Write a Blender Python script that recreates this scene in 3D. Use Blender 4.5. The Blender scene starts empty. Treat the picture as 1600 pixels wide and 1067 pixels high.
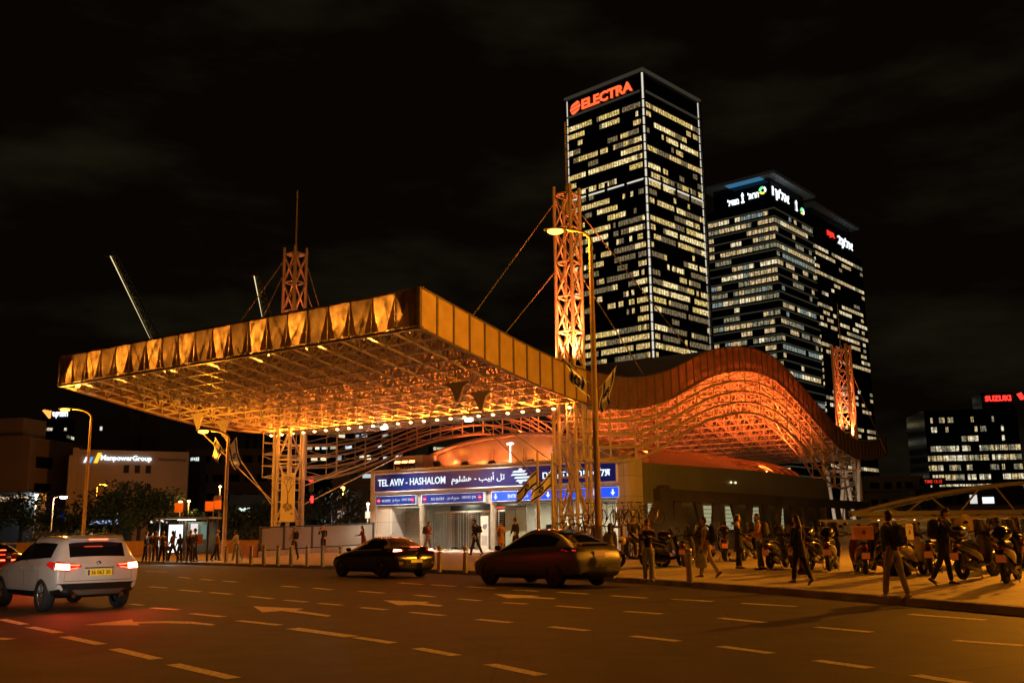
import bpy, bmesh, math, random
from mathutils import Vector, Matrix
from mathutils.bvhtree import BVHTree
R = math.radians
rnd = random.Random(7)
scn = bpy.context.scene
# ---------------------------------------------------------------- camera
CAMH = 1.52; FPX = 1540.0; PITCH = math.atan(298/FPX); ROLL = 0.013
cd = bpy.data.cameras.new('camera'); cam = bpy.data.objects.new('camera', cd); scn.collection.objects.link(cam)
cd.sensor_width = 36; cd.lens = 36*FPX/1600; cd.clip_start = .1; cd.clip_end = 6000
_f = Vector((0, math.cos(PITCH), math.sin(PITCH))); _u0 = Vector((0, -math.sin(PITCH), math.cos(PITCH))); _r0 = Vector((1, 0, 0))
_r = _r0*math.cos(ROLL)-_u0*math.sin(ROLL); _u = _u0*math.cos(ROLL)+_r0*math.sin(ROLL)
CAM = Vector((0, 0, CAMH))
cam.matrix_world = Matrix(((_r.x, _u.x, -_f.x, CAM.x), (_r.y, _u.y, -_f.y, CAM.y), (_r.z, _u.z, -_f.z, CAM.z), (0, 0, 0, 1)))
scn.camera = cam
# ---------------------------------------------------------------- world: night sky, faint city-lit cloud
wd = bpy.data.worlds.new('World'); scn.world = wd; wd.use_nodes = True
nt = wd.node_tree; nt.nodes.clear()
o_ = nt.nodes.new('ShaderNodeOutputWorld'); b_ = nt.nodes.new('ShaderNodeBackground')
tc = nt.nodes.new('ShaderNodeTexCoord'); mp = nt.nodes.new('ShaderNodeMapping'); mp.inputs['Scale'].default_value = (2.2, 2.2, 7)
ns = nt.nodes.new('ShaderNodeTexNoise'); ns.inputs['Scale'].default_value = 1.6; ns.inputs['Detail'].default_value = 5; ns.inputs['Roughness'].default_value = .55
cr = nt.nodes.new('ShaderNodeValToRGB'); cr.color_ramp.elements[0].position = .5; cr.color_ramp.elements[0].color = (.0022, .0012, .0006, 1)
cr.color_ramp.elements[1].position = .82; cr.color_ramp.elements[1].color = (.012, .010, .005, 1)
sk = nt.nodes.new('ShaderNodeTexSky'); sk.sky_type = 'NISHITA'; sk.sun_disc = False; sk.sun_elevation = R(-8); sk.sun_rotation = R(200)
mx = nt.nodes.new('ShaderNodeMix'); mx.data_type = 'RGBA'; mx.blend_type = 'ADD'; mx.inputs[0].default_value = .02
nt.links.new(tc.outputs['Generated'], mp.inputs['Vector']); nt.links.new(mp.outputs[0], ns.inputs['Vector']); nt.links.new(ns.outputs['Fac'], cr.inputs[0])
nt.links.new(cr.outputs[0], mx.inputs[6]); nt.links.new(sk.outputs[0], mx.inputs[7]); nt.links.new(mx.outputs[2], b_.inputs[0]); nt.links.new(b_.outputs[0], o_.inputs[0])
b_.inputs[1].default_value = 1.0
scn.view_settings.view_transform = 'Standard'; scn.view_settings.look = 'None'; scn.view_settings.exposure = 0; scn.view_settings.gamma = 1
scn.render.engine = 'CYCLES'; scn.cycles.use_denoising = True
try: scn.cycles.denoiser = 'OPENIMAGEDENOISE'
except Exception: pass
scn.cycles.max_bounces = 6; scn.cycles.diffuse_bounces = 3; scn.cycles.glossy_bounces = 3; scn.cycles.transmission_bounces = 4; scn.cycles.transparent_max_bounces = 8
scn.cycles.sample_clamp_indirect = 4; scn.cycles.caustics_reflective = False; scn.cycles.caustics_refractive = False
# ---------------------------------------------------------------- pixel <-> world planning helpers
def ray(px, py): return _f*FPX+_r*(px-800)+_u*(533.5-py)
def gp(px, py, z=0.):
    d = ray(px, py); return CAM+d*((z-CAMH)/d.z)
def dp(px, py, Y):
    d = ray(px, py); return CAM+d*(Y/d.y)
def xat(px, Y, py=850): return dp(px, py, Y).x
P0 = Vector((3.6, 51.0, 0)); WV = Vector((.563, .826, 0)); NV = Vector((-.826, .563, 0))
def S(l, t, z=0.): return P0+NV*l+WV*t+Vector((0, 0, z))
ST_ROT = math.atan2(-NV.y, -NV.x)
# ---------------------------------------------------------------- materials
M = {}
def mat(name, col, rough=.6, metal=0., var=.12, scale=6., bump=0., coat=0., spec=.5, trans=0., emis=None, es=0., alpha=1.):
    if name in M: return M[name]
    m = bpy.data.materials.new(name); m.use_nodes = True; t = m.node_tree; b = t.nodes['Principled BSDF']
    b.inputs['Roughness'].default_value = rough; b.inputs['Metallic'].default_value = metal
    b.inputs['Coat Weight'].default_value = coat; b.inputs['Coat Roughness'].default_value = .05
    b.inputs['Specular IOR Level'].default_value = spec; b.inputs['Transmission Weight'].default_value = trans; b.inputs['Alpha'].default_value = alpha
    if emis: b.inputs['Emission Color'].default_value = (*emis, 1); b.inputs['Emission Strength'].default_value = es
    b.inputs['Base Color'].default_value = (*col, 1)
    if var or bump:
        tc = t.nodes.new('ShaderNodeTexCoord'); n = t.nodes.new('ShaderNodeTexNoise'); n.inputs['Scale'].default_value = scale; n.inputs['Detail'].default_value = 6
        t.links.new(tc.outputs['Object'], n.inputs['Vector'])
    if var:
        r = t.nodes.new('ShaderNodeValToRGB'); r.color_ramp.elements[0].position = .3; r.color_ramp.elements[1].position = .7
        r.color_ramp.elements[0].color = (*[c*(1-var*1.6) for c in col], 1); r.color_ramp.elements[1].color = (*[min(1, c*(1+var)) for c in col], 1)
        t.links.new(n.outputs['Fac'], r.inputs[0]); t.links.new(r.outputs[0], b.inputs['Base Color'])
    if bump:
        bp = t.nodes.new('ShaderNodeBump'); bp.inputs['Strength'].default_value = bump; bp.inputs['Distance'].default_value = .02
        t.links.new(n.outputs['Fac'], bp.inputs['Height']); t.links.new(bp.outputs[0], b.inputs['Normal'])
    M[name] = m; return m
def emi(name, col, s):
    if name in M: return M[name]
    m = bpy.data.materials.new(name); m.use_nodes = True; t = m.node_tree; t.nodes.clear()
    e = t.nodes.new('ShaderNodeEmission'); o = t.nodes.new('ShaderNodeOutputMaterial'); e.inputs[0].default_value = (*col, 1); e.inputs[1].default_value = s
    t.links.new(e.outputs[0], o.inputs[0]); M[name] = m; return m
def winmat(name, col, s, sx=1.2, sz=3.7, mull=1.1):
    """lit office window: uneven interior brightness, ceiling brighter, dark mullions (object coordinates, x or y along the face)"""
    if name in M: return M[name]
    m = bpy.data.materials.new(name); m.use_nodes = True; t = m.node_tree; t.nodes.clear(); L = t.links.new
    e = t.nodes.new('ShaderNodeEmission'); o = t.nodes.new('ShaderNodeOutputMaterial')
    tc = t.nodes.new('ShaderNodeTexCoord'); sp = t.nodes.new('ShaderNodeSeparateXYZ'); L(tc.outputs['Object'], sp.inputs[0])
    def mth(op, a, b=None, c=None):
        n = t.nodes.new('ShaderNodeMath'); n.operation = op
        for i, v in enumerate((a, b, c)):
            if v is None: continue
            if isinstance(v, (int, float)): n.inputs[i].default_value = v
            else: L(v, n.inputs[i])
        return n.outputs[0]
    u = mth('ADD', sp.outputs[0], sp.outputs[1])
    fr = mth('FRACT', mth('DIVIDE', u, mull)); bar = mth('GREATER_THAN', fr, .16)
    n1 = t.nodes.new('ShaderNodeTexNoise'); n1.inputs['Scale'].default_value = .8; n1.inputs['Detail'].default_value = 4; n1.inputs['Roughness'].default_value = .8
    L(tc.outputs['Object'], n1.inputs['Vector'])
    mr = t.nodes.new('ShaderNodeMapRange'); L(n1.outputs['Fac'], mr.inputs[0]); mr.inputs[1].default_value = .36; mr.inputs[2].default_value = .64; mr.inputs[3].default_value = .08; mr.inputs[4].default_value = 1.7
    v = mth('MULTIPLY', mth('MULTIPLY', mr.outputs[0], s), mth('ADD', mth('MULTIPLY', bar, .85), .15))
    e.inputs[0].default_value = (*col, 1); L(v, e.inputs[1]); L(e.outputs[0], o.inputs[0]); M[name] = m; return m
# ---------------------------------------------------------------- mesh builder
class MB:
    def __init__(s): s.v = []; s.f = []; s.m = []; s.sm = []
    def add(s, vs, fs, mi=0, smooth=False):
        b = len(s.v); s.v += [tuple(v) for v in vs]
        for f in fs: s.f.append([b+i for i in f]); s.m.append(mi); s.sm.append(smooth)
    def box(s, c, d, mi=0, rot=None):
        x, y, z = d[0]/2, d[1]/2, d[2]/2
        vs = [Vector((a*x, b*y, e*z)) for a in (-1, 1) for b in (-1, 1) for e in (-1, 1)]
        if rot is not None: vs = [rot @ v for v in vs]
        c = Vector(c); s.add([v+c for v in vs], [(0, 1, 3, 2), (4, 6, 7, 5), (0, 4, 5, 1), (2, 3, 7, 6), (0, 2, 6, 4), (1, 5, 7, 3)], mi)
    def b2(s, lo, hi, mi=0): s.box([(a+b)/2 for a, b in zip(lo, hi)], [abs(b-a) for a, b in zip(lo, hi)], mi)
    def bar(s, a, b, r, n=4, r2=None, mi=0, smooth=None, cap=True):
        a, b = Vector(a), Vector(b); d = b-a
        if d.length < 1e-6: return
        d.normalize(); u = d.orthogonal().normalized()
        if abs(d.z) < .95: u = d.cross(Vector((0, 0, 1))).normalized()
        w = d.cross(u); r2 = r if r2 is None else r2; vs = []
        for q, rr in ((a, r), (b, r2)):
            for i in range(n):
                an = 2*math.pi*(i+.5)/n; vs.append(q+(u*math.cos(an)+w*math.sin(an))*rr)
        fs = [(i, (i+1) % n, n+(i+1) % n, n+i) for i in range(n)]
        s.add(vs, fs, mi, n > 5 if smooth is None else smooth)
        if cap: s.add(vs, [tuple(range(n-1, -1, -1)), tuple(range(n, 2*n))], mi)
    def tube(s, pts, r, n=6, mi=0):
        pts = [Vector(p) for p in pts]; vs = []; N = len(pts)
        rr = r if isinstance(r, (list, tuple)) else [r]*N; pu = None
        for i, p in enumerate(pts):
            d = (pts[min(i+1, N-1)]-pts[max(i-1, 0)]).normalized()
            if pu is None: u = d.orthogonal().normalized()
            else: u = (pu-d*pu.dot(d)).normalized()
            pu = u; w = d.cross(u)
            for k in range(n):
                an = 2*math.pi*k/n; vs.append(p+(u*math.cos(an)+w*math.sin(an))*rr[i])
        fs = [(i*n+k, i*n+(k+1) % n, (i+1)*n+(k+1) % n, (i+1)*n+k) for i in range(N-1) for k in range(n)]
        s.add(vs, fs, mi, True); s.add(vs, [tuple(range(n-1, -1, -1)), tuple(range((N-1)*n, N*n))], mi)
    def quad(s, a, b, c, d, mi=0): s.add([a, b, c, d], [(0, 1, 2, 3)], mi)
    def poly(s, pts, mi=0): s.add(pts, [tuple(range(len(pts)))], mi)
    def prism(s, pts, off, mi=0):
        n = len(pts); off = Vector(off); vs = [Vector(p) for p in pts]; vs += [p+off for p in vs]
        s.add(vs, [tuple(range(n-1, -1, -1)), tuple(range(n, 2*n))]+[(i, (i+1) % n, n+(i+1) % n, n+i) for i in range(n)], mi)
    def lathe(s, prof, n=24, axis='z', c=(0, 0, 0), mi=0, smooth=True):
        vs = []; c = Vector(c)
        for (r, h) in prof:
            for k in range(n):
                a = 2*math.pi*k/n; x, y = r*math.cos(a), r*math.sin(a)
                vs.append(c+(Vector((x, y, h)) if axis == 'z' else Vector((h, x, y)) if axis == 'x' else Vector((x, h, y))))
        m_ = len(prof)
        s.add(vs, [(i*n+k, i*n+(k+1) % n, (i+1)*n+(k+1) % n, (i+1)*n+k) for i in range(m_-1) for k in range(n)], mi, smooth)
    def ell(s, c, r, nu=12, nv=8, mi=0, rot=None):
        vs = []; c = Vector(c)
        for i in range(nv+1):
            th = math.pi*i/nv
            for k in range(nu):
                a = 2*math.pi*k/nu; v = Vector((r[0]*math.sin(th)*math.cos(a), r[1]*math.sin(th)*math.sin(a), r[2]*math.cos(th)))
                if rot is not None: v = rot @ v
                vs.append(c+v)
        s.add(vs, [(i*nu+k, (i+1)*nu+k, (i+1)*nu+(k+1) % nu, i*nu+(k+1) % nu) for i in range(nv) for k in range(nu)], mi, True)
    def loft(s, rings, mi=0, cap=True, smooth=True, closed=True):
        n = len(rings[0]); vs = [p for r_ in rings for p in r_]; kk = n if closed else n-1
        s.add(vs, [(i*n+k, i*n+(k+1) % n, (i+1)*n+(k+1) % n, (i+1)*n+k) for i in range(len(rings)-1) for k in range(kk)], mi, smooth)
        if cap: s.add(vs, [tuple(range(n-1, -1, -1)), tuple(range((len(rings)-1)*n, len(rings)*n))], mi, smooth)
    def mesh(s, name, mats):
        me = bpy.data.meshes.new(name); me.from_pydata(s.v, [], s.f)
        for m in (mats if isinstance(mats, (list, tuple)) else [mats]): me.materials.append(m)
        me.polygons.foreach_set('material_index', s.m); me.polygons.foreach_set('use_smooth', s.sm); me.update(); return me
    def build(s, name, mats, parent=None, **k):
        return link(name, s.mesh(name, mats), parent, **k)
col = scn.collection
def tag(o, label=None, cat=None, group=None, kind=None):
    if label: o['label'] = label
    if cat: o['category'] = cat
    if group: o['group'] = group
    if kind: o['kind'] = kind
    return o
def link(name, data, parent=None, label=None, cat=None, group=None, kind=None, loc=None, rz=0):
    o = bpy.data.objects.new(name, data); col.objects.link(o)
    if parent: o.parent = parent
    if loc is not None: o.location = loc
    if rz: o.rotation_euler.z = rz
    return tag(o, label, cat, group, kind)
def empty(name, loc, rz=0, label=None, cat=None, group=None):
    o = bpy.data.objects.new(name, None); col.objects.link(o); o.empty_display_size = .3
    o.location = loc; o.rotation_euler.z = rz; return tag(o, label, cat, group)
def copy_tree(o, parent=None):
    c = o.copy(); col.objects.link(c); c.parent = parent
    for ch in list(o.children): copy_tree(ch, c)
    return c
def light(kind, loc, power, color, parent=None, size=.15, spot=None, aim=None, name='lamp_light', blend=.5):
    d = bpy.data.lights.new(name, kind); d.energy = power; d.color = color
    if kind in ('POINT', 'SPOT'): d.shadow_soft_size = size
    if kind == 'SPOT': d.spot_size = R(spot); d.spot_blend = blend
    if kind == 'AREA': d.size = size
    o = bpy.data.objects.new(name, d); col.objects.link(o); o.location = loc
    if parent: o.parent = parent
    if aim is not None:
        o.rotation_euler = Vector(aim).to_track_quat('-Z', 'Y').to_euler()
    return o
def subdiv(me, lv=1):
    o = bpy.data.objects.new('tmp', me); col.objects.link(o)
    md = o.modifiers.new('s', 'SUBSURF'); md.levels = lv; md.render_levels = lv
    dg = bpy.context.evaluated_depsgraph_get(); r = bpy.data.meshes.new_from_object(o.evaluated_get(dg)); bpy.data.objects.remove(o); return r
# ---------------------------------------------------------------- lettering
def text_mesh(s, mat_, width=None, height=None, ext=.02, bold=0.):
    c = bpy.data.curves.new('t', 'FONT'); c.body = s; c.extrude = 0; c.offset = bold; c.resolution_u = 2; c.align_x = 'LEFT'
    o = bpy.data.objects.new('t', c); col.objects.link(o)
    dg = bpy.context.evaluated_depsgraph_get(); dg.update(); me = bpy.data.meshes.new_from_object(o.evaluated_get(dg)); bpy.data.objects.remove(o)
    xs = [v.co.x for v in me.vertices]; ys = [v.co.y for v in me.vertices]
    x0, x1, y0, y1 = min(xs), max(xs), min(ys), max(ys)
    sy = (height/(y1-y0)) if height else 1.; sx = (width/(x1-x0)) if width else sy
    if not height: sy = sx
    mb = MB(); vs = [(v.co.x*sx-(x0+x1)/2*sx, 0., v.co.y*sy-(y0+y1)/2*sy) for v in me.vertices]
    # solid letters standing proud: front faces (towards -y) and side walls
    b = len(vs); fr = [(x, -ext, z) for x, y, z in vs]; mb.v = fr+vs
    from collections import Counter
    ec = Counter()
    for p in me.polygons:
        vi = list(p.vertices); mb.f.append(vi); mb.m.append(0); mb.sm.append(False)
        for i in range(len(vi)):
            ec[(vi[i], vi[(i+1) % len(vi)])] += 1
    for (a, c2), n in list(ec.items()):
        if (c2, a) not in ec: mb.f.append([a, b+a, b+c2, c2]); mb.m.append(0); mb.sm.append(False)
    return mb.mesh('lettering', mat_)
def put_text(name, s, mat_, parent, loc, rz=0, width=None, height=None, ext=.02, bold=0., label=None):
    return link(name, text_mesh(s, mat_, width, height, ext, bold), parent, label=label, loc=loc, rz=rz)
AR_TLV = '\uFEE1\uFEEE\uFEE0\uFEB8\uFEEB - \uFE90\uFEF4\uFE91\uFE83 \uFEDE\uFE97'
AR_ENT = '\uFEDD\uFEEE\uFEA7\uFEA9'; AR_NO = '\uFEDD\uFEEE\uFEA7\uFEAA\uFEDF\uFE8D \uFEC9\uFEEE\uFEE8\uFEE4\uFEE3'
def heb(s): return s[::-1]
# ---------------------------------------------------------------- common materials
asphalt = mat('asphalt', (.054, .046, .022), .7, var=.2, scale=1.3, bump=.25, spec=.25)
_t = asphalt.node_tree; _b = _t.nodes['Principled BSDF']; _tc = _t.nodes.new('ShaderNodeTexCoord')
_n = _t.nodes.new('ShaderNodeTexNoise'); _n.inputs['Scale'].default_value = .12; _n.inputs['Detail'].default_value = 8; _n.inputs['Roughness'].default_value = .7
_n2 = _t.nodes.new('ShaderNodeTexNoise'); _n2.inputs['Scale'].default_value = 60; _n2.inputs['Detail'].default_value = 2
_v = _t.nodes.new('ShaderNodeTexVoronoi'); _v.feature = 'DISTANCE_TO_EDGE'; _v.inputs['Scale'].default_value = .22
for q in (_n, _n2, _v): _t.links.new(_tc.outputs['Object'], q.inputs['Vector'])
_m1 = _t.nodes.new('ShaderNodeMapRange'); _m1.inputs[1].default_value = .35; _m1.inputs[2].default_value = .65; _m1.inputs[3].default_value = .72; _m1.inputs[4].default_value = 1.25; _t.links.new(_n.outputs['Fac'], _m1.inputs[0])
_m2 = _t.nodes.new('ShaderNodeMapRange'); _m2.inputs[1].default_value = .3; _m2.inputs[2].default_value = .7; _m2.inputs[3].default_value = .8; _m2.inputs[4].default_value = 1.2; _t.links.new(_n2.outputs['Fac'], _m2.inputs[0])
_m3 = _t.nodes.new('ShaderNodeMapRange'); _m3.inputs[1].default_value = 0; _m3.inputs[2].default_value = .006; _m3.inputs[3].default_value = .55; _m3.inputs[4].default_value = 1.; _t.links.new(_v.outputs['Distance'], _m3.inputs[0])
_p = _t.nodes.new('ShaderNodeMath'); _p.operation = 'MULTIPLY'; _t.links.new(_m1.outputs[0], _p.inputs[0]); _t.links.new(_m2.outputs[0], _p.inputs[1])
_p2 = _t.nodes.new('ShaderNodeMath'); _p2.operation = 'MULTIPLY'; _t.links.new(_p.outputs[0], _p2.inputs[0]); _t.links.new(_m3.outputs[0], _p2.inputs[1])
_h = _t.nodes.new('ShaderNodeVectorMath'); _h.operation = 'SCALE'; _t.links.new(_b.inputs['Base Color'].links[0].from_socket, _h.inputs[0]); _t.links.new(_p2.outputs[0], _h.inputs['Scale']); _t.links.new(_h.outputs[0], _b.inputs['Base Color'])
_m4 = _t.nodes.new('ShaderNodeMapRange'); _m4.inputs[3].default_value = .62; _m4.inputs[4].default_value = .9; _t.links.new(_n.outputs['Fac'], _m4.inputs[0]); _t.links.new(_m4.outputs[0], _b.inputs['Roughness'])
steel = mat('white painted steel', (.62, .56, .50), .42, .0, var=.08, scale=3)
steelD = mat('grey painted steel', (.3, .28, .26), .5, var=.1)
dark = mat('dark matt', (.02, .019, .018), .6, var=.1)
blackp = mat('black plastic', (.012, .012, .013), .35, var=.1)
rubber = mat('rubber', (.018, .018, .018), .85, var=.15, scale=30)
chrome = mat('chrome', (.7, .7, .7), .18, 1., var=0)
SOD = (1., .31, .015); WARM = (1., .72, .38); WHITE = (1., .9, .75); REDO = (1., .16, .035)
bulbS = emi('sodium bulb', (1., .40, .04), 9); bulbW = emi('white lamp', (1., .93, .75), 14)
# ================================================================ SETTING
KERB = [(13, -60), (13, -10), (12.2, 4), (10.6, 11.5), (8.73, 17.5), (6.7, 23), (4.2, 28.6), (1.2, 33.7), (-2.6, 38.6), (-7.4, 44.4), (-13, 50.4), (-22.3, 59.4), (-40, 75), (-80, 108)]
def catm(P, k=6):
    out = []
    for i in range(len(P)-1):
        p0, p1, p2, p3 = [Vector(P[max(0, min(len(P)-1, j))]) for j in (i-1, i, i+1, i+2)]
        for s_ in range(k):
            t = s_/k; out.append(.5*((2*p1)+(p2-p0)*t+(2*p0-5*p1+4*p2-p3)*t*t+(3*p1-p0-3*p2+p3)*t*t*t))
    out.append(Vector(P[-1])); return out
KP = catm(KERB)
def knorm(i):
    d = (KP[min(i+1, len(KP)-1)]-KP[max(i-1, 0)]).normalized(); return Vector((d.y, -d.x))
def kdist(x, y):
    p = Vector((x, y)); best = 1e9
    for i in range(len(KP)-1):
        a, b = KP[i], KP[i+1]; t = max(0, min(1, (p-a).dot(b-a)/(b-a).length_squared)); best = min(best, (p-a-(b-a)*t).length)
    return best
def pz(x, y): return .15+min(.3, .045*max(0, kdist(x, y)-1))
def pgp(px, py):
    z = .3
    for _ in range(6): p = gp(px, py, z); z = pz(p.x, p.y)
    return Vector((p.x, p.y, z))
def at(px, Y):
    x = xat(px, Y); return Vector((x, Y, pz(x, Y)))
m = MB(); m.quad((-3000, -400, -.35), (3000, -400, -.35), (3000, 4000, -.35), (-3000, 4000, -.35))
m.build('ground', mat('far ground', (.03, .027, .02), .9, scale=.05), kind='structure')
m = MB(); m.quad((-140, -90, 0), (60, -90, 0), (60, 150, 0), (-140, 150, 0)); m.build('road', asphalt, kind='structure')
# pavement / plaza with real kerb
pave = mat('paving', (.33, .29, .24), .75, var=.15, scale=3, bump=.15)
_t = pave.node_tree; _b = _t.nodes['Principled BSDF']; _br = _t.nodes.new('ShaderNodeTexBrick'); _br.inputs['Scale'].default_value = 1.; _br.offset = .5
_br.inputs['Color1'].default_value = (.8, .76, .7, 1); _br.inputs['Color2'].default_value = (.62, .58, .52, 1); _br.inputs['Mortar'].default_value = (.4, .36, .33, 1)
_br.inputs['Mortar Size'].default_value = .012; _br.inputs['Brick Width'].default_value = .6; _br.inputs['Row Height'].default_value = .3
_tc = _t.nodes.new('ShaderNodeTexCoord'); _t.links.new(_tc.outputs['Object'], _br.inputs['Vector'])
_mm = _t.nodes.new('ShaderNodeMix'); _mm.data_type = 'RGBA'; _mm.blend_type = 'MULTIPLY'; _mm.inputs[0].default_value = .9
_src = _b.inputs['Base Color'].links[0].from_socket; _t.links.new(_br.outputs[0], _mm.inputs[6]); _t.links.new(_src, _mm.inputs[7]); _gm = _t.nodes.new('ShaderNodeGamma'); _gm.inputs[1].default_value = .75
_t.links.new(_mm.outputs[2], _gm.inputs[0]); _t.links.new(_gm.outputs[0], _b.inputs['Base Color'])
m = MB(); rows = []
for i, p in enumerate(KP):
    n_ = knorm(i); rows.append([(p.x+n_.x*d, p.y+n_.y*d, z) for d, z in ((.152, .15), (1, .15), (7.7, .45), (90, .45))])
for i in range(len(rows)-1):
    for k in range(3): m.quad(rows[i][k], rows[i][k+1], rows[i+1][k+1], rows[i+1][k])
m.build('pavement', pave, kind='structure')
m = MB()
for i in range(len(KP)-1):
    a, b = KP[i], KP[i+1]; na, nb = knorm(i), knorm(i+1); L_ = (b-a).length; q = max(1, round(L_/1.0))
    for j in range(q):
        t0, t1 = j/q+.006/L_, (j+1)/q-.006/L_
        A, B = a.lerp(b, t0), a.lerp(b, t1); nA, nB = na.lerp(nb, t0), na.lerp(nb, t1)
        pts = [(A.x, A.y, -.02), (A.x+nA.x*.02, A.y+nA.y*.02, .142), (A.x+nA.x*.15, A.y+nA.y*.15, .155), (A.x+nA.x*.15, A.y+nA.y*.15, -.02)]
        pt2 = [(B.x, B.y, -.02), (B.x+nB.x*.02, B.y+nB.y*.02, .142), (B.x+nB.x*.15, B.y+nB.y*.15, .155), (B.x+nB.x*.15, B.y+nB.y*.15, -.02)]
        m.loft([pts, pt2], smooth=False)
m.build('kerb', mat('kerb stone', (.2, .17, .14), .8, var=.35, scale=1.2, bump=.2), kind='structure')
# road markings (paint sheet)
paint = mat('road paint', (.72, .66, .56), .7, var=.3, scale=14, bump=.2)
DASH = [(3,967,38,975),(47,979,92,988),(101,994,158,1006),(178,1013,245,1029),(270,1037,365,1059),(236,949,279,952),(299,958,349,963),(372,969,437,976),(204,943,222,945),(234,916,261,918),(280,921,313,924),(329,925,362,928),(389,931,426,935),(280,901,297,903),(313,904.5,333,906),(349,907,369,909),(228,892,261,893),(440,915,466,917),(490,918,519,921),(561,923,599,926),(624,910,660,912.5),(674,913,711,915.6),(729,916,774,919),(444,937,480,940),(498,942,535,945),(564,948.5,604,952),(641,956,693,961),(746,967,798,972),(648,929,679,932),(716,935,751,938),(556,995,614,1004),(651,1012,713,1023.5),(765,1037,846,1054),(872,924.5,919,927.6),(954.6,930,1011,934),(1050,935.6,1114,939),(786,941,823,943),(870,946,924,950),(976,954.6,1034,958.5),(859.5,978.5,919,984.6),(988,993,1060,1001),(1125,965,1195,972),(1125,1009,1205,1020),(1275,1031,1360,1043),(1430,1054,1510,1067),(1160,942,1245,947),(1275,979,1362,987),(1420,959,1540,968),(1490,1000,1600,1008),(801,921,840,923),(457,981,550,994),(-60,994,18,998)]
m = MB()
for x0, y0, x1, y1 in DASH:
    a, b = gp(x0, y0, .004), gp(x1, y1, .004); d = (b-a).normalized(); n_ = Vector((-d.y, d.x, 0))*(.09 if (x0, y0) != (457, 981) else .13)
    m.quad(a-n_, b-n_, b+n_, a+n_)
m.build('lane_markings', paint, kind='structure')
ARR = [[(130,976),(206,967),(209,971),(260,969.8),(300,970.5),(337,975),(330,976.6),(300,974),(260,972.8),(213,973.5),(219,976.5)],
       [(395,946.5),(475,950.5),(462,953),(518,961),(512,963),(470,957.5),(440,954),(410,956)],
       [(599,937.2),(673,940),(663,942),(693,945),(687,947.2),(652,944.3),(622,945)],
       [(772,927.4),(844,930.4),(832,932),(869,934),(864,935.6),(820,933.6),(792,934)]]
m = MB()
for a_ in ARR: m.poly([gp(x, y, .004) for x, y in a_])
m.build('road_arrows', paint, kind='structure')
# ================================================================ STREET LAMPS (sodium)
def street_lamp(label, base, h, r0, r1, arm, watt, color=SOD, name='street_lamp', pole=None, headlen=.9, flare=True, spot=150, straight=0., bulb=None, cat='street lamp', group=None):
    pole = pole or mat('lamp pole paint', (.34, .25, .17), .5, var=.15, scale=2)
    t = empty(name, base, 0, label, cat, group); ar = Vector(arm)
    mb = MB(); q = h-straight*0-abs(ar.length)*.45; mb.tube([(0, 0, 0), (0, 0, .02), (0, 0, 1.2), (0, 0, 1.21), (0, 0, q*.6), (0, 0, q)], [r0*1.7, r0*1.15, r0*1.1, r0, (r0+r1)/2, r1], 12); mb.build('pole', pole, t)
    mb = MB(); pts = []
    for i in range(9):
        a = math.pi/2*i/8; pts.append(Vector((0, 0, q))+ar*(1-math.cos(a))*.9+Vector((0, 0, (h-q)*math.sin(a))))
    mb.tube(pts, r1*.85, 8); mb.build('arm', pole, t)
    d = ar.normalized(); e = pts[-1]; hd = MB(); ang = math.atan2(d.y, d.x); rz = Matrix.Rotation(ang, 3, 'Z')
    rings = []
    for k, (x, w_, hh) in enumerate(((0, .05, .05), (.12, .1, .07), (.4, .15, .1), (.75, .13, .08), (headlen, .04, .03))):
        rings.append([e+rz @ Vector((x, w_*math.cos(2*math.pi*j/10), .03+hh*math.sin(2*math.pi*j/10)*(1 if math.sin(2*math.pi*j/10) > 0 else .25))) for j in range(10)])
    hd.loft(rings); lh = hd.build('lamp_head', mat('lamp housing', (.35, .33, .3), .4, .3), t)
    bl = MB(); bl.ell(e+rz @ Vector((.46, 0, -.04)), (.3, .17, .12), 12, 8, rot=rz); bl.build('bulb', bulb or bulbS, lh)
    if watt: light('POINT', e+rz @ Vector((.46, 0, -.2)), watt*1.25, color, t, .12)
    return t
def lamp_at(label, basepx, Y, headpx, headpy, watt, r0, r1, **k):
    b = at(basepx, Y); hp = dp(headpx, headpy, Y); arm = Vector((hp.x-b.x, 0, 0)); s_ = 1 if arm.x > 0 else -1
    arm.x = arm.x-s_*.45
    if abs(arm.x) < .3: arm.x = .3*s_
    arm.x /= .9
    return street_lamp(label, b, hp.z-b.z, r0, r1, arm, watt, **k)
LA = lamp_at('tall sodium street lamp in front of the right lattice mast, two flags on its pole', 936, 35, 868, 360, 1700, .13, .075)
lamp_at('curved arm street lamp rising behind the white car', 129, 60, 102, 639, 2600, .12, .06)
lamp_at('short street lamp with round head left of the white car roof', 78, 75, 90, 776, 700, .06, .05, cat='street lamp', bulb=bulbW, color=WARM)
lamp_at('small distant street lamp in front of the pale office block', 146, 120, 152, 757, 2600, .08, .06)
lamp_at('sodium street lamp peeping out below the canopy left corner', 350, 56, 318, 673, 1500, .11, .09)
street_lamp('sodium street lamp on the near side of the road, added out of view', (-13.5, 13, 0), 11, .11, .07, (2, .6, 0), 900)  # unseen lamp, put in to light the road and front fascia
street_lamp('sodium street lamp behind the photographer', (3, -9, 0), 11, .11, .07, (0, 2, 0), 1000)  # assumed lamp, out of view, added to light the road
street_lamp('sodium street lamp at the right end of the road, added out of view', (25, 18, .45), 10, .11, .07, (-2, 0, 0), 2600)  # added beyond the frame to light the right plaza and wall
street_lamp('low sodium lamp behind the parked scooters', (19.6, 31, .45), 6., .1, .06, (-.8, 0, 0), 8500)  # unseen lamp, assumed from the plaza streaks; backlights the scooters
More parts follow.
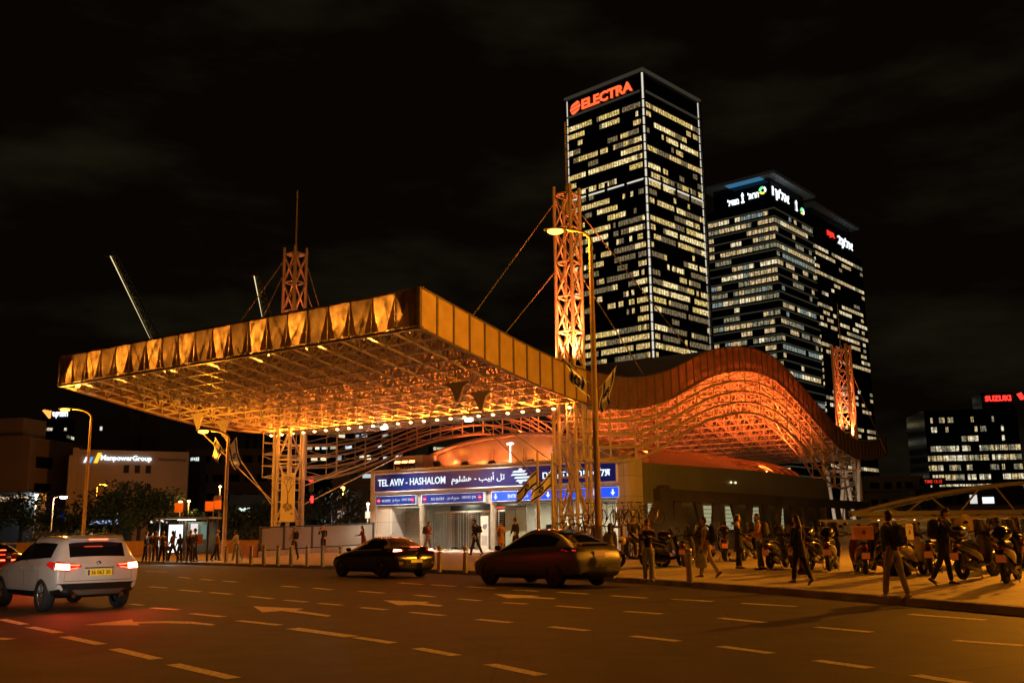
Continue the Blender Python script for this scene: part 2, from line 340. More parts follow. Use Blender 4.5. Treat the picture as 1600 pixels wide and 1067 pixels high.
street_lamp('tall sodium lamp at the right end of the plaza, added out of view', (24, 41, .45), 9, .1, .06, (-1.5, 0, 0), 2500)  # added lamp out of view, brightens the olive wall and truss
# ================================================================ STATION ROOF (local frame: x = -l, y = t, z)
ZB = [(-13.2, 9.95), (-10.5, 9.5), (-7, 8.93), (-4.8, 8.62), (-2.5, 8.35), (-.8, 8.2), (1, 8.12), (3.6, 8.2), (5.5, 8.33), (7.8, 8.73), (10.9, 9.5), (13.8, 10.51), (17.1, 11.59), (21.3, 12.5), (25.1, 12.95), (27.8, 12.98), (30, 12.85), (32.5, 12.38), (36.5, 11.27), (40.4, 10.1), (45.6, 8.7), (49.4, 8.05), (53, 7.9), (57, 8.2), (62.5, 9.0)]
def itp(T, t):
    if t <= T[0][0]: return T[0][1]
    for i in range(len(T)-1):
        if t <= T[i+1][0]:
            a, b = T[i], T[i+1]; p = T[max(0, i-1)]; c = T[min(len(T)-1, i+2)]
            h = b[0]-a[0]; u = (t-a[0])/h; m0 = (b[1]-p[1])/(b[0]-p[0])*h; m1 = (c[1]-a[1])/(c[0]-a[0])*h
            return (2*u**3-3*u*u+1)*a[1]+(u**3-2*u*u+u)*m0+(-2*u**3+3*u*u)*b[1]+(u**3-u*u)*m1
    return T[-1][1]
def zb(t): return itp(ZB, t)
FH = 1.72; WID = 26.4; T0, T1 = -13.2, 62.6
def zt(t): return zb(t)+FH
def wr(t): return 23.4 if t > 3 else WID if t < -3 else WID+(23.4-WID)*(t+3)/6   # width narrows behind the columns
roof = empty('station_roof', P0, ST_ROT, 'undulating lattice canopy of the station, lit orange, wide flat front and a high wave behind', 'canopy')
def translucent(m_, f):
    t = m_.node_tree; b = t.nodes['Principled BSDF']; o2 = t.nodes['Material Output']; tr = t.nodes.new('ShaderNodeBsdfTranslucent'); mx_ = t.nodes.new('ShaderNodeMixShader'); mx_.inputs[0].default_value = f
    l = b.inputs['Base Color'].links
    if l: t.links.new(l[0].from_socket, tr.inputs[0])
    else: tr.inputs[0].default_value = b.inputs['Base Color'].default_value
    t.links.new(b.outputs[0], mx_.inputs[1]); t.links.new(tr.outputs[0], mx_.inputs[2]); t.links.new(mx_.outputs[0], o2.inputs[0]); return m_
tan = mat('fascia cladding', (.62, .5, .3), .6, 0, var=.1, scale=1.5, bump=.05)  # pale tone of the painted light triangles on the front panels
fascia_shade = mat('dark fascia shade', (.24, .165, .09), .65, 0, var=.25, scale=2.5)  # dark ground between the triangles, shade put into the colour
frm = mat('fascia frame', (.2, .16, .12), .5, .3)
mottle = mat('mottled fascia sheet', (.48, .33, .17), .65, 0, var=.45, scale=2.2)  # blotches stand for uneven backlight and truss shadow, put into the colour
brn = mat('wave cladding', (.3, .19, .14), .38, .0, var=.15, scale=1.2)
for m_, f in ((tan, .55), (mottle, .6), (brn, .36), (fascia_shade, .38)): translucent(m_, f)
tanR = mat('side fascia cladding', (.6, .47, .24), .55, 0, var=.1, scale=1.5)
# front fascia: 20 panels, leaning
NP = 20
for i in range(NP):
    x0, x1 = -WID+WID*i/NP+.035, -WID+WID*(i+1)/NP-.035; zl, zh = zb(T0)+.06, zt(T0)-.1; y = T0
    p = MB(); w_ = x1-x0
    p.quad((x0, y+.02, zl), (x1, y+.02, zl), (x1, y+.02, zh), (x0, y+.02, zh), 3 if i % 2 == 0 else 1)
    # triangles of light and shade put into the panel colours: bright flanks, dark between
    hgt = zh-zl; ap = hgt*(1.0 if i not in (0, NP-1) else .72); ga = .33*w_
    dark_w = [(x0+.02, y-.02, zh-.02), (x1-.02, y-.02, zh-.02), (x1-.02, y-.02, zl+ap*.86), ((x0+x1)/2+.05*(-1)**i, y-.02, zl+.02)] if i % 2 else None
    if i in (0, NP-1):
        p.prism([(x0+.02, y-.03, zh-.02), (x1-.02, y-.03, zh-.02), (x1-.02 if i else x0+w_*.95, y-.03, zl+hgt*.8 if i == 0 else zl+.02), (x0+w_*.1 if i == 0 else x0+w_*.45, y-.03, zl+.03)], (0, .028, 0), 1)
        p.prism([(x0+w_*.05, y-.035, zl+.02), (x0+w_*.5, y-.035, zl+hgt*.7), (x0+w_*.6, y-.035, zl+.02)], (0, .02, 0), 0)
    else:
        a1, a2 = rnd.uniform(.2, .36), rnd.uniform(.25, .4)
        p.prism([(x0+.01, y-.03, zl+.02), (x0+w_*a1, y-.03, zl+.02), (x0+.01, y-.03, zl+hgt*rnd.uniform(.75, .96))], (0, .004, 0), 0)
        p.prism([(x1-.01, y-.03, zl+hgt*rnd.uniform(.8, .97)), (x1-w_*a2, y-.03, zl+.02), (x1-.01, y-.03, zl+.02)], (0, .004, 0), 0)
    p.build('fascia_panel', [tan, fascia_shade, frm, mottle], roof)
p = MB(); p.b2((-WID-.05, T0+.06, zb(T0)-.05), (0.05, T0+.2, zb(T0)+.05), 0); p.b2((-WID-.05, T0+.06, zt(T0)-.09), (.05, T0+.25, zt(T0)+.02), 0)
for i in range(NP+1): x = -WID+WID*i/NP; p.b2((x-.03, T0+.0, zb(T0)+.05), (x+.03, T0+.12, zt(T0)-.09), 0)
p.build('fascia_frame', frm, roof)
# right fascia: 66 panels following the wave
NS = 66
for i in range(NS):
    a, b = T0+(T1-T0)*i/NS+.03, T0+(T1-T0)*(i+1)/NS-.03; p = MB()
    p.quad((0, a, zb(a)+.04), (0, b, zb(b)+.04), (0, b, zt(b)-.04), (0, a, zt(a)-.04))
    p.build('fascia_panel', tanR if a < 0 else brn, roof)
p = MB()
for i in range(NS*1):
    a, b = T0+(T1-T0)*i/NS, T0+(T1-T0)*(i+1)/NS
    for f, o2 in ((zb, -.03), (zt, 0.)): p.bar((-.02, a, f(a)+o2), (-.02, b, f(b)+o2), .06, 4, cap=False)
    p.b2((-.14, a-.05, zb(a)), (.05, a+.05, zt(a)))
p.build('edge_rail', frm, roof)
p = MB()
for i in range(40):
    a, b = T0+(T1-T0)*i/40, T0+(T1-T0)*(i+1)/40; xa, xb = -wr(a)-.02, -wr(b)-.02
    p.prism([(xa, a, zb(a)), (xb, b, zb(b)), (xb, b, zt(b)), (xa, a, zt(a))], (-.05, 0, 0), 0)
p.build('far_fascia', brn, roof)
# roof sheet (two skins)
p = MB(); K = 76
for i in range(K):
    a, b = T0+.1+(T1-T0-.2)*i/K, T0+.1+(T1-T0-.2)*(i+1)/K
    for j in range(12):
        f0, f1 = j/12, (j+1)/12
        xa0, xa1, xb0, xb1 = -.1-(wr(a)-.2)*f0, -.1-(wr(a)-.2)*f1, -.1-(wr(b)-.2)*f0, -.1-(wr(b)-.2)*f1
        p.quad((xa0, a, zt(a)-.1), (xb0, b, zt(b)-.1), (xb1, b, zt(b)-.1), (xa1, a, zt(a)-.1))
sheet = mat('corrugated roof sheet', (.3, .2, .11), .45, .35, var=.1, scale=1)
_t = sheet.node_tree; _b = _t.nodes['Principled BSDF']; _w = _t.nodes.new('ShaderNodeTexWave'); _w.inputs['Scale'].default_value = 4.; _tc = _t.nodes.new('ShaderNodeTexCoord'); _t.links.new(_tc.outputs['Object'], _w.inputs['Vector'])
_bp = _t.nodes.new('ShaderNodeBump'); _bp.inputs['Strength'].default_value = 1.; _bp.inputs['Distance'].default_value = .05; _t.links.new(_w.outputs['Fac'], _bp.inputs['Height']); _t.links.new(_bp.outputs[0], _b.inputs['Normal'])
p.build('roof_sheet', sheet, roof)
# space frame: double layer grid of tubes
p = MB(); GX = 17; MOD = 1.3
nt_ = int((T1-T0-.4)/MOD)
def G(i, j, top):
    t = T0+.3+MOD*(j+(.5 if top else 0)); W_ = wr(t)-.5; x = -.25-W_*(i+(.5 if top else 0))/GX
    return Vector((x, t, zb(t)+(1.42 if top else .06)))
for j in range(nt_+1):
    for i in range(GX+1):
        r_ = .058
        if i < GX: p.bar(G(i, j, 0), G(i+1, j, 0), r_, 4, cap=False)
        if j < nt_: p.bar(G(i, j, 0), G(i, j+1, 0), r_, 4, cap=False)
        if i < GX and j < nt_:
            c = G(i, j, 1)
            for a_, b_ in ((i, j), (i+1, j), (i, j+1), (i+1, j+1)): p.bar(c, G(a_, b_, 0), .046, 4, cap=False)
            if i < GX-1: p.bar(c, G(i+1, j, 1), .05, 4, cap=False)
            if j < nt_-1: p.bar(c, G(i, j+1, 1), .05, 4, cap=False)
p.build('space_frame', steel, roof)
# hanging lattice girders below both edges (4 chords)
CH = [(0, 3.0), (3.4, 2.95), (7.4, 2.85), (11.8, 2.6), (15.2, 2.75), (18.9, 2.95), (23, 3.05), (27.2, 3.25), (31.9, 3.4), (36.9, 3.5), (41, 4.3), (46, 3.6), (52, 1.5)]
def girder(x, ta, tb, name='side_girder'):
    p = MB(); st = 2.9; n_ = int((tb-ta)/st); X2 = x-1.0
    for k in range(n_+1):
        t = ta+st*k; t2 = min(tb, t+st); d = itp(CH, t); d2 = itp(CH, t2)
        for q in range(4):
            f = (q+1)/4 if q else .25
            z1, z2 = zb(t)-d*f, zb(t2)-d2*f; zz1 = zb(t)-d*(f-.25); zz2 = zb(t2)-d2*(f-.25)
            if k < n_:
                for s_ in range(3):
                    ts, te = t+st*s_/3, t+st*(s_+1)/3
                    p.bar((x, ts, zb(ts)-itp(CH, ts)*f), (x, te, zb(te)-itp(CH, te)*f), (.1 if q == 3 else .075), 6, cap=False)
                p.bar((X2, t, z1+.12), (X2, t2, z2+.12), .06, 4, cap=False)
                if (k+q) % 2: p.bar((X2, t, z1+.12), (x, t2, zz2), .035, 4, cap=False)
                else: p.bar((X2, t, zz1), (X2, t2, z2), .035, 4, cap=False)
            p.bar((x, t, z1), (X2, t, z1+.12), .035, 4, cap=False)
        p.bar((x, t, zb(t)), (x, t, zb(t)-d), .06, 6, cap=False)
        p.bar((X2, t, zb(t)+.1), (X2, t, zb(t)-d+.12), .04, 4, cap=False)
    return p.build(name, steel, roof)
girder(-.08, .2, 51); girder(-23.4, .2, 51)
# cross girder behind the wave (the far end) and under-corner brackets
p = MB()
for xx in (-3.4, -23.):
    for tt in (-6.2, -4.3):
        b0 = zb(tt)-.02; p.prism([(xx-.8, tt, b0), (xx+.8, tt, b0), (xx+.35, tt, b0-.25), (xx+.05, tt, b0-1.0), (xx-.05, tt, b0-1.0), (xx-.45, tt, b0-.25)], (0, .12, 0))
p.build('anchor_bracket', steelD, roof)
# linear uplights just behind the front fascia, shining through its translucent sheets
for k in range(21):
    x = -WID*k/20; x = min(-.25, max(-WID+.25, x)); e_ = MB(); e_.b2((x-.12, T0+.74, zb(T0)+.0), (x+.12, T0+.86, zb(T0)+.08)); light('SPOT', (x, T0+.75, zb(T0)+.12), 230, (1, .40, .05), roof, .03, 66, (0, -.8, 1), blend=.2); e_.build('fascia_uplight', mat('uplight can', (.1, .09, .08), .5), roof)
    if k % 2 == 0: light('SPOT', (x, T0+1.5, zb(T0)+.2), 330, (1, .40, .05), roof, .05, 140, (0, -1, .3), blend=.3)
# row of lamps along the rear of the flat part
p0l = None
hous = mat('lamp can', (.3, .26, .2), .5, .4)
for k in range(24):
    x = -.9-(WID-3.6)*k/23; t = .3
    z = zb(t)-.17
    h_ = MB(); h_.lathe([(.0, .16), (.1, .15), (.13, .02), (.13, 0)], 10, c=(x, t, z)); h0 = h_.build('ceiling_lamp', hous, roof)
    e_ = MB(); e_.ell((x, t-.06, z-.02), (.1, .1, .07), 10, 6); e_.build('bulb', emi('canopy bulb', (1., .55, .16), 14), h0)
    light('SPOT', (x, t-.15, z-.1), 520, (1., .19, .015), roof, .12, 168, (0, -.75, .9), blend=.7)
    if k % 3 == 0: light('SPOT', (x, t-.15, z-.15), 260, (1, .25, .04), roof, .2, 120, (0, -.2, -1), blend=.6)
# floodlights inside the wave (rest on the station roof, aimed up)
flood_body = MB(); flood_body.box((0, 0, 0), (.45, .22, .32)); flood_me = flood_body.mesh('floodlight', blackp)
fl_e = MB(); fl_e.b2((-.19, -.125, -.12), (.19, -.112, .12)); fl_me = fl_e.mesh('lens', emi('red lens', (1., .2, .05), 14))
fl_s = MB(); fl_s.b2((-.24, -.03, -.42), (-.2, .03, .05)); fl_s.b2((.2, -.03, -.42), (.24, .03, .05)); fl_s.b2((-.24, -.03, -.46), (.24, .03, -.42)); fls_me = fl_s.mesh('bracket', blackp)
def flood(label, x, t, z, aim, watt, colr=REDO, tilt=60, spot=140, group='floodlights on the station roof'):
    o = empty('floodlight', P0+NV*(-x)+WV*t+Vector((0, 0, z)), ST_ROT, label, 'floodlight', group)
    a = Vector(aim); h = link('housing', flood_me, o); h.rotation_euler = Vector((-a.x, -a.y, -a.z)).to_track_quat('Y', 'Z').to_euler(); link('lens', fl_me, h); link('bracket', fls_me, o)
    light('SPOT', Vector((0, 0, 0))+a.normalized()*.2, watt, colr, o, .15, spot, a, blend=.5)
    return o
for k in range(3): flood(('left', 'middle', 'right')[k]+' of the three red floodlights above the station name sign', -18.3+k*.62, 6.6, 6.15, (.3, -.6, .8), 60)
# ================================================================ LATTICE MASTS
def mast(name, label, l, t, z0, z1, ztop, a=1.02, r=.1, spire=True, warm=1400, extra=True, up0=10.):
    o = empty(name, S(l, t, 0), ST_ROT, label, 'lattice mast')
    zg = z0; sm = steel
    legs = [(-a/2, -a/2), (a/2, -a/2), (a/2, a/2), (-a/2, a/2)]
    for (x, y) in legs: q = MB(); q.tube([(x, y, zg), (x, y, z1-.02), (x, y, z1+.45), ], [r, r, r], 10); q.build('leg', sm, o)
    q = MB(); H_ = (z1-zg); n_ = max(3, round(H_/1.9)); dz = H_/n_
    for i in range(n_+1):
        z = zg+dz*i
        for k in range(4):
            A, B = legs[k], legs[(k+1) % 4]
            if i: q.bar((A[0], A[1], z), (B[0], B[1], z), .06, 4)
            if i < n_:
                if (i+k) % 2: q.bar((A[0], A[1], z), (B[0], B[1], z+dz), .055, 6, cap=False)
                else: q.bar((B[0], B[1], z), (A[0], A[1], z+dz), .055, 6, cap=False)
                if z > up0-2: 
                    if (i+k) % 2: q.bar((B[0], B[1], z), (A[0], A[1], z+dz), .05, 6, cap=False)
                    else: q.bar((A[0], A[1], z), (B[0], B[1], z+dz), .05, 6, cap=False)
    q.build('bracing', sm, o)
    if extra:
        q = MB()
        for (x, y) in ((-a/2-.3, -a/2), (a/2+.25, a/2)): q.tube([(x, y, zg), (x, y, 7.9)], .11, 8)
        for z in (2.4, 3.6, 4.8, 6., 7.2):
            q.bar((-a/2-.5, -a/2, z), (a/2+.3, -a/2, z), .04, 6); q.bar((-a/2-.3, a/2, z), (a/2+.3, a/2, z), .04, 6)
        q.tube([(-a/2-.3, -a/2, zg+.3), (.1, -.1, 4.), (-a/2-.1, a/2, 7.8)], .08, 8); q.tube([(a/2+.25, a/2, zg), (.1, .1, 4.4), (a/2, -a/2, 7.9)], .08, 8)
        q.build('lower_strut', sm, o)
    if spire:
        q = MB(); q.tube([(0, 0, z1-1.2), (0, 0, z1+.5), (0, 0, z1+.52), (0, 0, ztop)], [.11, .11, .075, .05], 8); q.build('spire', sm, o)
        q = MB(); q.bar((-a/2, -a/2, z1), (a/2, a/2, z1), .06, 4); q.bar((a/2, -a/2, z1), (-a/2, a/2, z1), .06, 4); q.build('cap_cross', sm, o)
    if warm:
        for (x, y, p_) in ((0, 0, warm), (-.9, -.9, warm*.35), (.9, -.9, warm*.6)):
            light('SPOT', (x, y, up0+.1), p_*8, (1., .15, .035), o, .12, 70, (-x*.09, -y*.09, 1), blend=.8)
    return o
mast('lattice_mast', 'tall orange lit lattice mast with thin spire behind the street lamp', 1.1, .8, .45, 19.85, 24.2, warm=1300)
mast('lattice_mast', 'lattice mast at the left end of the canopy with a needle spire', 21.9, .2, .45, 19.9, 24.4, warm=600)
mast('lattice_mast', 'far lattice mast beyond the wave, glowing red orange', .8, 51.2, .45, 18.4, 23, r=.16, warm=900, extra=False, spire=True, up0=9.8, a=1.3)
# stay cables
CG = 'stay cables of the masts'
def cable(label, a, b, r=.035, m_=None):
    q = MB(); a, b = Vector(a), Vector(b); o = Vector(a); q.bar((0, 0, 0), b-a, r, 6); return q.build('stay_cable', m_ or steelD, None, label=label, cat='cable', group=CG, loc=o)
cable('long stay cable from the right mast down to the front canopy, outer one', S(1.6, .2, 19.3), S(3.9, -6.2, zt(-6.2)))
cable('shorter stay cable beside the outer one, right mast to front canopy', S(1.6, .4, 15.6), S(3.0, -4.3, zt(-4.3)))
cable('upper stay cable from the right mast toward the wave roof', S(.6, 1.4, 18.9), S(1.2, 17, zt(17)))
cable('lower stay cable from the right mast toward the wave roof', S(.6, 1.4, 15.2), S(1.4, 10, zt(10)))
cable('left stay cable from the left mast to the canopy, upper', S(22.4, -.4, 19.4), S(23.4, -6.2, zt(-6.2)))
cable('left stay cable from the left mast to the canopy, lower', S(22.4, -.4, 18.4), S(22.4, -4.6, zt(-4.6)))
cable('right stay cable from the left mast, front one', S(21.4, .7, 19.4), S(18.8, 2.2, zt(2)))
cable('right stay cable from the left mast, rear one', S(21.4, .7, 17.6), S(20, 3.4, zt(3)))
cable('dark tie rod slanting down from the right bracket to the mast foot, front', S(3.4, -6.2, zb(-6.2)-.95), S(.9, .6, 2.3), .03)
cable('dark tie rod slanting down from the right bracket to the mast foot, rear', S(3.4, -4.3, zb(-4.3)-.95), S(1.0, 2.2, 3.8), .03)
cable('pale tie rod from the left bracket to the left mast foot, front', S(23., -6.2, zb(-6.2)-.95), S(22.5, -.2, 3.4), .04, steel)
cable('pale tie rod from the left bracket to the left mast foot, rear', S(23., -4.3, zb(-4.3)-.95), S(22.5, .2, 2.6), .04, steel)
cable('pale tie rod from the left mast up to the rear girder, upper', S(21.2, .8, 4.6), S(18.2, 4.6, 6.4), .04, steel)
cable('pale tie rod from the left mast up to the rear girder, lower', S(21.2, .8, 3.4), S(16.6, 5.1, 6.6), .04, steel)
cable('thin stay cable of the far mast', S(.6, 51.6, 17.8), S(-.4, 60, 9), .04, mat('cable lit', (.5, .4, .35), .5))
# ================================================================ STATION BUILDING
st = empty('station_building', P0, ST_ROT, 'low pale station hall with a long blue illuminated name sign and open entrance gates', 'station')
stone = mat('pale cladding panel', (.62, .6, .56), .55, var=.08, scale=.8)
def panelize(m_, w_, h_, gap=.01):
    t = m_.node_tree; b = t.nodes['Principled BSDF']; br = t.nodes.new('ShaderNodeTexBrick'); br.offset = 0; br.inputs['Scale'].default_value = 1
    br.inputs['Brick Width'].default_value = w_; br.inputs['Row Height'].default_value = h_; br.inputs['Mortar Size'].default_value = gap
    br.inputs['Color1'].default_value = (1, 1, 1, 1); br.inputs['Color2'].default_value = (.9, .9, .9, 1); br.inputs['Mortar'].default_value = (.3, .3, .3, 1)
    tc = t.nodes.new('ShaderNodeTexCoord'); sp = t.nodes.new('ShaderNodeSeparateXYZ'); ad = t.nodes.new('ShaderNodeMath'); cb = t.nodes.new('ShaderNodeCombineXYZ')
    t.links.new(tc.outputs['Object'], sp.inputs[0]); t.links.new(sp.outputs[0], ad.inputs[0]); t.links.new(sp.outputs[1], ad.inputs[1]); t.links.new(ad.outputs[0], cb.inputs[0]); t.links.new(sp.outputs[2], cb.inputs[1]); t.links.new(cb.outputs[0], br.inputs['Vector'])
    mx = t.nodes.new('ShaderNodeMix'); mx.data_type = 'RGBA'; mx.blend_type = 'MULTIPLY'; mx.inputs[0].default_value = 1
    l = b.inputs['Base Color'].links; s_ = l[0].from_socket if l else None
    if s_: t.links.new(s_, mx.inputs[6])
    t.links.new(br.outputs[0], mx.inputs[7]); t.links.new(mx.outputs[2], b.inputs['Base Color'])
panelize(stone, 1.25, 1.15)
olive = mat('olive metal wall', (.22, .26, .24), .4, .2, var=.06, scale=.5); panelize(olive, 2.6, 6, .012)
inner = mat('interior wall', (.3, .28, .23), .6, var=.05)
navy = mat('navy sign face', (.005, .012, .09), .3, emis=(.004, .012, .16), es=.35, var=0)
blue = mat('blue backlit sign', (.01, .04, .4), .3, emis=(.01, .07, .85), es=1.3, var=0)
lit = emi('backlit letters', (.8, .93, 1.), 1.25); litd = emi('small backlit letters', (.8, .9, 1.), .8)
ZF = .46
p = MB(); p.b2((-19.95, 5.75, ZF), (-19.45, 7.4, 5.6)); p.b2((-1.25, 5.75, ZF), (-.42, 7.4, 5.6)); p.b2((-19.45, 5.85, 4.08), (-1.25, 7.4, 5.6))
p.b2((-19.45, 5.85, ZF), (-18.1, 7.2, 3.28)); p.build('front_wall', stone, st)
p = MB(); p.b2((-19.95, 5.65, 5.6), (-.4, 7.6, 5.72)); p.build('parapet', mat('parapet metal', (.5, .42, .36), .45, .3), st)
p = MB(); p.b2((-19.45, 5.95, 3.28), (-1.25, 7.3, 4.08)); p.build('lintel', mat('lintel grey', (.22, .2, .17), .6), st)
for x in (-15.63, -10.0): p = MB(); p.tube([(x, 6.0, ZF), (x, 6.0, 3.9)], .2, 16); p.b2((x-.3, 5.9, 3.28), (x+.3, 6.3, 4.08)); p.build('pillar', mat('pillar paint', (.36, .34, .29), .5), st)
p = MB(); p.b2((-4.6, 5.95, ZF), (-4.2, 6.4, 4.1)); p.b2((-6.9, 5.95, ZF), (-6.7, 6.2, 3.3)); p.build('door_post', mat('pillar paint', (.36, .34, .29)), st)
# hall shell
p = MB(); p.b2((-19.9, 15.0, ZF), (-.7, 15.2, 4.1)); p.b2((-19.95, 7.4, ZF), (-19.75, 15., 4.1)); p.build('back_wall', inner, st)
p = MB(); p.b2((-19.9, 6.4, ZF-.3), (-.7, 15, ZF+.012)); p.build('hall_floor', mat('hall floor', (.45, .42, .36), .35, var=.05), st)
p = MB(); p.b2((-19.9, 7.3, 3.6), (-.7, 15, 3.72)); p.build('hall_ceiling', inner, st)
p = MB(); p.b2((-8.0, 11, ZF), (-5.2, 11.2, 3.3)); p.build('inner_partition', inner, st); p = MB(); p.b2((-3.6, 10, ZF), (-1, 10.2, 3.3)); p.build('inner_partition', inner, st)
for x, y in ((-14, 8.8), (-10.6, 9), (-7.6, 8.5), (-4.5, 8.5), (-12, 12), (-6, 12.5), (-2.4, 8)):
    e_ = MB(); e_.b2((x-.6, y-.15, 3.55), (x+.6, y+.15, 3.59)); e_.build('ceiling_light', emi('hall tube', (1, .9, .68), 6), st)
    light('AREA', (x, y, 3.5), 300, (1, .9, .68), st, .8, aim=(0, 0, -1))
e_ = MB(); e_.b2((-18.3, 6.3, 3.2), (-16.2, 6.4, 3.26)); e_.build('strip_light', emi('dim tube', (1, .8, .5), .8), st)
# side wall with sloping top: a long olive wall, higher from t=10 to 23
p = MB(); prof_ = [(5.9, 5.3), (10.1, 5.42), (22.6, 5.5), (25.9, 5.6), (42.4, 5.6)]
xw = -.42
p.prism([(xw, 7.4, .1), (xw, 42.4, .1), (xw, 42.4, 5.62), (xw, 25.9, 5.72), (xw, 7.4, 5.38)], (-.25, 0, 0)); p.build('side_wall', olive, st)
p = MB()
p.prism([(xw-.02, 8.6, 5.42), (xw-.02, 22.6, 5.6), (xw-.9, 22.9, 6.35), (xw-.9, 10.1, 6.35)], (-.1, 0, .02)); p.build('sloping_roof_edge', mat('roof edge metal', (.3, .2, .14), .4, .4), st)
p = MB(); p.b2((-19.9, 7.5, 5.4), (-.95, 42.4, 5.5)); p.b2((-19.9, 42.2, .1), (-.7, 42.4, 5.4)); p.build('flat_roof', mat('flat roof', (.3, .24, .2), .7, var=.2), st)
for i, (yy, zz) in enumerate(((20.6, 4.7), (21.4, 4.7))):
    p = MB(); p.ell((xw+.06, yy, zz), (.05, .1, .07), 8, 6); p.build('wall_light', emi('small wall lamp', (1, .85, .4), 2.2), st)
# barred lit windows low in the side wall
wb = mat('window bar', (.05, .05, .04), .5)
for yy in (7.9, 10.2, 15.8, 19.4, 24.3, 29.5):
    f_ = MB()
    for q in range(9): f_.b2((xw+.01, yy+q*.16-.012, 1.5), (xw+.04, yy+q*.16+.012, 3.1))
    for q in range(7): f_.b2((xw+.01, yy-.05, 1.5+q*.26), (xw+.05, yy+1.35, 1.535+q*.26))
    fw = f_.build('window', wb, st); g_ = MB(); g_.b2((xw+.0, yy, 1.5), (xw+.008, yy+1.3, 3.1)); g_.build('pane', emi('lit stair window', (.95, .9, .5), .8), fw)
# name sign
sg = MB(); sg.b2((-19.45, 5.62, 4.3), (-1.18, 5.84, 5.42)); sgo = sg.build('name_sign', navy, st)
sg = MB()
for a_, b_ in (((-19.5, 5.6, 5.40), (-1.14, 5.84, 5.46)), ((-19.5, 5.6, 4.24), (-1.14, 5.84, 4.3)), ((-19.51, 5.6, 4.3), (-19.45, 5.84, 5.4)), ((-1.18, 5.6, 4.3), (-1.12, 5.84, 5.4))): sg.b2(a_, b_)
sg.build('frame', mat('sign frame', (.75, .72, .7), .4, emis=(1, .5, .4), es=.12, var=0), sgo)
yT = 5.61
put_text('letters', 'TEL AVIV - HASHALOM', lit, sgo, (-16.3, yT, 4.86), 0, 5.7, .46, bold=.012)
put_text('letters', AR_TLV, lit, sgo, (-10.9, yT, 4.84), 0, 4.1, .66, bold=.01)
put_text('letters', heb('תל אביב - השלום'), lit, sgo, (-3.8, yT, 4.86), 0, 4.6, .48, bold=.012)
lg = MB()
for k, dz in enumerate((-.27, -.09, .09, .27)):
    w0 = .62 if k in (1, 2) else .5; sh = -.12 if k >= 2 else .12
    lg.prism([(-7.66+sh-w0, yT-.02, 4.86+dz-.055), (-7.66+sh+w0-.12, yT-.02, 4.86+dz-.055), (-7.66+sh+w0, yT-.02, 4.86+dz+.055), (-7.66+sh-w0+.12, yT-.02, 4.86+dz+.055)], (0, .02, 0))
lg.prism([(-7.86, yT-.02, 5.2), (-7.5, yT-.02, 5.2), (-7.62, yT-.02, 5.32), (-7.74, yT-.02, 5.32)], (0, .02, 0)); lg.prism([(-7.86, yT-.02, 4.52), (-7.74, yT-.02, 4.4), (-7.62, yT-.02, 4.4), (-7.5, yT-.02, 4.52)], (0, .02, 0))
lg.build('rail_emblem', lit, sgo)
redE = emi('no entry red', (1, .03, .03), 1.0)
def disc(mb, x, y, z, r, mi=0, n=16): mb.prism([(x+r*math.cos(2*math.pi*k/n), y, z+r*math.sin(2*math.pi*k/n)) for k in range(n)], (0, .01, 0), mi)
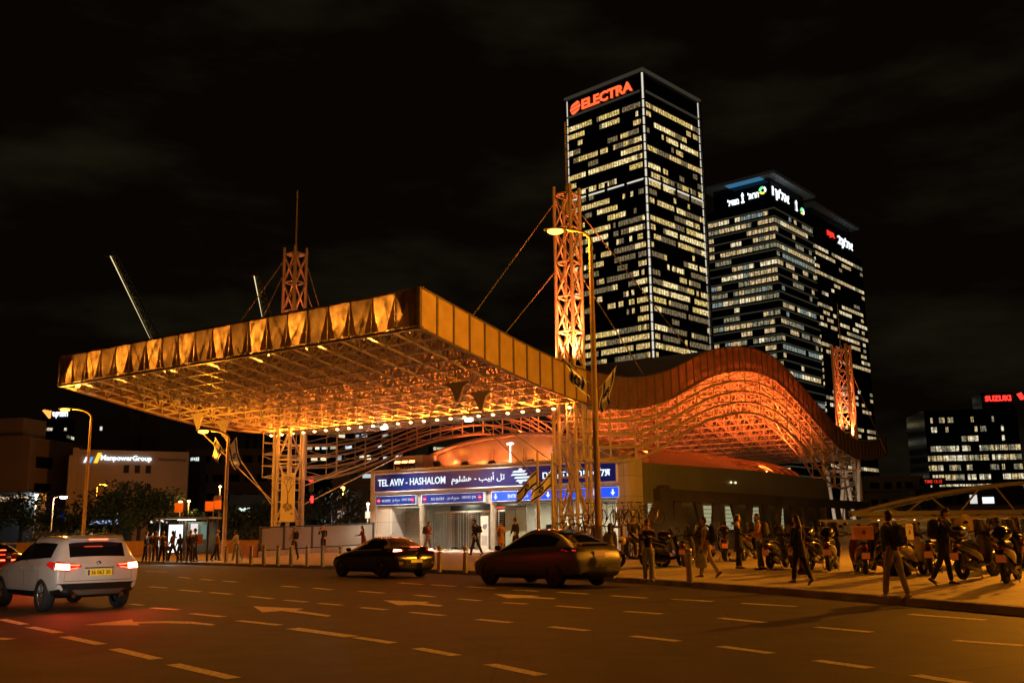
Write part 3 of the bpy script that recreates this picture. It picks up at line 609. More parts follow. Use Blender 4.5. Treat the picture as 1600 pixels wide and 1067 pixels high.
def subsign(x0, x1, kind):
    s = MB(); s.b2((x0, 5.7, 3.42), (x1, 5.94, 3.97)); o = s.build('direction_sign', blue if kind != 'no' else navy2, st); w_ = x1-x0
    s = MB(); s.b2((x0-.03, 5.69, 3.97), (x1+.03, 5.94, 4.0)); s.b2((x0-.03, 5.69, 3.39), (x1+.03, 5.94, 3.42)); s.b2((x0-.03, 5.69, 3.42), (x0, 5.94, 3.97)); s.b2((x1, 5.69, 3.42), (x1+.03, 5.94, 3.97)); s.build('frame', mat('sub sign frame', (.7, .75, .8), .4, emis=(.5, .7, 1), es=.35, var=0), o)
    if kind == 'no':
        for x in (x0+.25, x1-.25):
            q = MB(); disc(q, x, 5.685, 3.695, .15); q.build('no_entry_symbol', redE, o); q = MB(); q.b2((x-.1, 5.675, 3.67), (x+.1, 5.684, 3.72)); q.build('bar', litd, o)
        put_text('letters', 'NO ENTRY', litd, o, (x0+w_*.27, 5.695, 3.68), 0, w_*.22, .17, .01, .01)
        put_text('letters', AR_NO, litd, o, (x0+w_*.52, 5.695, 3.68), 0, w_*.2, .24, .01)
        put_text('letters', heb('אין כניסה'), litd, o, (x0+w_*.775, 5.695, 3.69), 0, w_*.22, .2, .01, .015)
    def arrow(x, big=1):
        q = MB(); q.prism([(x-.05, 5.68, 3.86), (x+.05, 5.68, 3.86), (x+.05, 5.68, 3.69), (x+.15, 5.68, 3.69), (x, 5.68, 3.51), (x-.15, 5.68, 3.69), (x-.05, 5.68, 3.69)], (0, .015, 0)); q.build('arrow', lit, o)
    if kind == 'entry':
        arrow(x0+.3)
        put_text('letters', 'ENTRY', lit, o, (x0+w_*.36, 5.695, 3.68), 0, w_*.17, .22, .01, .02)
        put_text('letters', AR_ENT, lit, o, (x0+w_*.56, 5.695, 3.68), 0, w_*.1, .3, .01)
        put_text('letters', heb('כניסה'), lit, o, (x0+w_*.75, 5.695, 3.69), 0, w_*.17, .22, .01, .02); arrow(x1-.3)
    if kind == 'icons':
        arrow(x1-.35)
        q = MB()   # walking figure and escalator pictograms
        for x in (x0+w_*.62, x0+w_*.25):
            disc(q, x, 5.68, 3.87, .05); q.prism([(x-.07, 5.68, 3.8), (x+.07, 5.68, 3.8), (x+.05, 5.68, 3.66), (x-.05, 5.68, 3.66)], (0, .01, 0)); q.prism([(x-.05, 5.68, 3.66), (x+.0, 5.68, 3.66), (x-.08, 5.68, 3.5), (x-.14, 5.68, 3.5)], (0, .01, 0)); q.prism([(x, 5.68, 3.66), (x+.05, 5.68, 3.66), (x+.14, 5.68, 3.5), (x+.08, 5.68, 3.5)], (0, .01, 0))
        q.build('pictogram', lit, o)
navy2 = mat('navy sub sign', (.005, .02, .16), .3, emis=(.01, .03, .3), es=.45, var=0)
subsign(-19.4, -16.0, 'no'); subsign(-15.45, -10.55, 'no'); subsign(-9.9, -5.5, 'entry'); subsign(-5.4, -1.1, 'icons')
p = MB(); p.b2((-9.0, 5.95, 2.95), (-7.6, 6.1, 3.1)); p.build('door_closer_box', dark, st); p = MB(); p.b2((-9.7, 5.95, 2.98), (-9.2, 6.05, 3.08)); p.build('exit_light', emi('red exit', (1, .05, .02), 1.2), st)
# roll shutter in the first bay, glazed doors in the third
gm_ = mat('shutter slats', (.36, .34, .28), .4, .5)
p = MB()
for k in range(26): p.box((-17.1, 7.15, ZF+.06+k*.098), (1.95, .03, .085), rot=Matrix.Rotation(.35, 3, 'X'))
p.build('roll_shutter', gm_, st)
glass = mat('greenish door glass', (.7, .9, .75), .05, trans=.9, var=0, spec=.5)
frost = mat('frosted door glass', (.55, .66, .5), .4, var=.05, trans=.35)
for x in (-9.75, -8.95):
    p = MB(); p.b2((x, 6.9, ZF+.03), (x+.76, 6.93, 2.9)); d_ = p.build('glass_door', frost, st)
    p = MB(); p.b2((x-.02, 6.88, ZF), (x+.78, 6.95, ZF+.03)); p.b2((x-.02, 6.88, 2.9), (x+.78, 6.95, 2.96)); p.b2((x+.76, 6.88, ZF), (x+.8, 6.95, 2.96)); p.build('door_frame', mat('door frame', (.25, .24, .22), .4, .6), d_)
p = MB(); p.box((-7.2, 6.9, 1.65), (.05, .9, 2.4), rot=Matrix.Rotation(.5, 3, 'Z')); p.build('glass_door', mat('dark door glass', (.06, .08, .12), .1), st)
# arched glass vault behind the sign
ribm = mat('vault rib', (.5, .32, .25), .4, .3)
glz = mat('vault glazing', (.42, .3, .26), .25, .1, var=.2, scale=.7)
vx0, vx1, VZ, VH = -19.0, -2.2, 5.45, 2.3
def vault(f, h=0): # f 0..1 across
    x = vx0+(vx1-vx0)*f; return x, VZ+(VH+h)*math.sqrt(max(0, 1-(2*f-1)**2))**1.1
p = MB(); N_ = 28
for i in range(N_):
    (xa, za), (xb, zb_) = vault(i/N_), vault((i+1)/N_); p.quad((xa, 9, za-.04), (xb, 9, zb_-.04), (xb, 42, zb_-.04), (xa, 42, za-.04))
p.build('vault_glazing', glz, st)
for j in range(17):
    y = 9+2.05*j; p = MB(); p.tube([(vault(i/N_)[0], y, vault(i/N_)[1]) for i in range(N_+1)], .1 if j else .17, 6); p.build('vault_rib', ribm, st)
p = MB()
for i in range(2, N_, 4): x, z = vault(i/N_); p.bar((x, 9, z), (x, 42, z), .04, 4)
p.build('vault_purlin', ribm, st)
p = MB(); p.b2((-19, 9.3, 6.1), (-2.2, 9.36, 6.16)); 
for x in (-12.3, -9.9, -7.2, -5): p.b2((x-.03, 9.2, 5.4), (x+.03, 9.3, 6.9))
p.build('service_rail', ribm, st)
p = MB(); p.prism([(vault(i/N_)[0], 9.4, vault(i/N_)[1]-.08) for i in range(N_+1)], (0, .05, 0)); p.build('vault_end_sheet', glz, st)
p = MB(); p.b2((-19.2, 7.2, 5.72), (-16.6, 8.6, 6.7)); p.build('roof_cabinet', mat('roof cabinet', (.4, .3, .25), .6), st)
for (x, y, z) in ((-16.3, 8.3, 6.15), (-13.9, 8.3, 6.0), (-11.7, 8.3, 5.95), (-8.6, 8.2, 5.85)):
    flood('small amber floodlight on the roof below the glass vault, %s' % {-16.3: 'leftmost', -13.9: 'second from the left', -11.7: 'third from the left', -8.6: 'rightmost'}[x], x, y, z, (.15, .7, .75), 130, (1, .22, .05), spot=150, group='amber floodlights under the vault')
p = MB(); p.ell((-9.3, 6.9, 6.98), (.28, .12, .06), 10, 6); p.bar((-9.3, 6.9, 5.7), (-9.3, 6.9, 6.95), .03, 6); 
o = p.build('pole_light', [emi('cool white lamp', (1, .95, .8), 10)], st)
# floods under the wave soffit, mounted on the hall roof
for i, (x, y) in enumerate(((-2.5, 14), (-2.5, 24), (-2.5, 34), (-12, 12), (-20.5, 20), (-20.5, 32))):
    flood('soffit floodlight on the hall roof number %s along it' % ('one', 'two', 'three', 'four', 'five', 'six')[i], x, y, 5.95 if x > -4 or x < -20 else 8.2, (-.45 if x > -10 else .45, .15, .8), 8000, (1, .14, .02), spot=158, group='soffit floodlights')
# light spilling from the soffit over the entrance
for x in (-16, -9.3): light('SPOT', (x, 2.6, 8.0), 7500, (1, .84, .62), roof, .2, 75, (0, .35, -1), blend=.7); e_ = MB(); e_.ell((x, 2.6, 8.08), (.3, .16, .08), 12, 6); e_.build('white_downlight', bulbW, roof)
# turnstiles (full height)
tsm = mat('brushed steel', (.55, .53, .48), .3, .9, var=.05)
def turnstile(x, label):
    o = empty('full_height_turnstile', S(-x, 7.3, ZF), ST_ROT, label, 'turnstile', 'full height turnstiles in the entrance')
    p = MB()
    for dx in (-.62, .62): 
        for dy in (-.5, .5): p.b2((dx-.03, dy-.03, 0), (dx+.03, dy+.03, 2.35))
    p.b2((-.66, -.55, 2.35), (.66, .55, 2.45)); p.build('frame', tsm, o)
    p = MB(); p.tube([(0, 0, .05), (0, 0, 2.35)], .05, 8)
    for k in range(18):
        z = .2+k*.12
        for a in (20, 140, 260): p.bar((0, 0, z), (.56*math.cos(R(a)), .56*math.sin(R(a)), z), .024, 4)
    p.build('rotor', tsm, o)
    p = MB()
    for k in range(18): z = .26+k*.12; p.bar((-.62, -.5, z), (-.12, -.5, z), .024, 4)
    p.build('comb_barrier', tsm, o); return o
for x, l in ((-14.7, 'leftmost full height turnstile of the open bay'), (-13.3, 'second full height turnstile from the left pillar'), (-11.9, 'third full height turnstile, behind the walking man in black'), (-10.8, 'rightmost full height turnstile beside the round pillar')): turnstile(x, l)
p = MB(); p.b2((-15.6, 8.9, ZF), (-10.1, 9.0, 3.5)); p.build('inner_screen', mat('dark screen', (.006, .007, .006), .3), st)  # black sheet added in place of interior shade behind the turnstiles
light('AREA', (-12.9, 6.4, 3.3), 60, (1, .86, .62), st, 1.5, aim=(0, .5, -1))
# info board by the turnstiles
o = empty('notice_board', S(10.75, 6.1, ZF), ST_ROT, 'white upright notice board beside the right pillar of the entrance', 'notice board'); p = MB(); p.b2((-.28, -.02, 0), (.28, .02, 2.1)); p.build('board', mat('white board', (.8, .8, .76), .5), o)
p = MB(); p.prism([(-.15, -.03, 1.35), (.05, -.03, 1.25), (.2, -.03, 1.4), (.2, -.03, 1.6), (-.1, -.03, 1.55)], (0, .008, 0)); p.build('picture', mat('dull print', (.2, .2, .25)), o)
p = MB(); p.b2((-.2, -.03, .3), (.2, -.022, .9)); p.build('text_block', mat('pale print', (.5, .5, .5)), o)
# ================================================================ DARK SIDE BRIDGE TRUSS
tb_ = empty('side_truss', S(-4, -1.2, 0), ST_ROT, 'dark steel side truss with wide slanted legs beside the olive wall', 'truss wall')
dsm = mat('dark green steel', (.05, .05, .036), .45, .3, var=.2, scale=1)
p = MB()
def pz3(t): return 3.55-.0*t
p.b2((-.2, 1.4, 2.95), (.2, 38.6, 3.55)); p.build('top_chord', dsm, tb_)
p = MB(); pts = []
for k in range(9):
    a = math.pi*(1-k/8); pts.append((0, 2.1+.55*math.cos(a), 3.15+.6*math.sin(a)))
p.prism([(-.22, 1.0-1.6, .3), (-.22, .6, 2.0)]+[(-.22, y, z) for _, y, z in pts]+[(-.22, 2.9, .3)], (.44, 0, 0)); p.build('end_fin', dsm, tb_)
p = MB(); p.b2((-.22, 2, .3), (.22, 38.6, 1.0)); p.build('bottom_chord', dsm, tb_)
yy = 3.2; k = 0
while yy < 37:
    p = MB(); q_ = .9 if k % 2 else -.5; p.prism([(-.08, yy, 2.95), (-.08, yy+.85, 2.95), (-.08, yy+.62+q_, 1.0), (-.08, yy+.2+q_, 1.0)], (.16, 0, 0)); p.build('leg', dsm, tb_); yy += 2.5; k += 1
p = MB(); p.b2((-.2, 38.6, .2), (.2, 39.2, 3.6)); p.build('end_post', dsm, tb_)
# ================================================================ FENCE, BANNER
fn = empty('panel_fence', (0, 0, 0), 0, 'grey glazed panel fence in dark frames left of the station hall', 'fence')
A_, B_ = Vector((xat(407, 58), 58, 0)), Vector((xat(583, 64.5), 64.5, 0)); d_ = (B_-A_); L_ = d_.length; d_.normalize(); fn.location = A_; fn.rotation_euler.z = math.atan2(d_.y, d_.x)
pg_ = mat('grey fence panel', (.26, .24, .21), .3, var=.06, scale=.6)
def upz(f): return .72+(.95-.72)*f
for a_, b_ in ((0, .19), (.19, .43), (.43, 1.)):
    p = MB(); x0, x1 = L_*a_+.07, L_*b_-.07; p.prism([(x0, 0, upz(a_)), (x1, 0, upz(b_)), (x1, 0, upz(b_)+1.2), (x0, 0, upz(a_)+1.2)], (0, .04, 0)); p.build('panel', pg_, fn)
p = MB()
for f in (0, .19, .43, 1.): p.b2((L_*f-.06, -.04, .4), (L_*f+.06, .09, upz(f)+1.32))
p.bar((0, .02, upz(0)+1.26), (L_, .02, upz(1)+1.26), .06, 4); p.bar((0, .02, upz(0)-.05), (L_, .02, upz(1)-.05), .06, 4); p.build('frame', mat('fence frame', (.05, .045, .04), .5, .4), fn)
p = MB(); p.prism([(-.2, -.1, .3), (L_, -.1, .3), (L_, -.1, .86), (-.2, -.1, .64)], (0, .3, 0)); p.build('plinth', pave, fn)
p = MB(); p.b2((-1.0, -.3, .3), (-.15, .3, 1.05)); tag(p.build('planter_box', mat('rust planter', (.3, .14, .07), .6), None, loc=A_), 'small rust coloured planter box at the left end of the panel fence', 'planter')
bn = empty('banner', S(21.05, -.62, 0), ST_ROT, 'white hanging banner with a drawing of a bare tree on the left mast', 'banner')
p = MB(); p.b2((-.62, -.03, 2.35), (.62, 0, 5.35)); p.build('cloth', mat('banner cloth', (.62, .58, .56), .7, var=.03), bn)
ink = mat('drawing ink', (.16, .12, .13), .8)
p = MB(); rb = random.Random(3)
def br_(x, z, a, l, w_, dpt):
    x2, z2 = x+l*math.sin(a), z+l*math.cos(a)
    if abs(x2) > .56: return
    n_ = Vector((math.cos(a), 0, -math.sin(a)))
    p.prism([Vector((x, -.045, z))-n_*w_, Vector((x, -.045, z))+n_*w_, Vector((x2, -.045, z2))+n_*w_*.6, Vector((x2, -.045, z2))-n_*w_*.6], (0, .012, 0))
    if dpt: 
        for s_ in (-1, 1): br_(x2, z2, a*.6+s_*rb.uniform(.3, .65), l*rb.uniform(.62, .8), w_*.6, dpt-1)
br_(0, 3.5, .03, .6, .05, 5)
for k in range(120):
    a = rb.uniform(0, 6.28); r_ = rb.random()**.5; x, z = .42*r_*math.cos(a), 3.25+.26*r_*math.sin(a); s_ = rb.uniform(.02, .05); p.prism([(x-s_, -.04, z), (x, -.04, z-s_), (x+s_, -.04, z), (x, -.04, z+s_)], (0, .006, 0))
p.build('tree_drawing', ink, bn)
p = MB(); p.b2((.28, -.045, 2.8), (.5, -.03, 2.87)); p.b2((-.3, -.045, 5.1), (.3, -.03, 5.13)); p.b2((-.36, -.045, 4.98), (.36, -.03, 5.01)); p.build('small_print', ink, bn)
# ================================================================ BOLLARDS
bm_ = mat('bollard steel', (.45, .43, .38), .35, .7, var=.1); bcap = mat('bollard cap', (.3, .22, .08), .4, .4)
bo = empty('bollard', (0, 0, 0)); p = MB(); p.lathe([(0, .9), (.05, .9), (.075, .885), (.085, .86), (.085, .72)], 20); p.lathe([(.085, .70), (.085, 0)], 20); p.build('post', bm_, bo)
p = MB(); p.lathe([(.088, .85), (.09, .85), (.09, .79), (.088, .79)], 20); p.build('cap_band', bcap, bo)
BL = [(353, 878, 'left of the walking man in white'), (371, 881, 'in front of the lamp and flag pole'), (392, 882, 'between the flag pole and the panel fence'), (412, 884, 'left end of the panel fence'), (434, 884.5, 'in front of the left lattice mast'), (454.5, 884.5, 'beside the man in the pale jacket'), (480, 885, 'with yellow top, left of the man on the phone'), (504, 885.5, 'directly in front of the man on the phone'), (532, 886, 'half hidden behind the black hatchback nose'), (686.6, 895, 'just behind the black hatchback'), (727, 896, 'between the two dark cars'), (957, 903, 'at the tail of the matt grey car'), (1019.5, 907, 'beside the legs of the standing man in pale trousers'), (1078, 909.5, 'alone on the pavement left of the walking man with a plastic bag')]
for i, (x, y, l) in enumerate(BL):
    o = bo if i == 0 else copy_tree(bo); o.location = gp(x, y, .16); o.location.z = pz(o.location.x, o.location.y); o['label'] = 'steel bollard '+l; o['category'] = 'bollard'; o['group'] = 'bollards along the kerb'
# ================================================================ FLAGS
flw = mat('flag cloth', (.72, .76, .85), .8, var=.05); flb = mat('flag blue', (.01, .03, .3), .8, var=.05); trimY = mat('yellow trim', (.7, .4, .02), .7)
def flag(parent, o_, e_, out, W_=.95, H_=1.35, fold=.16, seed=0, droop=0.):
    """o_->e_ hoist edge (along the staff); out = fly direction vector (unit-ish, scaled by H_)"""
    o_, e_, out = Vector(o_), Vector(e_), Vector(out).normalized(); nrm = (e_-o_).normalized().cross(out).normalized(); Lh = (e_-o_).length
    def P(u, v):
        return o_+(e_-o_)*v+out*(u*H_)+nrm*(fold*math.sin(u*9+seed+v*2)*u**.6)+Vector((0, 0, -droop*u*u))+(e_-o_).normalized()*(.1*math.sin(u*6+seed)*u)-(e_-o_)*v*.25*u
    def patch(name, u0, u1, v0, v1, m_, off, nu=14, nv=8):
        mb = MB(); 
        for sgn in (1, -1):
            vs = [P(u0+(u1-u0)*i/nu, v0+(v1-v0)*j/nv)+nrm*off*sgn for i in range(nu+1) for j in range(nv+1)]
            mb.add(vs, [(i*(nv+1)+j, i*(nv+1)+j+1, (i+1)*(nv+1)+j+1, (i+1)*(nv+1)+j) for i in range(nu) for j in range(nv)], 0, True)
        return mb.build(name, m_, parent)
    patch('cloth', 0, 1, 0, 1, flw, .002); patch('stripe', 0, 1, .1, .25, flb, .006, nv=2); patch('stripe', 0, 1, .75, .9, flb, .006, nv=2)
    mb = MB(); r_ = .21
    for tri in (0, 1):
        an = [math.pi/2+2*math.pi*k/3+tri*math.pi for k in range(3)]; q = [(r_*math.cos(a)*Lh/H_*1.0, r_*math.sin(a)) for a in an]
        for k in range(3):
            (a0, b0), (a1, b1) = q[k], q[(k+1) % 3]
            for s_ in range(4):
                u0, v0, u1, v1 = .5+a0+(a1-a0)*s_/4, .5+b0+(b1-b0)*s_/4, .5+a0+(a1-a0)*(s_+1)/4, .5+b0+(b1-b0)*(s_+1)/4
                for sg in (.012, -.012): mb.bar(P(u0, v0)+nrm*sg, P(u1, v1)+nrm*sg, .022, 4)
    mb.build('star', flb, parent)
def staff_flag(label, a, b, o2, seed, size=1.15, fold=.16):
    o = empty('flag', a, 0, label, 'flag', 'national flags on staffs'); a = Vector(a); b = Vector(b)-a
    q = MB(); q.bar((0, 0, 0), b, .022, 6); q.build('staff', mat('flag staff', (.5, .42, .3), .5), o)
    flag(o, b*.98, b*.2, o2, H_=size, seed=seed, fold=fold); return o
z35 = lambda px, py: dp(px, py, 35)
staff_flag('blue and white flag drooping left of the tall lamp pole, over the fascia', z35(925, 599)+Vector((-.08, 0, 0)), z35(882, 562), (.28, -.2, -1), 1, 1.05)
staff_flag('blue and white flag drooping right of the tall lamp pole, over the fascia', z35(930, 608)+Vector((.12, 0, 0)), z35(963, 572), (-.2, .1, -1), 4, 1.3, .1)
z56 = lambda px, py: dp(px, py, 56)
staff_flag('blue and white flag left of the pole near the bus shelter', z56(350, 705), z56(336, 683), (-.15, .2, -1), 2, 1.0)
staff_flag('blue and white flag right of the pole near the bus shelter', z56(352, 705), z56(370, 683), (.15, .2, -1), 5, 1.5)
def flagpole(label, px, Y, topy, seed):
    b = at(px, Y); h = dp(px, topy, Y).z-b.z; o = empty('flagpole', b, 0, label, 'flagpole', 'flagpoles before the station'); q = MB(); q.tube([(0, 0, 0), (0, 0, 2), (0, 0, h)], [.08, .075, .05], 10); q.build('pole', mat('white pole', (.55, .52, .5), .4), o)
    f_ = empty('flag', b+Vector((0, 0, h-.15)), 0, label.replace('white flagpole', 'blue and white flag blowing left on the flagpole'), 'flag', 'flags before the station'); flag(f_, (-.05, 0, -1.35), (-.05, 0, -.65), (-.8, -.1, -.6), H_=1.15, seed=seed, fold=.1, droop=.15)
flagpole('white flagpole before the entry sign, nearer the gates', 842, 45, 706, 0.5); flagpole('white flagpole beside the right lattice mast', 865, 44, 708, 2.5)
# ================================================================ TOWERS
def tower(name, label, pc, pcy, Y, rot, pl, pr_, floors, fh, nl, nr, wmats, lit_p, wallm, rng, top_band=2, cat='tower', inset=0., runs=.7, wh=.62, ledge=None, zbase=-.3, hidden_below=0, dark_runs=None, nwin=100, pyl=None, lit_r=None, wr_mats=None):
    """corner at pixel (pc,pcy) at depth Y; left face towards local -x on y=0, right face along +y on x=0; pl/pr_ = pixel x of the far edges at the top"""
    c = dp(pc, pcy, Y); zt_ = c.z; o = empty(name, (c.x, c.y, 0), rot, label, cat)
    dx = Vector((math.cos(rot), math.sin(rot), 0)); dy = Vector((-math.sin(rot), math.cos(rot), 0))
    def solve(dirn, px):
        lo, hi = 0, 400
        for _ in range(40):
            m_ = (lo+hi)/2; q = c+dirn*m_; v = q-CAM; x = 800+FPX*v.dot(_r)/v.dot(_f)
            if (dirn is not dy and x > px) or (dirn is dy and x < px): lo = m_
            else: hi = m_
        return lo
    wl = solve(-dx, pl); wr_ = solve(dy, pr_) if isinstance(pr_, (int, float)) else pr_[0]
    p = MB(); p.b2((-wl, 0, zbase), (0, wr_, zt_)); p.build('body', wallm, o)
    quads = []
    for face, n_, W_ in (('L', nl, wl), ('R', nr, wr_)):
        cw = W_/n_
        if face == 'R' and lit_r is not None: lit_p = lit_r
        for f in range(floors):
            z1 = zt_-(top_band+f+1)*fh; z0 = z1+fh*(1-wh)*.5; z1_ = z0+fh*wh
            if z0 < hidden_below: break
            state = rng.random() < lit_p; mi = 0; fl = rng.random(); lp = min(.96, max(.04, lit_p+(fl-.5)*1.1))
            for k in range(n_):
                if rng.random() > runs: state = rng.random() < lp; mi = rng.randrange(len(wmats))
                if state and rng.random() > .06: quads.append((face, k*cw+cw*.07, (k+1)*cw-cw*.07, z0, z1_, mi))
    rng.shuffle(quads); quads.sort(key=lambda q: (q[0] != 'L'))
    def put(mb, q):
        face, a, b, z0, z1, mi = q
        if face == 'L': mb.b2((-b, -.08, z0), (-a, -.02, z1), mi)
        else: mb.b2((.02, a, z0), (.08, b, z1), mi)
    for q in quads[:nwin]: mb = MB(); put(mb, q[:5]+(0,)); mb.build('window', wmats[q[5]], o)
    if len(quads) > nwin:
        mb = MB()
        for q in quads[nwin:]: put(mb, q)
        mb.build('window', wmats, o, kind='stuff')
    if ledge:
        mb = MB()
        for f in range(floors+1):
            z = zt_-(top_band+f)*fh
            if z < hidden_below: break
            mb.b2((-wl-.3, -.35, z-.14*fh), (.35, -.1, z)); mb.b2((.1, -.1, z-.14*fh), (.35, wr_+.3, z))
        mb.build('floor_ledges', ledge, o)
    return o, wl, wr_, zt_
R_T = -R(43.1)
dglass = mat('dark tower glass', (.012, .014, .016), .12, .0, var=.1, scale=.05, spec=.8)
tconc = mat('tower edge concrete', (.16, .14, .11), .6)
w1 = winmat('office light warm', (1, .7, .26), .8, mull=1.25); w2 = winmat('office light pale', (1, .78, .36), 1.15, mull=1.25); w3 = winmat('office light dim', (.95, .7, .35), .22, mull=1.25); w4 = winmat('office light yellow', (1, .72, .22), .8, mull=1.25)
rg = random.Random(11)
o, wl, wr_, zt_ = tower('office_tower', 'tallest dark glass tower with red sign letters and white light strips on its corners', 1003, 112, 380, R_T, 886, 1090, 46, 3.75, 30, 24, [w1, w2, w3, w4, w3], .72, dglass, rg, top_band=3.2, hidden_below=20, runs=.66, wh=.56, ledge=mat('tower spandrel', (.05, .05, .042), .4))
ledL = emi('white led strip', (1, .93, .78), .8); ledD = emi('dim led strip', (.8, .75, .65), .35)
for nm, x, y, z0, mm, r_ in (('corner', 0.0, 0.0, 62, ledL, .32), ('left', -wl, 0, 128, ledL, .3), ('right', 0, wr_, 105, ledL, .32), ('right low', 0, wr_, 12, ledD, .4)):
    p = MB(); zt2 = zt_-.5 if nm != 'right low' else 104; r_ *= .7; p.b2((x-r_, y-r_-.1, z0), (x+r_, y+r_, zt2)); p.build('light_strip', mm, o)
p = MB(); p.b2((-wl-.9, -1, 0), (-wl, 0, zt_)); p.b2((.0, wr_, 0), (1.1, wr_+1, zt_)); p.b2((-1.2, -.5, 20), (-.4, -.06, zt_)); p.b2((.06, .4, 20), (.5, 1.2, zt_)); p.build('corner_fin', tconc, o)
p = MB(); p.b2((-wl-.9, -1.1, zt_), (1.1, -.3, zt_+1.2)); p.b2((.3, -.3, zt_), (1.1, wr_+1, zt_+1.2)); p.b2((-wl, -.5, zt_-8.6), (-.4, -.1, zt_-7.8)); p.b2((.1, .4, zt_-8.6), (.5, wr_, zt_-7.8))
p.build('roof_rim', emi('rim glow', (1, .85, .6), .035), o)  # rim is no lamp; weak glow stands in for light on it
zband = dp(1008, 277.6, 380).z
for k in range(4):
    p = MB(); a = wl*k/4+.8; b = wl*(k+1)/4-.8; p.b2((-b, -.5, zband-.5), (-a, -.12, zband)); p.build('light_strip', ledL, o)
    p = MB(); a = wr_*k/4+.8; b = wr_*(k+1)/4-.8; p.b2((.12, a, zband-.5), (.5, b, zband)); p.build('light_strip', ledL, o)
p = MB(); 
for k in range(1, 4):
    p.b2((-wl*k/4-.8, -.4, zband-3), (-wl*k/4+.8, -.1, zband+3)); p.b2((.1, wr_*k/4-.8, zband-3), (.4, wr_*k/4+.8, zband+3))
p.build('band_pier', tconc, o)
redL = emi('red orange sign letters', (1, .11, .03), 1.7)
sx0, sx1 = -wl*.79, -wl*.12; zs = zt_-4.6
put_text('letters', 'ELECTRA', redL, o, ((sx0+sx1)/2, -.3, zs), 0, sx1-sx0, 4.6, .3, .035)
p = MB(); cx = -wl*.885; rr = wl*.068
for k in range(3):   # slashed roundel emblem
    z0 = -rr+rr*.08+k*rr*.66; pts = []
    h0, h1 = z0, z0+rr*.46
    for a in range(9):
        zz = h0+(h1-h0)*a/8; pts.append((cx+math.sqrt(max(.05, rr*rr-zz*zz))*1.0, -.3, zs+zz+rr*.15))
    for a in range(9):
        zz = h1-(h1-h0)*a/8; pts.append((cx-math.sqrt(max(.05, rr*rr-zz*zz))*1.0, -.3, zs+zz-rr*.2))
    p.prism(pts, (0, .25, 0))
p.build('emblem', redL, o)
# twin towers
w5 = winmat('office cells warm', (1, .72, .36), .65, mull=1.7); w6 = winmat('office cells pale', (1, .82, .5), .95, mull=1.7); w7 = winmat('office cells dim', (.9, .8, .5), .28, mull=1.7); w8 = winmat('office cells cool', (.75, .9, .8), .3, mull=1.7)
led = mat('tower ledge', (.2, .19, .15), .5, emis=(.9, .85, .5), es=.03)  # ledges are no lamps; faint emission stands in for light on them
R_A = -R(40)
o, wl, wr_, zt_ = tower('office_tower', 'middle tower with pale floor ledges, overhanging roof and white Hebrew sign', 1208, 310, 430, R_A, 1105, 1268, 38, 3.9, 12, 14, [w5, w6, w5, w7, w7, w8], .66, dglass, rg, top_band=1.1, hidden_below=20, runs=.45, wh=.5, ledge=led, lit_r=.34)
top2 = dp(1203, 270, 430).z
p = MB(); p.b2((-wl*.92, 2, zt_), (-2, wr_*.92, top2-1.5)); p.build('penthouse', dglass, o)
p = MB(); p.b2((-wl*1.02, -3, top2-1.5), (2.5, wr_*1.02, top2)); p.build('roof_slab', mat('tower roof slab', (.2, .22, .22), .5, emis=(.5, .5, .4), es=.012), o)  # faint emission put in as light on the slab
p = MB(); p.b2((-wl*.66, -2.6, top2-1.9), (-wl*.14, 1.6, top2-1.55)); p.build('blue_cove_light', emi('blue cove', (.1, .4, .75), .35), o)
whL = emi('white sign letters', (.85, .95, 1.), 2.4); green = emi('green sign', (.15, .9, .3), 1.6); yel = emi('yellow sign', (.9, .8, .1), 1.6)
zs = zt_+(top2-zt_)*.36
put_text('letters', heb('מגדל'), whL, o, (-wl*.66+1.5, 1.8, zs-1), 0, wl*.17, 3.2, .2, .02); put_text('letters', heb('הראל'), whL, o, (-wl*.34+1, 1.8, zs), 0, wl*.16, 3.2, .2, .02)
def chesspiece(mb, x, y, z, s, ax='x'):
    for a, b, w_ in ((0, .5, 1.), (.5, 2.2, .45), (2.2, 2.8, .8), (2.8, 3.3, .35)):
        mb.b2((x-w_*s/2, y, z+a*s), (x+w_*s/2, y+.2, z+b*s)) if ax == 'x' else mb.b2((x, y-w_*s/2, z+a*s), (x+.2, y+w_*s/2, z+b*s))
p = MB(); chesspiece(p, -wl*.5+1, 1.6, zs-2.6, 1.5); chesspiece(p, -1.8, wr_*.7, zs-2.8, 1.6, 'y'); p.build('emblem', whL, o)
def swirl(o, x, y, z, ax, r_):
    for k, m_ in ((0, green), (1, yel), (2, whL)):
        mb = MB(); pts = [];
        for a in range(13):
            an = R(80+120*k+a*8.5); q = r_*(1-.03*k); pts.append((q*math.cos(an), q*math.sin(an)))
        for a in range(13):
            an = R(80+120*k+(12-a)*8.5); pts.append((r_*.45*math.cos(an)+.1, r_*.45*math.sin(an)))
        mb.prism([(x+u, y, z+v) if ax == 'x' else (x, y+u, z+v) for u, v in pts], (0, .2, 0) if ax == 'x' else (.2, 0, 0)); mb.build('swirl_emblem', m_, o)
swirl(o, -wl*.14-1, 1.7, zs+1.2, 'x', 1.9); swirl(o, -1.9, wr_*.86, zs-1.5, 'y', 2.)
put_text('letters', '1'+heb('אלון'), whL, o, (-1.9, wr_*.3, zs+.3), math.pi/2, wr_*.42, 6.2, .2, .01)
o, wl, wr_, zt_ = tower('office_tower', 'furthest right of the three lit towers, red and white sign under its roof', 1272, 368, 560, R_A, 1262, 1346, 34, 3.9, 3, 15, [w5, w6, w5, w7], .5, dglass, rg, top_band=1.1, hidden_below=25, runs=.35, wh=.5, zbase=-.3)
top2 = dp(1275, 318, 560).z
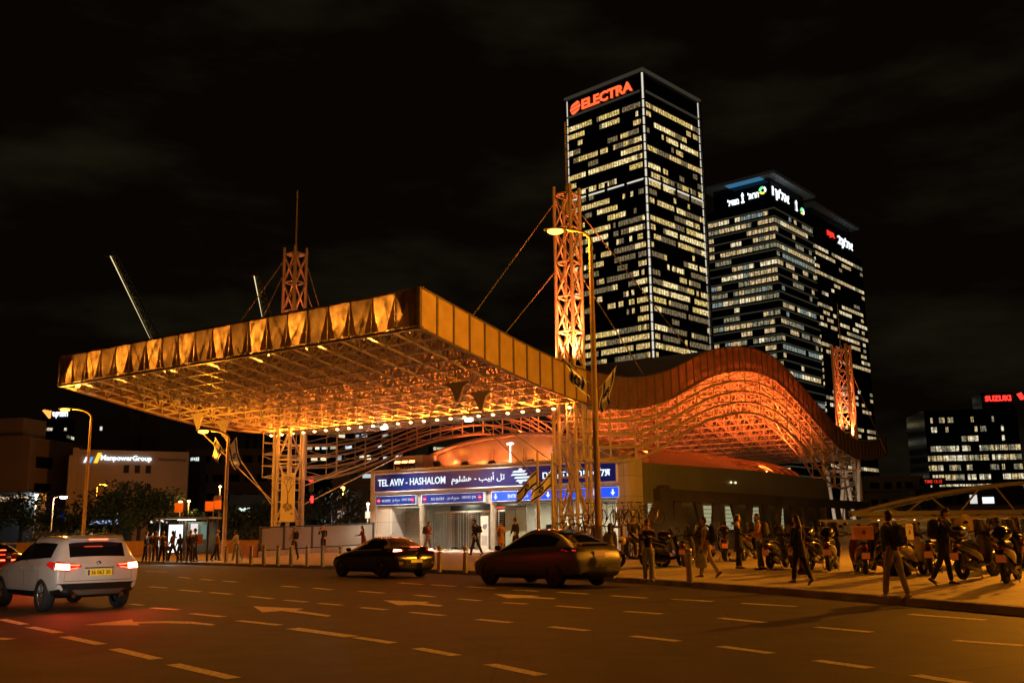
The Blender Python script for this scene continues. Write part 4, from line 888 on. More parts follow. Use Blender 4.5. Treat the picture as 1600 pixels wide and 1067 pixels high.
p = MB(); p.b2((-14, 1.5, zt_), (-1.5, wr_*.82, top2-1.5)); p.build('penthouse', dglass, o)
p = MB(); p.b2((-20, -4, top2-1.5), (3, wr_*.9, top2)); p.build('roof_slab', mat('tower roof slab', (.2, .22, .22)), o)
p = MB(); p.b2((-30, .3, 0), (-1, wr_*.94, zt_-30)); p.build('stair_core', dglass, o)
put_text('letters', '2'+heb('אלון'), whL, o, (-1.3, wr_*.70, zt_+6.4), math.pi/2, wr_*.32, 7.5, .2, .01); put_text('letters', 'BJR', emi('red sign small', (1, .03, .02), 1.6), o, (-1.3, wr_*.40, zt_+7.2), math.pi/2, wr_*.16, 4, .2, .03)
# right office block with red sign
w9 = winmat('block office warm', (1, .74, .36), .6, mull=2.1); w10 = winmat('block office pale', (1, .86, .58), .8, mull=2.1)
o, wl, wr_, zt_ = tower('office_block', 'broad office block at the right edge with red rooftop letters', 1588, 637, 330, -R(8), 1443, (24,), 14, 3.2, 32, 6, [w9, w10, w7, w9], .72, dglass, rg, top_band=.6, hidden_below=2, runs=.35, wh=.55, cat='office block')
p = MB(); p.b2((-wl*.34, 2, zt_), (0, 12, zt_+5.6)); p.build('plant_room', dglass, o)
redS = emi('red rooftop letters', (1, .03, .02), 2.4)
put_text('letters', 'SUZUKI', redS, o, (-wl*.165, 1.8, zt_+3.6), 0, wl*.28, 2., .2, .05)
p = MB(); p.prism([(.5, -.2, zt_+4.6), (2.0, -.2, zt_+5.2), (3.2, -.2, zt_+2.8), (1.6, -.2, zt_+2.6)], (0, .2, 0)); p.build('emblem', redS, o)
# left: far towers
w11 = winmat('far office', (1, .88, .65), .8, mull=50)
o, wl, wr_, zt_ = tower('office_tower', 'small dark tower far left with a white Hebrew rooftop sign and orange mark', 106, 652, 520, R(8), 66, (14,), 22, 3.7, 9, 2, [w11, w11, w3], .5, dglass, rg, top_band=1.2, hidden_below=15, runs=.1, wh=.4)
put_text('letters', heb('הפניקס'), whL, o, (-wl*.30, -.4, zt_+1.2), 0, wl*.6, 3.2, .2, .03)
p = MB(); cx = -wl*.78
for k in range(3): p.prism([(cx-3+k*1.2, -.4, zt_+3.6-k*.2), (cx+.6, -.4, zt_-.6), (cx+1.4, -.4, zt_-.4), (cx-1.6+k*1.6, -.4, zt_+4.2-k*.3)], (0, .3, 0))
p.build('emblem', emi('orange sign', (1, .3, .06), 2), o)
o, wl, wr_, zt_ = tower('office_tower', 'very small dim tower with few lit floors at the far left edge', 62, 655, 600, R(8), 38, (14,), 18, 3.7, 4, 2, [w11], .35, dglass, rg, top_band=.3, hidden_below=15, runs=.3, wh=.4)
p = MB(); p.b2((-wl, -.3, zt_-1.5), (-wl*.45, 0, zt_-.5)); p.build('sign_bar', emi('teal sign', (.3, .9, .8), .8), o)
# low buildings
def block(name, label, pc, pcy, Y, rot, wl, wr_, colm, parts, cat='building', z0=-.3):
    c = dp(pc, pcy, Y); o = empty(name, (c.x, c.y, 0), rot, label, cat); zt_ = c.z
    p = MB(); p.b2((-wl, 0, z0), (0, wr_, zt_)); p.build('body', colm, o); parts(o, zt_, wl, wr_); return o
bw = mat('beige facade', (.33, .24, .16), .8, var=.08, scale=.2, emis=(.6, .28, .1), es=.0)
bd = mat('dim brown facade', (.2, .15, .1), .8, var=.1, scale=.1)
wdk = mat('unlit window', (.012, .012, .014), .15, var=0, spec=.8)
def wl_lit(c=(1, .85, .6), s=.7): return emi('lit %.1f %.1f %.1f' % (c[0], c[2], s), c, s)
def win_l(o, x, z, w_, h_, m_, fr=True):
    p = MB(); p.b2((x, -.06, z), (x+w_, .02, z+h_)); f_ = p.build('window', m_, o)
    if fr: q = MB(); q.b2((x-.15, -.2, z-.2), (x+w_+.15, -.01, z-.02)); q.build('sill', bd, f_)
def f1(o, zt_, wl, wr_):
    for z in (zt_-4.2, zt_-8.): win_l(o, -wl*.98, z, wl*.48, 1.8, wdk); 
    for z in (zt_-4.2, zt_-8.): p = MB(); p.b2((.0, 1.5, z), (.08, 5, z+1.6)); p.build('window', wdk, o)
    p = MB(); p.b2((-wl, -.25, zt_-.4), (.2, 0, zt_+.3)); p.build('cornice', bw, o); p = MB(); p.b2((-wl, 1, zt_), (-2.2, 6, zt_+3)); p.build('roof_room', bw, o)
block('office_building', 'beige low building with dark windows at the left edge of the picture', 48, 683, 140, R(-12), 16, 12, bw, f1)
def f2(o, zt_, wl, wr_):
    # left wing along -x is dark glazing under a deep roof, gable along +y carries the sign
    for k in range(4): p = MB(); p.b2((-wl+.5, -.1, zt_-3-k*2.7), (-1.5, -.02, zt_-1.5-k*2.7)); p.build('window_band', wdk, o)
    p = MB(); p.b2((-wl, -.8, zt_-1), (.3, 0, zt_+.2)); p.b2((-wl, -.5, zt_-6.2), (-2, 0, zt_-5.8)); p.b2((-2.4, -1.2, -.3), (.0, -.02, zt_-.8)); p.build('facade_frame', bw, o)
    for k in range(3):
        for q in range(3): p = MB(); y = wr_*(.36+.1*q); z = zt_-3.1-k*2.5; p.b2((.02, y*1.0+.6, z), (.1, y+1.3, z+1.1)); p.build('window', wdk, o)
    L_ = wr_
    put_text('letters', 'ManpowerGroup', emi('manpower white', (.8, .9, 1), 1.6), o, (.25, L_*.42, zt_-1.15), math.pi/2, L_*.46, .95, .1, .03)
    for k, (cc, y) in enumerate((((.85, .9, 1), .04), ((.1, .35, .9), .085), ((1, .6, .05), .13))):
        p = MB(); w_ = .3 if k < 2 else .5; h_ = .8 if k < 2 else 1.4; yy = L_*y; p.prism([(.15, yy, zt_-1.8), (.15, yy+w_, zt_-1.8), (.15, yy+w_+.55*h_/1.6, zt_-1.8+h_), (.15, yy+.55*h_/1.6, zt_-1.8+h_)], (.1, 0, 0)); p.build('emblem_bar', emi('emblem %d' % k, cc, 1.3), o)
    put_text('letters', 'ManpowerGroup', mat('unlit letters', (.08, .05, .04), .6), o, (.2, L_*.84, zt_-1.2), math.pi/2, L_*.26, .5, .05)
    p = MB(); p.b2((-wl*.9, -.9, zt_-9), (-wl*.3, -.85, zt_-8.5)); p.build('blue_shop_sign', emi('violet sign', (.05, .05, 1), .45), o)
    for (x, z) in ((-4.4, zt_-4.5), (-4.2, zt_-7.6)): win_l(o, x, z, 1.0, .35, wl_lit((1, .95, .8), 1.4), False)
block('office_building', 'pale office building with a blue white lit sign along its gable', 124, 702, 135, -R(62), 22, 14.5, bw, f2)
def f3(o, zt_, wl, wr_):
    p = MB(); p.b2((-wl*.4, 1, zt_), (-1, 6, zt_+1.5)); p.build('roof_room', bd, o); win_l(o, -wl*.8, zt_-2.5, .5, .8, wl_lit((.9, 1, .9), .8), False)
block('plain_building', 'dim blank building block rising behind the pale office, left half', 205, 653, 210, R(-5), 8.5, 10, bd, f3)
block('plain_building', 'dim blank building block rising behind the pale office, right half', 250, 668, 215, R(-5), 7, 10, bd, f3)
def lights_grid(n, rows, seed, c=((1, .85, .5), (.8, .95, 1)), s=.8, ledge=True, cap=40):
    def f(o, zt_, wl, wr_):
        r_ = random.Random(seed); fh = 3.4
        for k in range(rows):
            z = zt_-2.6-k*fh
            if z < .5: break
            if ledge: p = MB(); p.b2((-wl-.2, -.5, z-.9), (.2, 0, z-.3)); p.build('ledge', bd, o)
            x = -wl+1
            while x < -2:
                w_ = r_.uniform(1.2, 2.6)
                if r_.random() < n: win_l(o, x, z, w_*.8, 1.3*r_.uniform(.5, 1), wl_lit(r_.choice(c), s*r_.choice((.4, .8, 1.4))), False)
                else: win_l(o, x, z, w_*.8, 1.3, wdk, False)
                x += w_+.5
    return f
block('office_building', 'brown building seen under the canopy between the left mast and the hall', 605, 722, 170, R(-5), 9.5, 12, bd, lights_grid(.12, 4, 3))
block('office_building', 'broad dim building behind the left lattice mast', 440, 700, 180, R(5), 17, 12, bd, lights_grid(.08, 5, 4))
block('office_building', 'distant lit block glimpsed through the rear girder', 640, 668, 300, R(-6), 36, 12, dark, lights_grid(.4, 3, 5, s=1.2))
block('parking_building', 'low pale parking building at the right with strip lights', 1442, 742, 200, R(-6), 11.5, 14, mat('pale concrete', (.3, .29, .25), .8), lights_grid(.12, 2, 6, ((1, 1, .9),), 1.5))
block('office_building', 'low building with patchy white lit floors behind the footbridge', 1600, 758, 150, R(-4), 13, 14, dark, lights_grid(.62, 3, 8, ((1, .97, .85), (.9, .95, 1), (1, .7, .3)), .9))
block('office_building', 'small low lit building between the parking building and the footbridge', 1492, 765, 160, R(-4), 7, 12, mat('grey facade', (.2, .2, .18)), lights_grid(.35, 3, 9, ((1, .97, .85), (.6, 1, .7)), .8))
block('shop_building', 'bright white lit shop front left of the left mast', 424, 772, 120, R(3), 5, 8, dark, lights_grid(.9, 2, 10, ((.8, 1, .85), (1, 1, .9)), 1.6, False))
# LED board text in red at the right
bb = empty('led_board', dp(1458, 752, 170), 0, 'thin red dot matrix display board right of the far lattice mast', 'sign'); p = MB(); p.b2((-2.2, 0, -.6), (2.2, .15, .6)); p.b2((-.1, .02, -bb.location.z), (.1, .12, -.6)); p.build('panel', blackp, bb)
put_text('letters', 'TIME 13:15', emi('led red', (1, .05, .02), .8), bb, (0, -.02, 0), 0, 3.0, .55, .02, .02)
# ================================================================ RIGHT: ARCHED FOOTBRIDGE WITH LIT CANOPY
fb = empty('footbridge', dp(1345, 830, 60).xy.to_3d(), 0, 'long pale tubular arch footbridge with a lit slatted canopy at the right', 'footbridge')
bx = fb.location.x
olv = mat('bridge paint', (.15, .145, .11), .5, var=.08)
def arcz(x): return 2.3+1.75*math.sin(min(1, max(0, x)/13.)*math.pi/2)**.85-max(0, x-13)*.02
p = MB(); p.tube([(x*.8-.6, .2, arcz(x*.8-.6)+.1) for x in range(0, 30)], .13, 10); p.build('arch_tube', olv, fb)
p = MB(); p.tube([(x*.8+1.5, 1.8, arcz(x*.8-.4)+.2) for x in range(0, 28)], .08, 8); p.build('arch_tube', olv, fb)
p = MB(); p.b2((-.5, -.1, 2.2), (22, .5, 2.48)); p.build('beam', olv, fb)
for i, x in enumerate((2.4, 3.0, 5.4, 6.2, 9.4, 11.5, 14)): p = MB(); x2 = x+(1.2 if i % 2 else -1.); p.bar((x, .2, 2.45), (x2, .2, arcz(x2)+.05), .06, 6); p.build('brace', olv, fb)
for x in (4.4, 7.1, 9.8, 15): p = MB(); p.b2((x-.12, -.1, .3), (x+.12, .2, 2.25)); p.build('post', dsm, fb)
fm = mat('canopy slat', (.6, .55, .4), .5)
for i in range(26):
    x = .2+i*.72; p = MB(); p.prism([(x, -1.4, 1.9), (x+.5, -1.4, 1.98), (x+.5, .9, 2.26), (x, .9, 2.18)], (0, 0, .03)); p.build('canopy_slat', fm, fb)
    if i % 3 == 1: light('POINT', (x+.3, .3, 1.95), 38, (1, .68, .3), fb, .08); q = MB(); q.ell((x+.3, .3, 1.98), (.05, .05, .04), 8, 5); q.build('bulb', emi('amber bulb', (1, .65, .25), 9), fb)
p = MB()
for x in range(0, 22): p.bar((x, 1.2, .45), (x, 1.2, 1.5), .03, 4)
p.bar((0, 1.2, 1.5), (22, 1.2, 1.5), .04, 4); p.build('railing', olv, fb)
p = MB(); p.b2((0, 8, .45), (26, 8.3, 2.1)); tag(p.build('low_wall', mat('pale low wall', (.32, .3, .2), .7), None, loc=fb.location), 'low olive wall behind the footbridge posts', 'wall')
# white legs of the far mast
p = MB(); b0 = S(1, 49.5, 0); o = empty('bridge_pier', b0, ST_ROT, 'white lit slanted struts under the far end of the wave', 'pier')
for a, b in (((-.9, 0, .2), (-1.5, 0, 7.2)), ((-.9, 0, .2), (.2, 0, 7.2)), ((1.0, 0, .2), (.2, 0, 7.2)), ((1.0, 0, .2), (1.5, 0, 7.4)), ((-.2, 1, .2), (-.3, 1, 7.4))): p.bar(a, b, .17, 8)
p.b2((-1.7, -.2, 6.6), (1.7, .2, 6.85)); p.build('struts', mat('white strut', (.7, .68, .62), .5), o)
light('SPOT', (0, -4, .6), 500, (1, .85, .6), o, .1, 60, (0, 1, .9), name='uplight')
# ================================================================ CRANES
def crane(label, tx, ty, bx_, by, Y, mx=None, mtop=None):
    a = dp(bx_, by, Y); b = dp(tx, ty, Y); o = empty('luffing_crane', (a.x, a.y, 0), 0, label, 'crane'); az = a.z; d = b-a
    cm = mat('crane steel', (.25, .2, .1), .5); p = MB(); n_ = 16; w_ = 1.1; L_ = d.normalized(); sd = Vector((-L_.z, 0, L_.x)); A0 = Vector((0, 0, az))-d*.12
    for s_ in (-1, 1):
        for e in (-1, 1): p.bar(A0+sd*s_*w_+Vector((0, e*.9, 0)), A0+d*1.12+sd*s_*w_*.5+Vector((0, e*.5, 0)), .14, 4)
    for k in range(n_):
        f0, f1 = k/n_, (k+1)/n_; s_ = 1 if k % 2 else -1
        for e in (-1, 1): p.bar(A0+d*1.12*f0+sd*s_*w_*(1-f0*.5)+Vector((0, e*.9*(1-f0*.4), 0)), A0+d*1.12*f1-sd*s_*w_*(1-f1*.5)+Vector((0, e*.9*(1-f1*.4), 0)), .1, 4)
    p.build('boom', cm, o)
    p = MB(); p.bar(A0+sd*1.35, A0+d*1.12+sd*.9, .16, 4); p.build('boom_light_strip', emi('crane led', (1, .8, .4), 1.2), o)
    p = MB()
    for x in (-1, 1):
        for y in (-1, 1): p.bar((x-3, y, 0), (x-3, y, az-5), .2, 4)
    for k in range(int(az/4)): p.bar((-4, -1, k*4), (-2, -1, k*4+4), .12, 4)
    p.b2((-5, -1.5, az-9), (1, 1.5, az-6)); p.build('tower_mast', mat('crane dark', (.05, .045, .04), .6), o)
    p = MB(); e_ = A0+d*1.12; p.b2((e_.x-3.4, -.5, e_.z-.6), (e_.x, .5, e_.z+.8)); p.build('boom_tip', mat('crane tip', (.3, .25, .15), .5), o)
crane('long crane boom outlined in lights, leaning left above the canopy', 177, 397, 243, 527, 250)
crane('short crane boom outlined in lights beside the left mast', 402, 428, 418, 494, 250)
# ================================================================ BUS SHELTER
bsx = xat(294, 57); bs = empty('bus_shelter', (bsx, 57, pz(bsx, 57)), R(-6), 'glass bus shelter with a bright backlit poster', 'bus shelter'); ah = mat('shelter frame', (.12, .1, .09), .4, .5)
p = MB(); p.b2((-1.6, -1.0, 2.35), (1.6, .7, 2.45)); p.build('roof', mat('shelter roof', (.45, .42, .38), .4), bs)
for x, y in ((-1.45, .5), (1.45, .5), (-.42, .5), (1.45, -.7), (-1.45, -.7)): p = MB(); p.b2((x-.05, y-.05, 0), (x+.05, y+.05, 2.35)); p.build('post', ah, bs)
p = MB(); p.b2((-.3, .5, .4), (1.4, .53, 2.2)); p.build('rear_glass', mat('shelter glass', (.25, .3, .25), .1, trans=.6), bs)
p = MB(); p.b2((-1.38, .35, .45), (-.48, .6, 2.1)); b1 = p.build('poster_box', ah, bs); p = MB(); p.b2((-1.34, .33, .5), (-.52, .345, 2.05)); p.build('poster', emi('backlit poster', (.88, 1, .95), 1.9), b1)
p = MB(); p.b2((-.98, .315, 1.35), (-.9, .325, 1.75)); p.b2((-1.08, .315, 1.3), (-.82, .325, 1.38)); p.build('poster_print', dark, b1)
for (x, z, w_, h_, c, s_) in ((-.1, 1.5, .42, .6, (1, .85, .8), .9), (.5, 1.2, .34, .85, (.6, .9, .7), .22)): p = MB(); p.b2((x, .46, z), (x+w_, .49, z+h_)); p.build('lit_panel', emi('shelter lit %.1f' % s_, c, s_), bs)
p = MB(); p.b2((.55, -.72, .95), (1.15, -.68, 1.5)); p.build('orange_notice', mat('orange sheet', (.7, .25, .05), .6), bs)
p = MB(); p.b2((-.2, .1, .45), (1.2, .4, .5)); p.b2((.0, .2, 0), (.06, .3, .45)); p.b2((1., .2, 0), (1.06, .3, .45)); p.build('bench', ah, bs)
light('AREA', (0, -.1, 2.3), 30, (1, .9, .7), bs, 1.2, aim=(0, 0, -1)); light('AREA', (-.93, .3, 1.3), 40, (.85, 1, .95), bs, .9, aim=(0, -1, 0))
p = MB(); p.b2((-.7, .0, 2.29), (.3, .2, 2.33)); p.build('roof_tube', emi('shelter tube', (1, .95, .8), 3), bs)
for px_, l_, n_ in ((283, 'square orange stop sign above the left end of the bus shelter', 1), (331, 'pair of orange stop signs with a dark cap right of the bus shelter', 2)):
    b = at(px_, 57.5); o = empty('stop_sign', b, 0, l_, 'sign'); p = MB(); p.tube([(0, 0, 0), (0, 0, 3.5)], .04, 8); p.build('post', ah, o)
    os_ = mat('orange sign face', (.75, .24, .04), .5, emis=(1, .2, .02), es=.08)
    p = MB(); p.b2((-.46, -.06, 2.75), (0.02, -.02, 3.3)); p.build('sign_plate', os_, o)
    if n_ == 2: p = MB(); p.b2((.04, -.06, 2.85), (.46, -.02, 3.35)); p.build('sign_plate', os_, o); p = MB(); p.b2((.04, -.05, 3.38), (.46, -.01, 3.62)); p.build('cap_plate', mat('purple plate', (.1, .05, .12), .5), o)
# long barrier and low wall at the left rear
p = MB(); p.b2((-16, 0, 0), (0, .3, .95)); tag(p.build('low_wall', mat('brown low wall', (.3, .17, .09), .8), None, loc=(xat(406, 66), 66, .3)), 'long low brown wall behind the bus stop, left of the fence', 'wall')
o = empty('guard_rail', (-30, 74, .2), 0, 'thin pale guard rail behind the bus stop', 'guard rail'); p = MB(); p.b2((-16, 0, .95), (7, .06, 1.05)); p.build('rail', mat('rail paint', (.5, .35, .25)), o); p = MB()
for k in range(12): p.b2((-16+2*k, 0, 0), (-15.93+2*k, .05, .95))
p.build('posts', dark, o)
# distant lamps
for (px_, py_, Y, c, s_, l_) in ((57, 775, 110, (.8, .95, 1), .22, 'bright white lamp on a post behind the left car'), (282, 786, 90, (1, .5, .15), .2, 'small amber street lamp above the bus shelter'), (295, 784, 95, (1, .6, .2), .16, 'smaller amber street lamp right of the one above the shelter'), (536, 764, 120, (1, .5, .08), .28, 'amber lamp seen between the left mast and the hall'), (344, 761, 95, (1, .6, .25), .14, 'faint amber lamp beside the flag pole'), (575, 788, 100, (.9, .95, 1), .16, 'white lamp just left of the hall corner')):
    p_ = dp(px_, py_, Y); o = empty('distant_lamp', (p_.x, p_.y, 0), 0, l_, 'street lamp'); q = MB(); q.tube([(0, 0, 0), (0, 0, p_.z)], .06, 6); q.build('pole', mat('lamp pole paint', (.3, .2, .1)), o); q = MB(); q.ell((0, 0, p_.z+s_*.4), (s_, s_, s_*.7), 10, 6); q.build('bulb', emi('distant bulb %s' % l_[:9], c, 10), o)
    light('POINT', (0, -.4, p_.z-s_), 150 if Y < 100 else 1400, c, o, .2)
o = empty('traffic_light', (xat(484, 90), 90, 0), 0, 'red traffic signal between the left mast and the hall', 'traffic light'); zz = dp(484, 752, 90).z; q = MB(); q.tube([(0, 0, 0), (0, 0, zz-.6)], .06, 6); q.build('pole', dark, o); q = MB(); q.b2((-.2, -.1, zz-.9), (.2, .15, zz+.5)); q.build('housing', blackp, o); q = MB(); disc(q, 0, -.12, zz+.2, .24); q.build('red_lens', emi('signal red', (1, .02, .02), 5), o); q = MB(); disc(q, .1, -.12, zz-1.6, .17); q.b2((.0, -.08, zz-1.9), (.2, .1, zz-1.3)); q.build('red_lens', emi('signal red', (1, .02, .02), 5), o)
o = empty('shop_sign', (xat(283, 100), 100, 0), 0, 'small lit kiosk glowing behind the waiting passengers', 'kiosk'); zz = dp(250, 815, 100).z; q = MB(); q.b2((-3.4, -.1, 0), (-1.2, 2, zz+.5)); q.build('body', dark, o); q = MB(); q.b2((-3.2, -.2, zz-.1), (-1.4, -.1, zz+.2)); q.build('lit_strip', emi('kiosk white', (1, .85, .7), 1.8), o)
for px_, py_, Y, w_, h_, c, s_, l_ in ((162, 815, 98, 1.7, .45, (.45, .6, 1), .9, 'small kiosk with a blue white sign behind the trees'), (168, 802, 104, 1.4, .5, (1, .75, .3), .9, 'small kiosk with a warm yellow sign behind the trees'), (16, 778, 110, 2.6, .7, (1, .7, .4), .7, 'small shop with warm lit windows behind the trees at the left edge'), (305, 717, 160, .9, .6, (.9, 1, .95), 1., 'tiny far cabin with one cool lit window left of the flag pole'), (708, 700, 240, 6, .8, (1, .8, .5), .6, 'distant block with one lit floor seen below the rear girder')):
    q = dp(px_, py_, Y); o = empty('kiosk', (q.x, q.y, 0), 0, l_, 'kiosk'); p = MB(); p.b2((-w_, .1, -.3), (w_, 3, q.z+.6)); p.build('body', dark, o); rk_ = random.Random(int(px_)); x = -w_*.8
    while x < w_*.7: ww = rk_.uniform(.2, .5)*w_*.5; p = MB(); p.b2((x, 0, q.z-h_*rk_.uniform(.3, .6)), (x+ww, .08, q.z+h_*rk_.uniform(.2, .5))); p.build('lit_panel', emi('kiosk %s %.1f' % (c[2], s_), c, s_), o); x += ww+.12
# ================================================================ TREES AND BUSHES
leafm = mat('foliage', (.05, .075, .025), .7, var=.35, scale=1.5, spec=.3); bark = mat('bark', (.06, .045, .03), .9, var=.3)
def tree(label, x, y, h, rad, n=1600, z0=.1, low=.35, name='tree', seed=0, lf=.22, cat='tree'):
    r_ = random.Random(seed+int(x*7)); o = empty(name, (x, y, z0), 0, label, cat, None)
    p = MB()
    if low > .2:
        p.tube([(0, 0, 0), (.05, 0, h*.25), (0, .05, h*.5), (0, 0, h*.75)], [.035*h, .026*h, .018*h, .008*h], 8)
        for k in range(6): a = k*1.05; p.tube([(0, 0, h*(.3+.05*k)), (rad*.3*math.cos(a), rad*.3*math.sin(a), h*(.45+.05*k)), (rad*.65*math.cos(a), rad*.65*math.sin(a), h*(.55+.05*k))], [.014*h, .009*h, .004*h], 6)
        p.build('trunk', bark, o)
    cl = []
    for k in range(16): a = r_.uniform(0, 6.28); q = r_.random()**.5; cl.append((rad*.75*q*math.cos(a), rad*.75*q*math.sin(a), h*(low+(1-low)*r_.uniform(.15, .85)*(1-.35*q)), rad*r_.uniform(.22, .42)))
    m_ = MB()
    for k in range(n):
        cx, cy, cz, cr_ = r_.choice(cl); u = Vector((r_.gauss(0, 1), r_.gauss(0, 1), r_.gauss(0, 1))).normalized()*cr_*r_.random()**.35
        c = Vector((cx, cy, max(.05, cz+u.z*.8)))+Vector((u.x, u.y, 0)); a = Vector((r_.gauss(0, 1), r_.gauss(0, 1), r_.gauss(0, .6))).normalized()*lf*r_.uniform(.6, 1.3); b = a.cross(Vector((r_.gauss(0, 1), r_.gauss(0, 1), 1))).normalized()*lf*.5
        m_.add([c-a, c-b, c+a, c+b], [(0, 1, 2, 3)])
    m_.build('crown', leafm, o); return o
for i, (px_, Y, h, rd, l_) in enumerate(((175, 92, 7.2, 4.2, 'dark tree in front of the pale office building, left one'), (215, 88, 6.6, 3.8, 'dark tree in front of the pale office building, right one'), (262, 95, 6.2, 3.6, 'dark tree behind the bus shelter'), (30, 96, 6.5, 4., 'dark tree behind the cars at the left edge'), (118, 100, 5.2, 3.6, 'dark low tree left of the tall curved lamp'), (515, 95, 6.5, 3.6, 'dark tree between the left mast and the hall'), (395, 92, 5., 3.2, 'dark tree under the canopy left of the mast'))):
    tree(l_, xat(px_, Y), Y, h, rd, seed=i)
for i, (px_, Y, h, rd, l_) in enumerate(((85, 70, 3.0, 2.4, 'bushy shrub behind the white car roof'), (330, 72, 2.4, 2.2, 'dark shrub behind the shelter'), (400, 72, 2.6, 2., 'dark shrub left of the panel fence'), (150, 75, 2.6, 2.3, 'dark shrub right of the curved lamp pole'))):
    tree(l_, xat(px_, Y), Y, h, rd, 900, low=.0, name='shrub', seed=20+i, cat='shrub', lf=.14)
tree('dark tree at the right between scooters and footbridge', xat(1418, 85), 85, 4., 2.6, 900, seed=50)
# ================================================================ CARS
def subset(me, pred, name):
    """new mesh of the faces of me whose material index satisfies pred"""
    bm = bmesh.new(); bm.from_mesh(me); bmesh.ops.delete(bm, geom=[f for f in bm.faces if not pred(f.material_index)], context='FACES')
    r = bpy.data.meshes.new(name); bm.to_mesh(r); bm.free()
    for m_ in me.materials: r.materials.append(m_)
    return r
def wheel(parent, x, y, r_, w_, rimm, spokes=5, double=True, mirror=1):
    s_ = 1 if y > 0 else -1
    t = MB(); t.lathe([(r_*.66, -w_/2+.01), (r_*.7, -w_/2), (r_*.93, -w_/2), (r_, -w_/2+.035), (r_, w_/2-.035), (r_*.93, w_/2), (r_*.7, w_/2), (r_*.66, w_/2-.01)], 36, 'y', (x, y, r_)); ty = t.build('wheel', rubber, parent)
    q = MB(); yo = y+s_*(w_/2-.025); q.lathe([(r_*.69, yo-s_*.1-0*y), (r_*.69, yo), (r_*.64, yo+s_*.005), (r_*.62, yo-s_*.02), (r_*.60, yo-s_*.12)], 36, 'y', (x, 0, r_))
    for k in range(spokes):
        for d_ in ((-.16, .16) if double else (0,)):
            a = 2*math.pi*k/spokes+.3; a2 = a+d_
            c0 = Vector((x+r_*.1*math.cos(a), yo-s_*.015, r_+r_*.1*math.sin(a))); c1 = Vector((x+r_*.64*math.cos(a2), yo-s_*.01, r_+r_*.64*math.sin(a2))); q.bar(c0, c1, .024, 4, r2=.02)
    q.lathe([(0, yo+s_*.005), (r_*.15, yo+s_*.002), (r_*.17, yo-s_*.03)], 16, 'y', (x, 0, r_)); q.build('rim', rimm, ty)
    q = MB(); q.lathe([(0, yo-s_*.11), (r_*.58, yo-s_*.11)], 24, 'y', (x, 0, r_)); q.build('brake_disc', dark, ty)
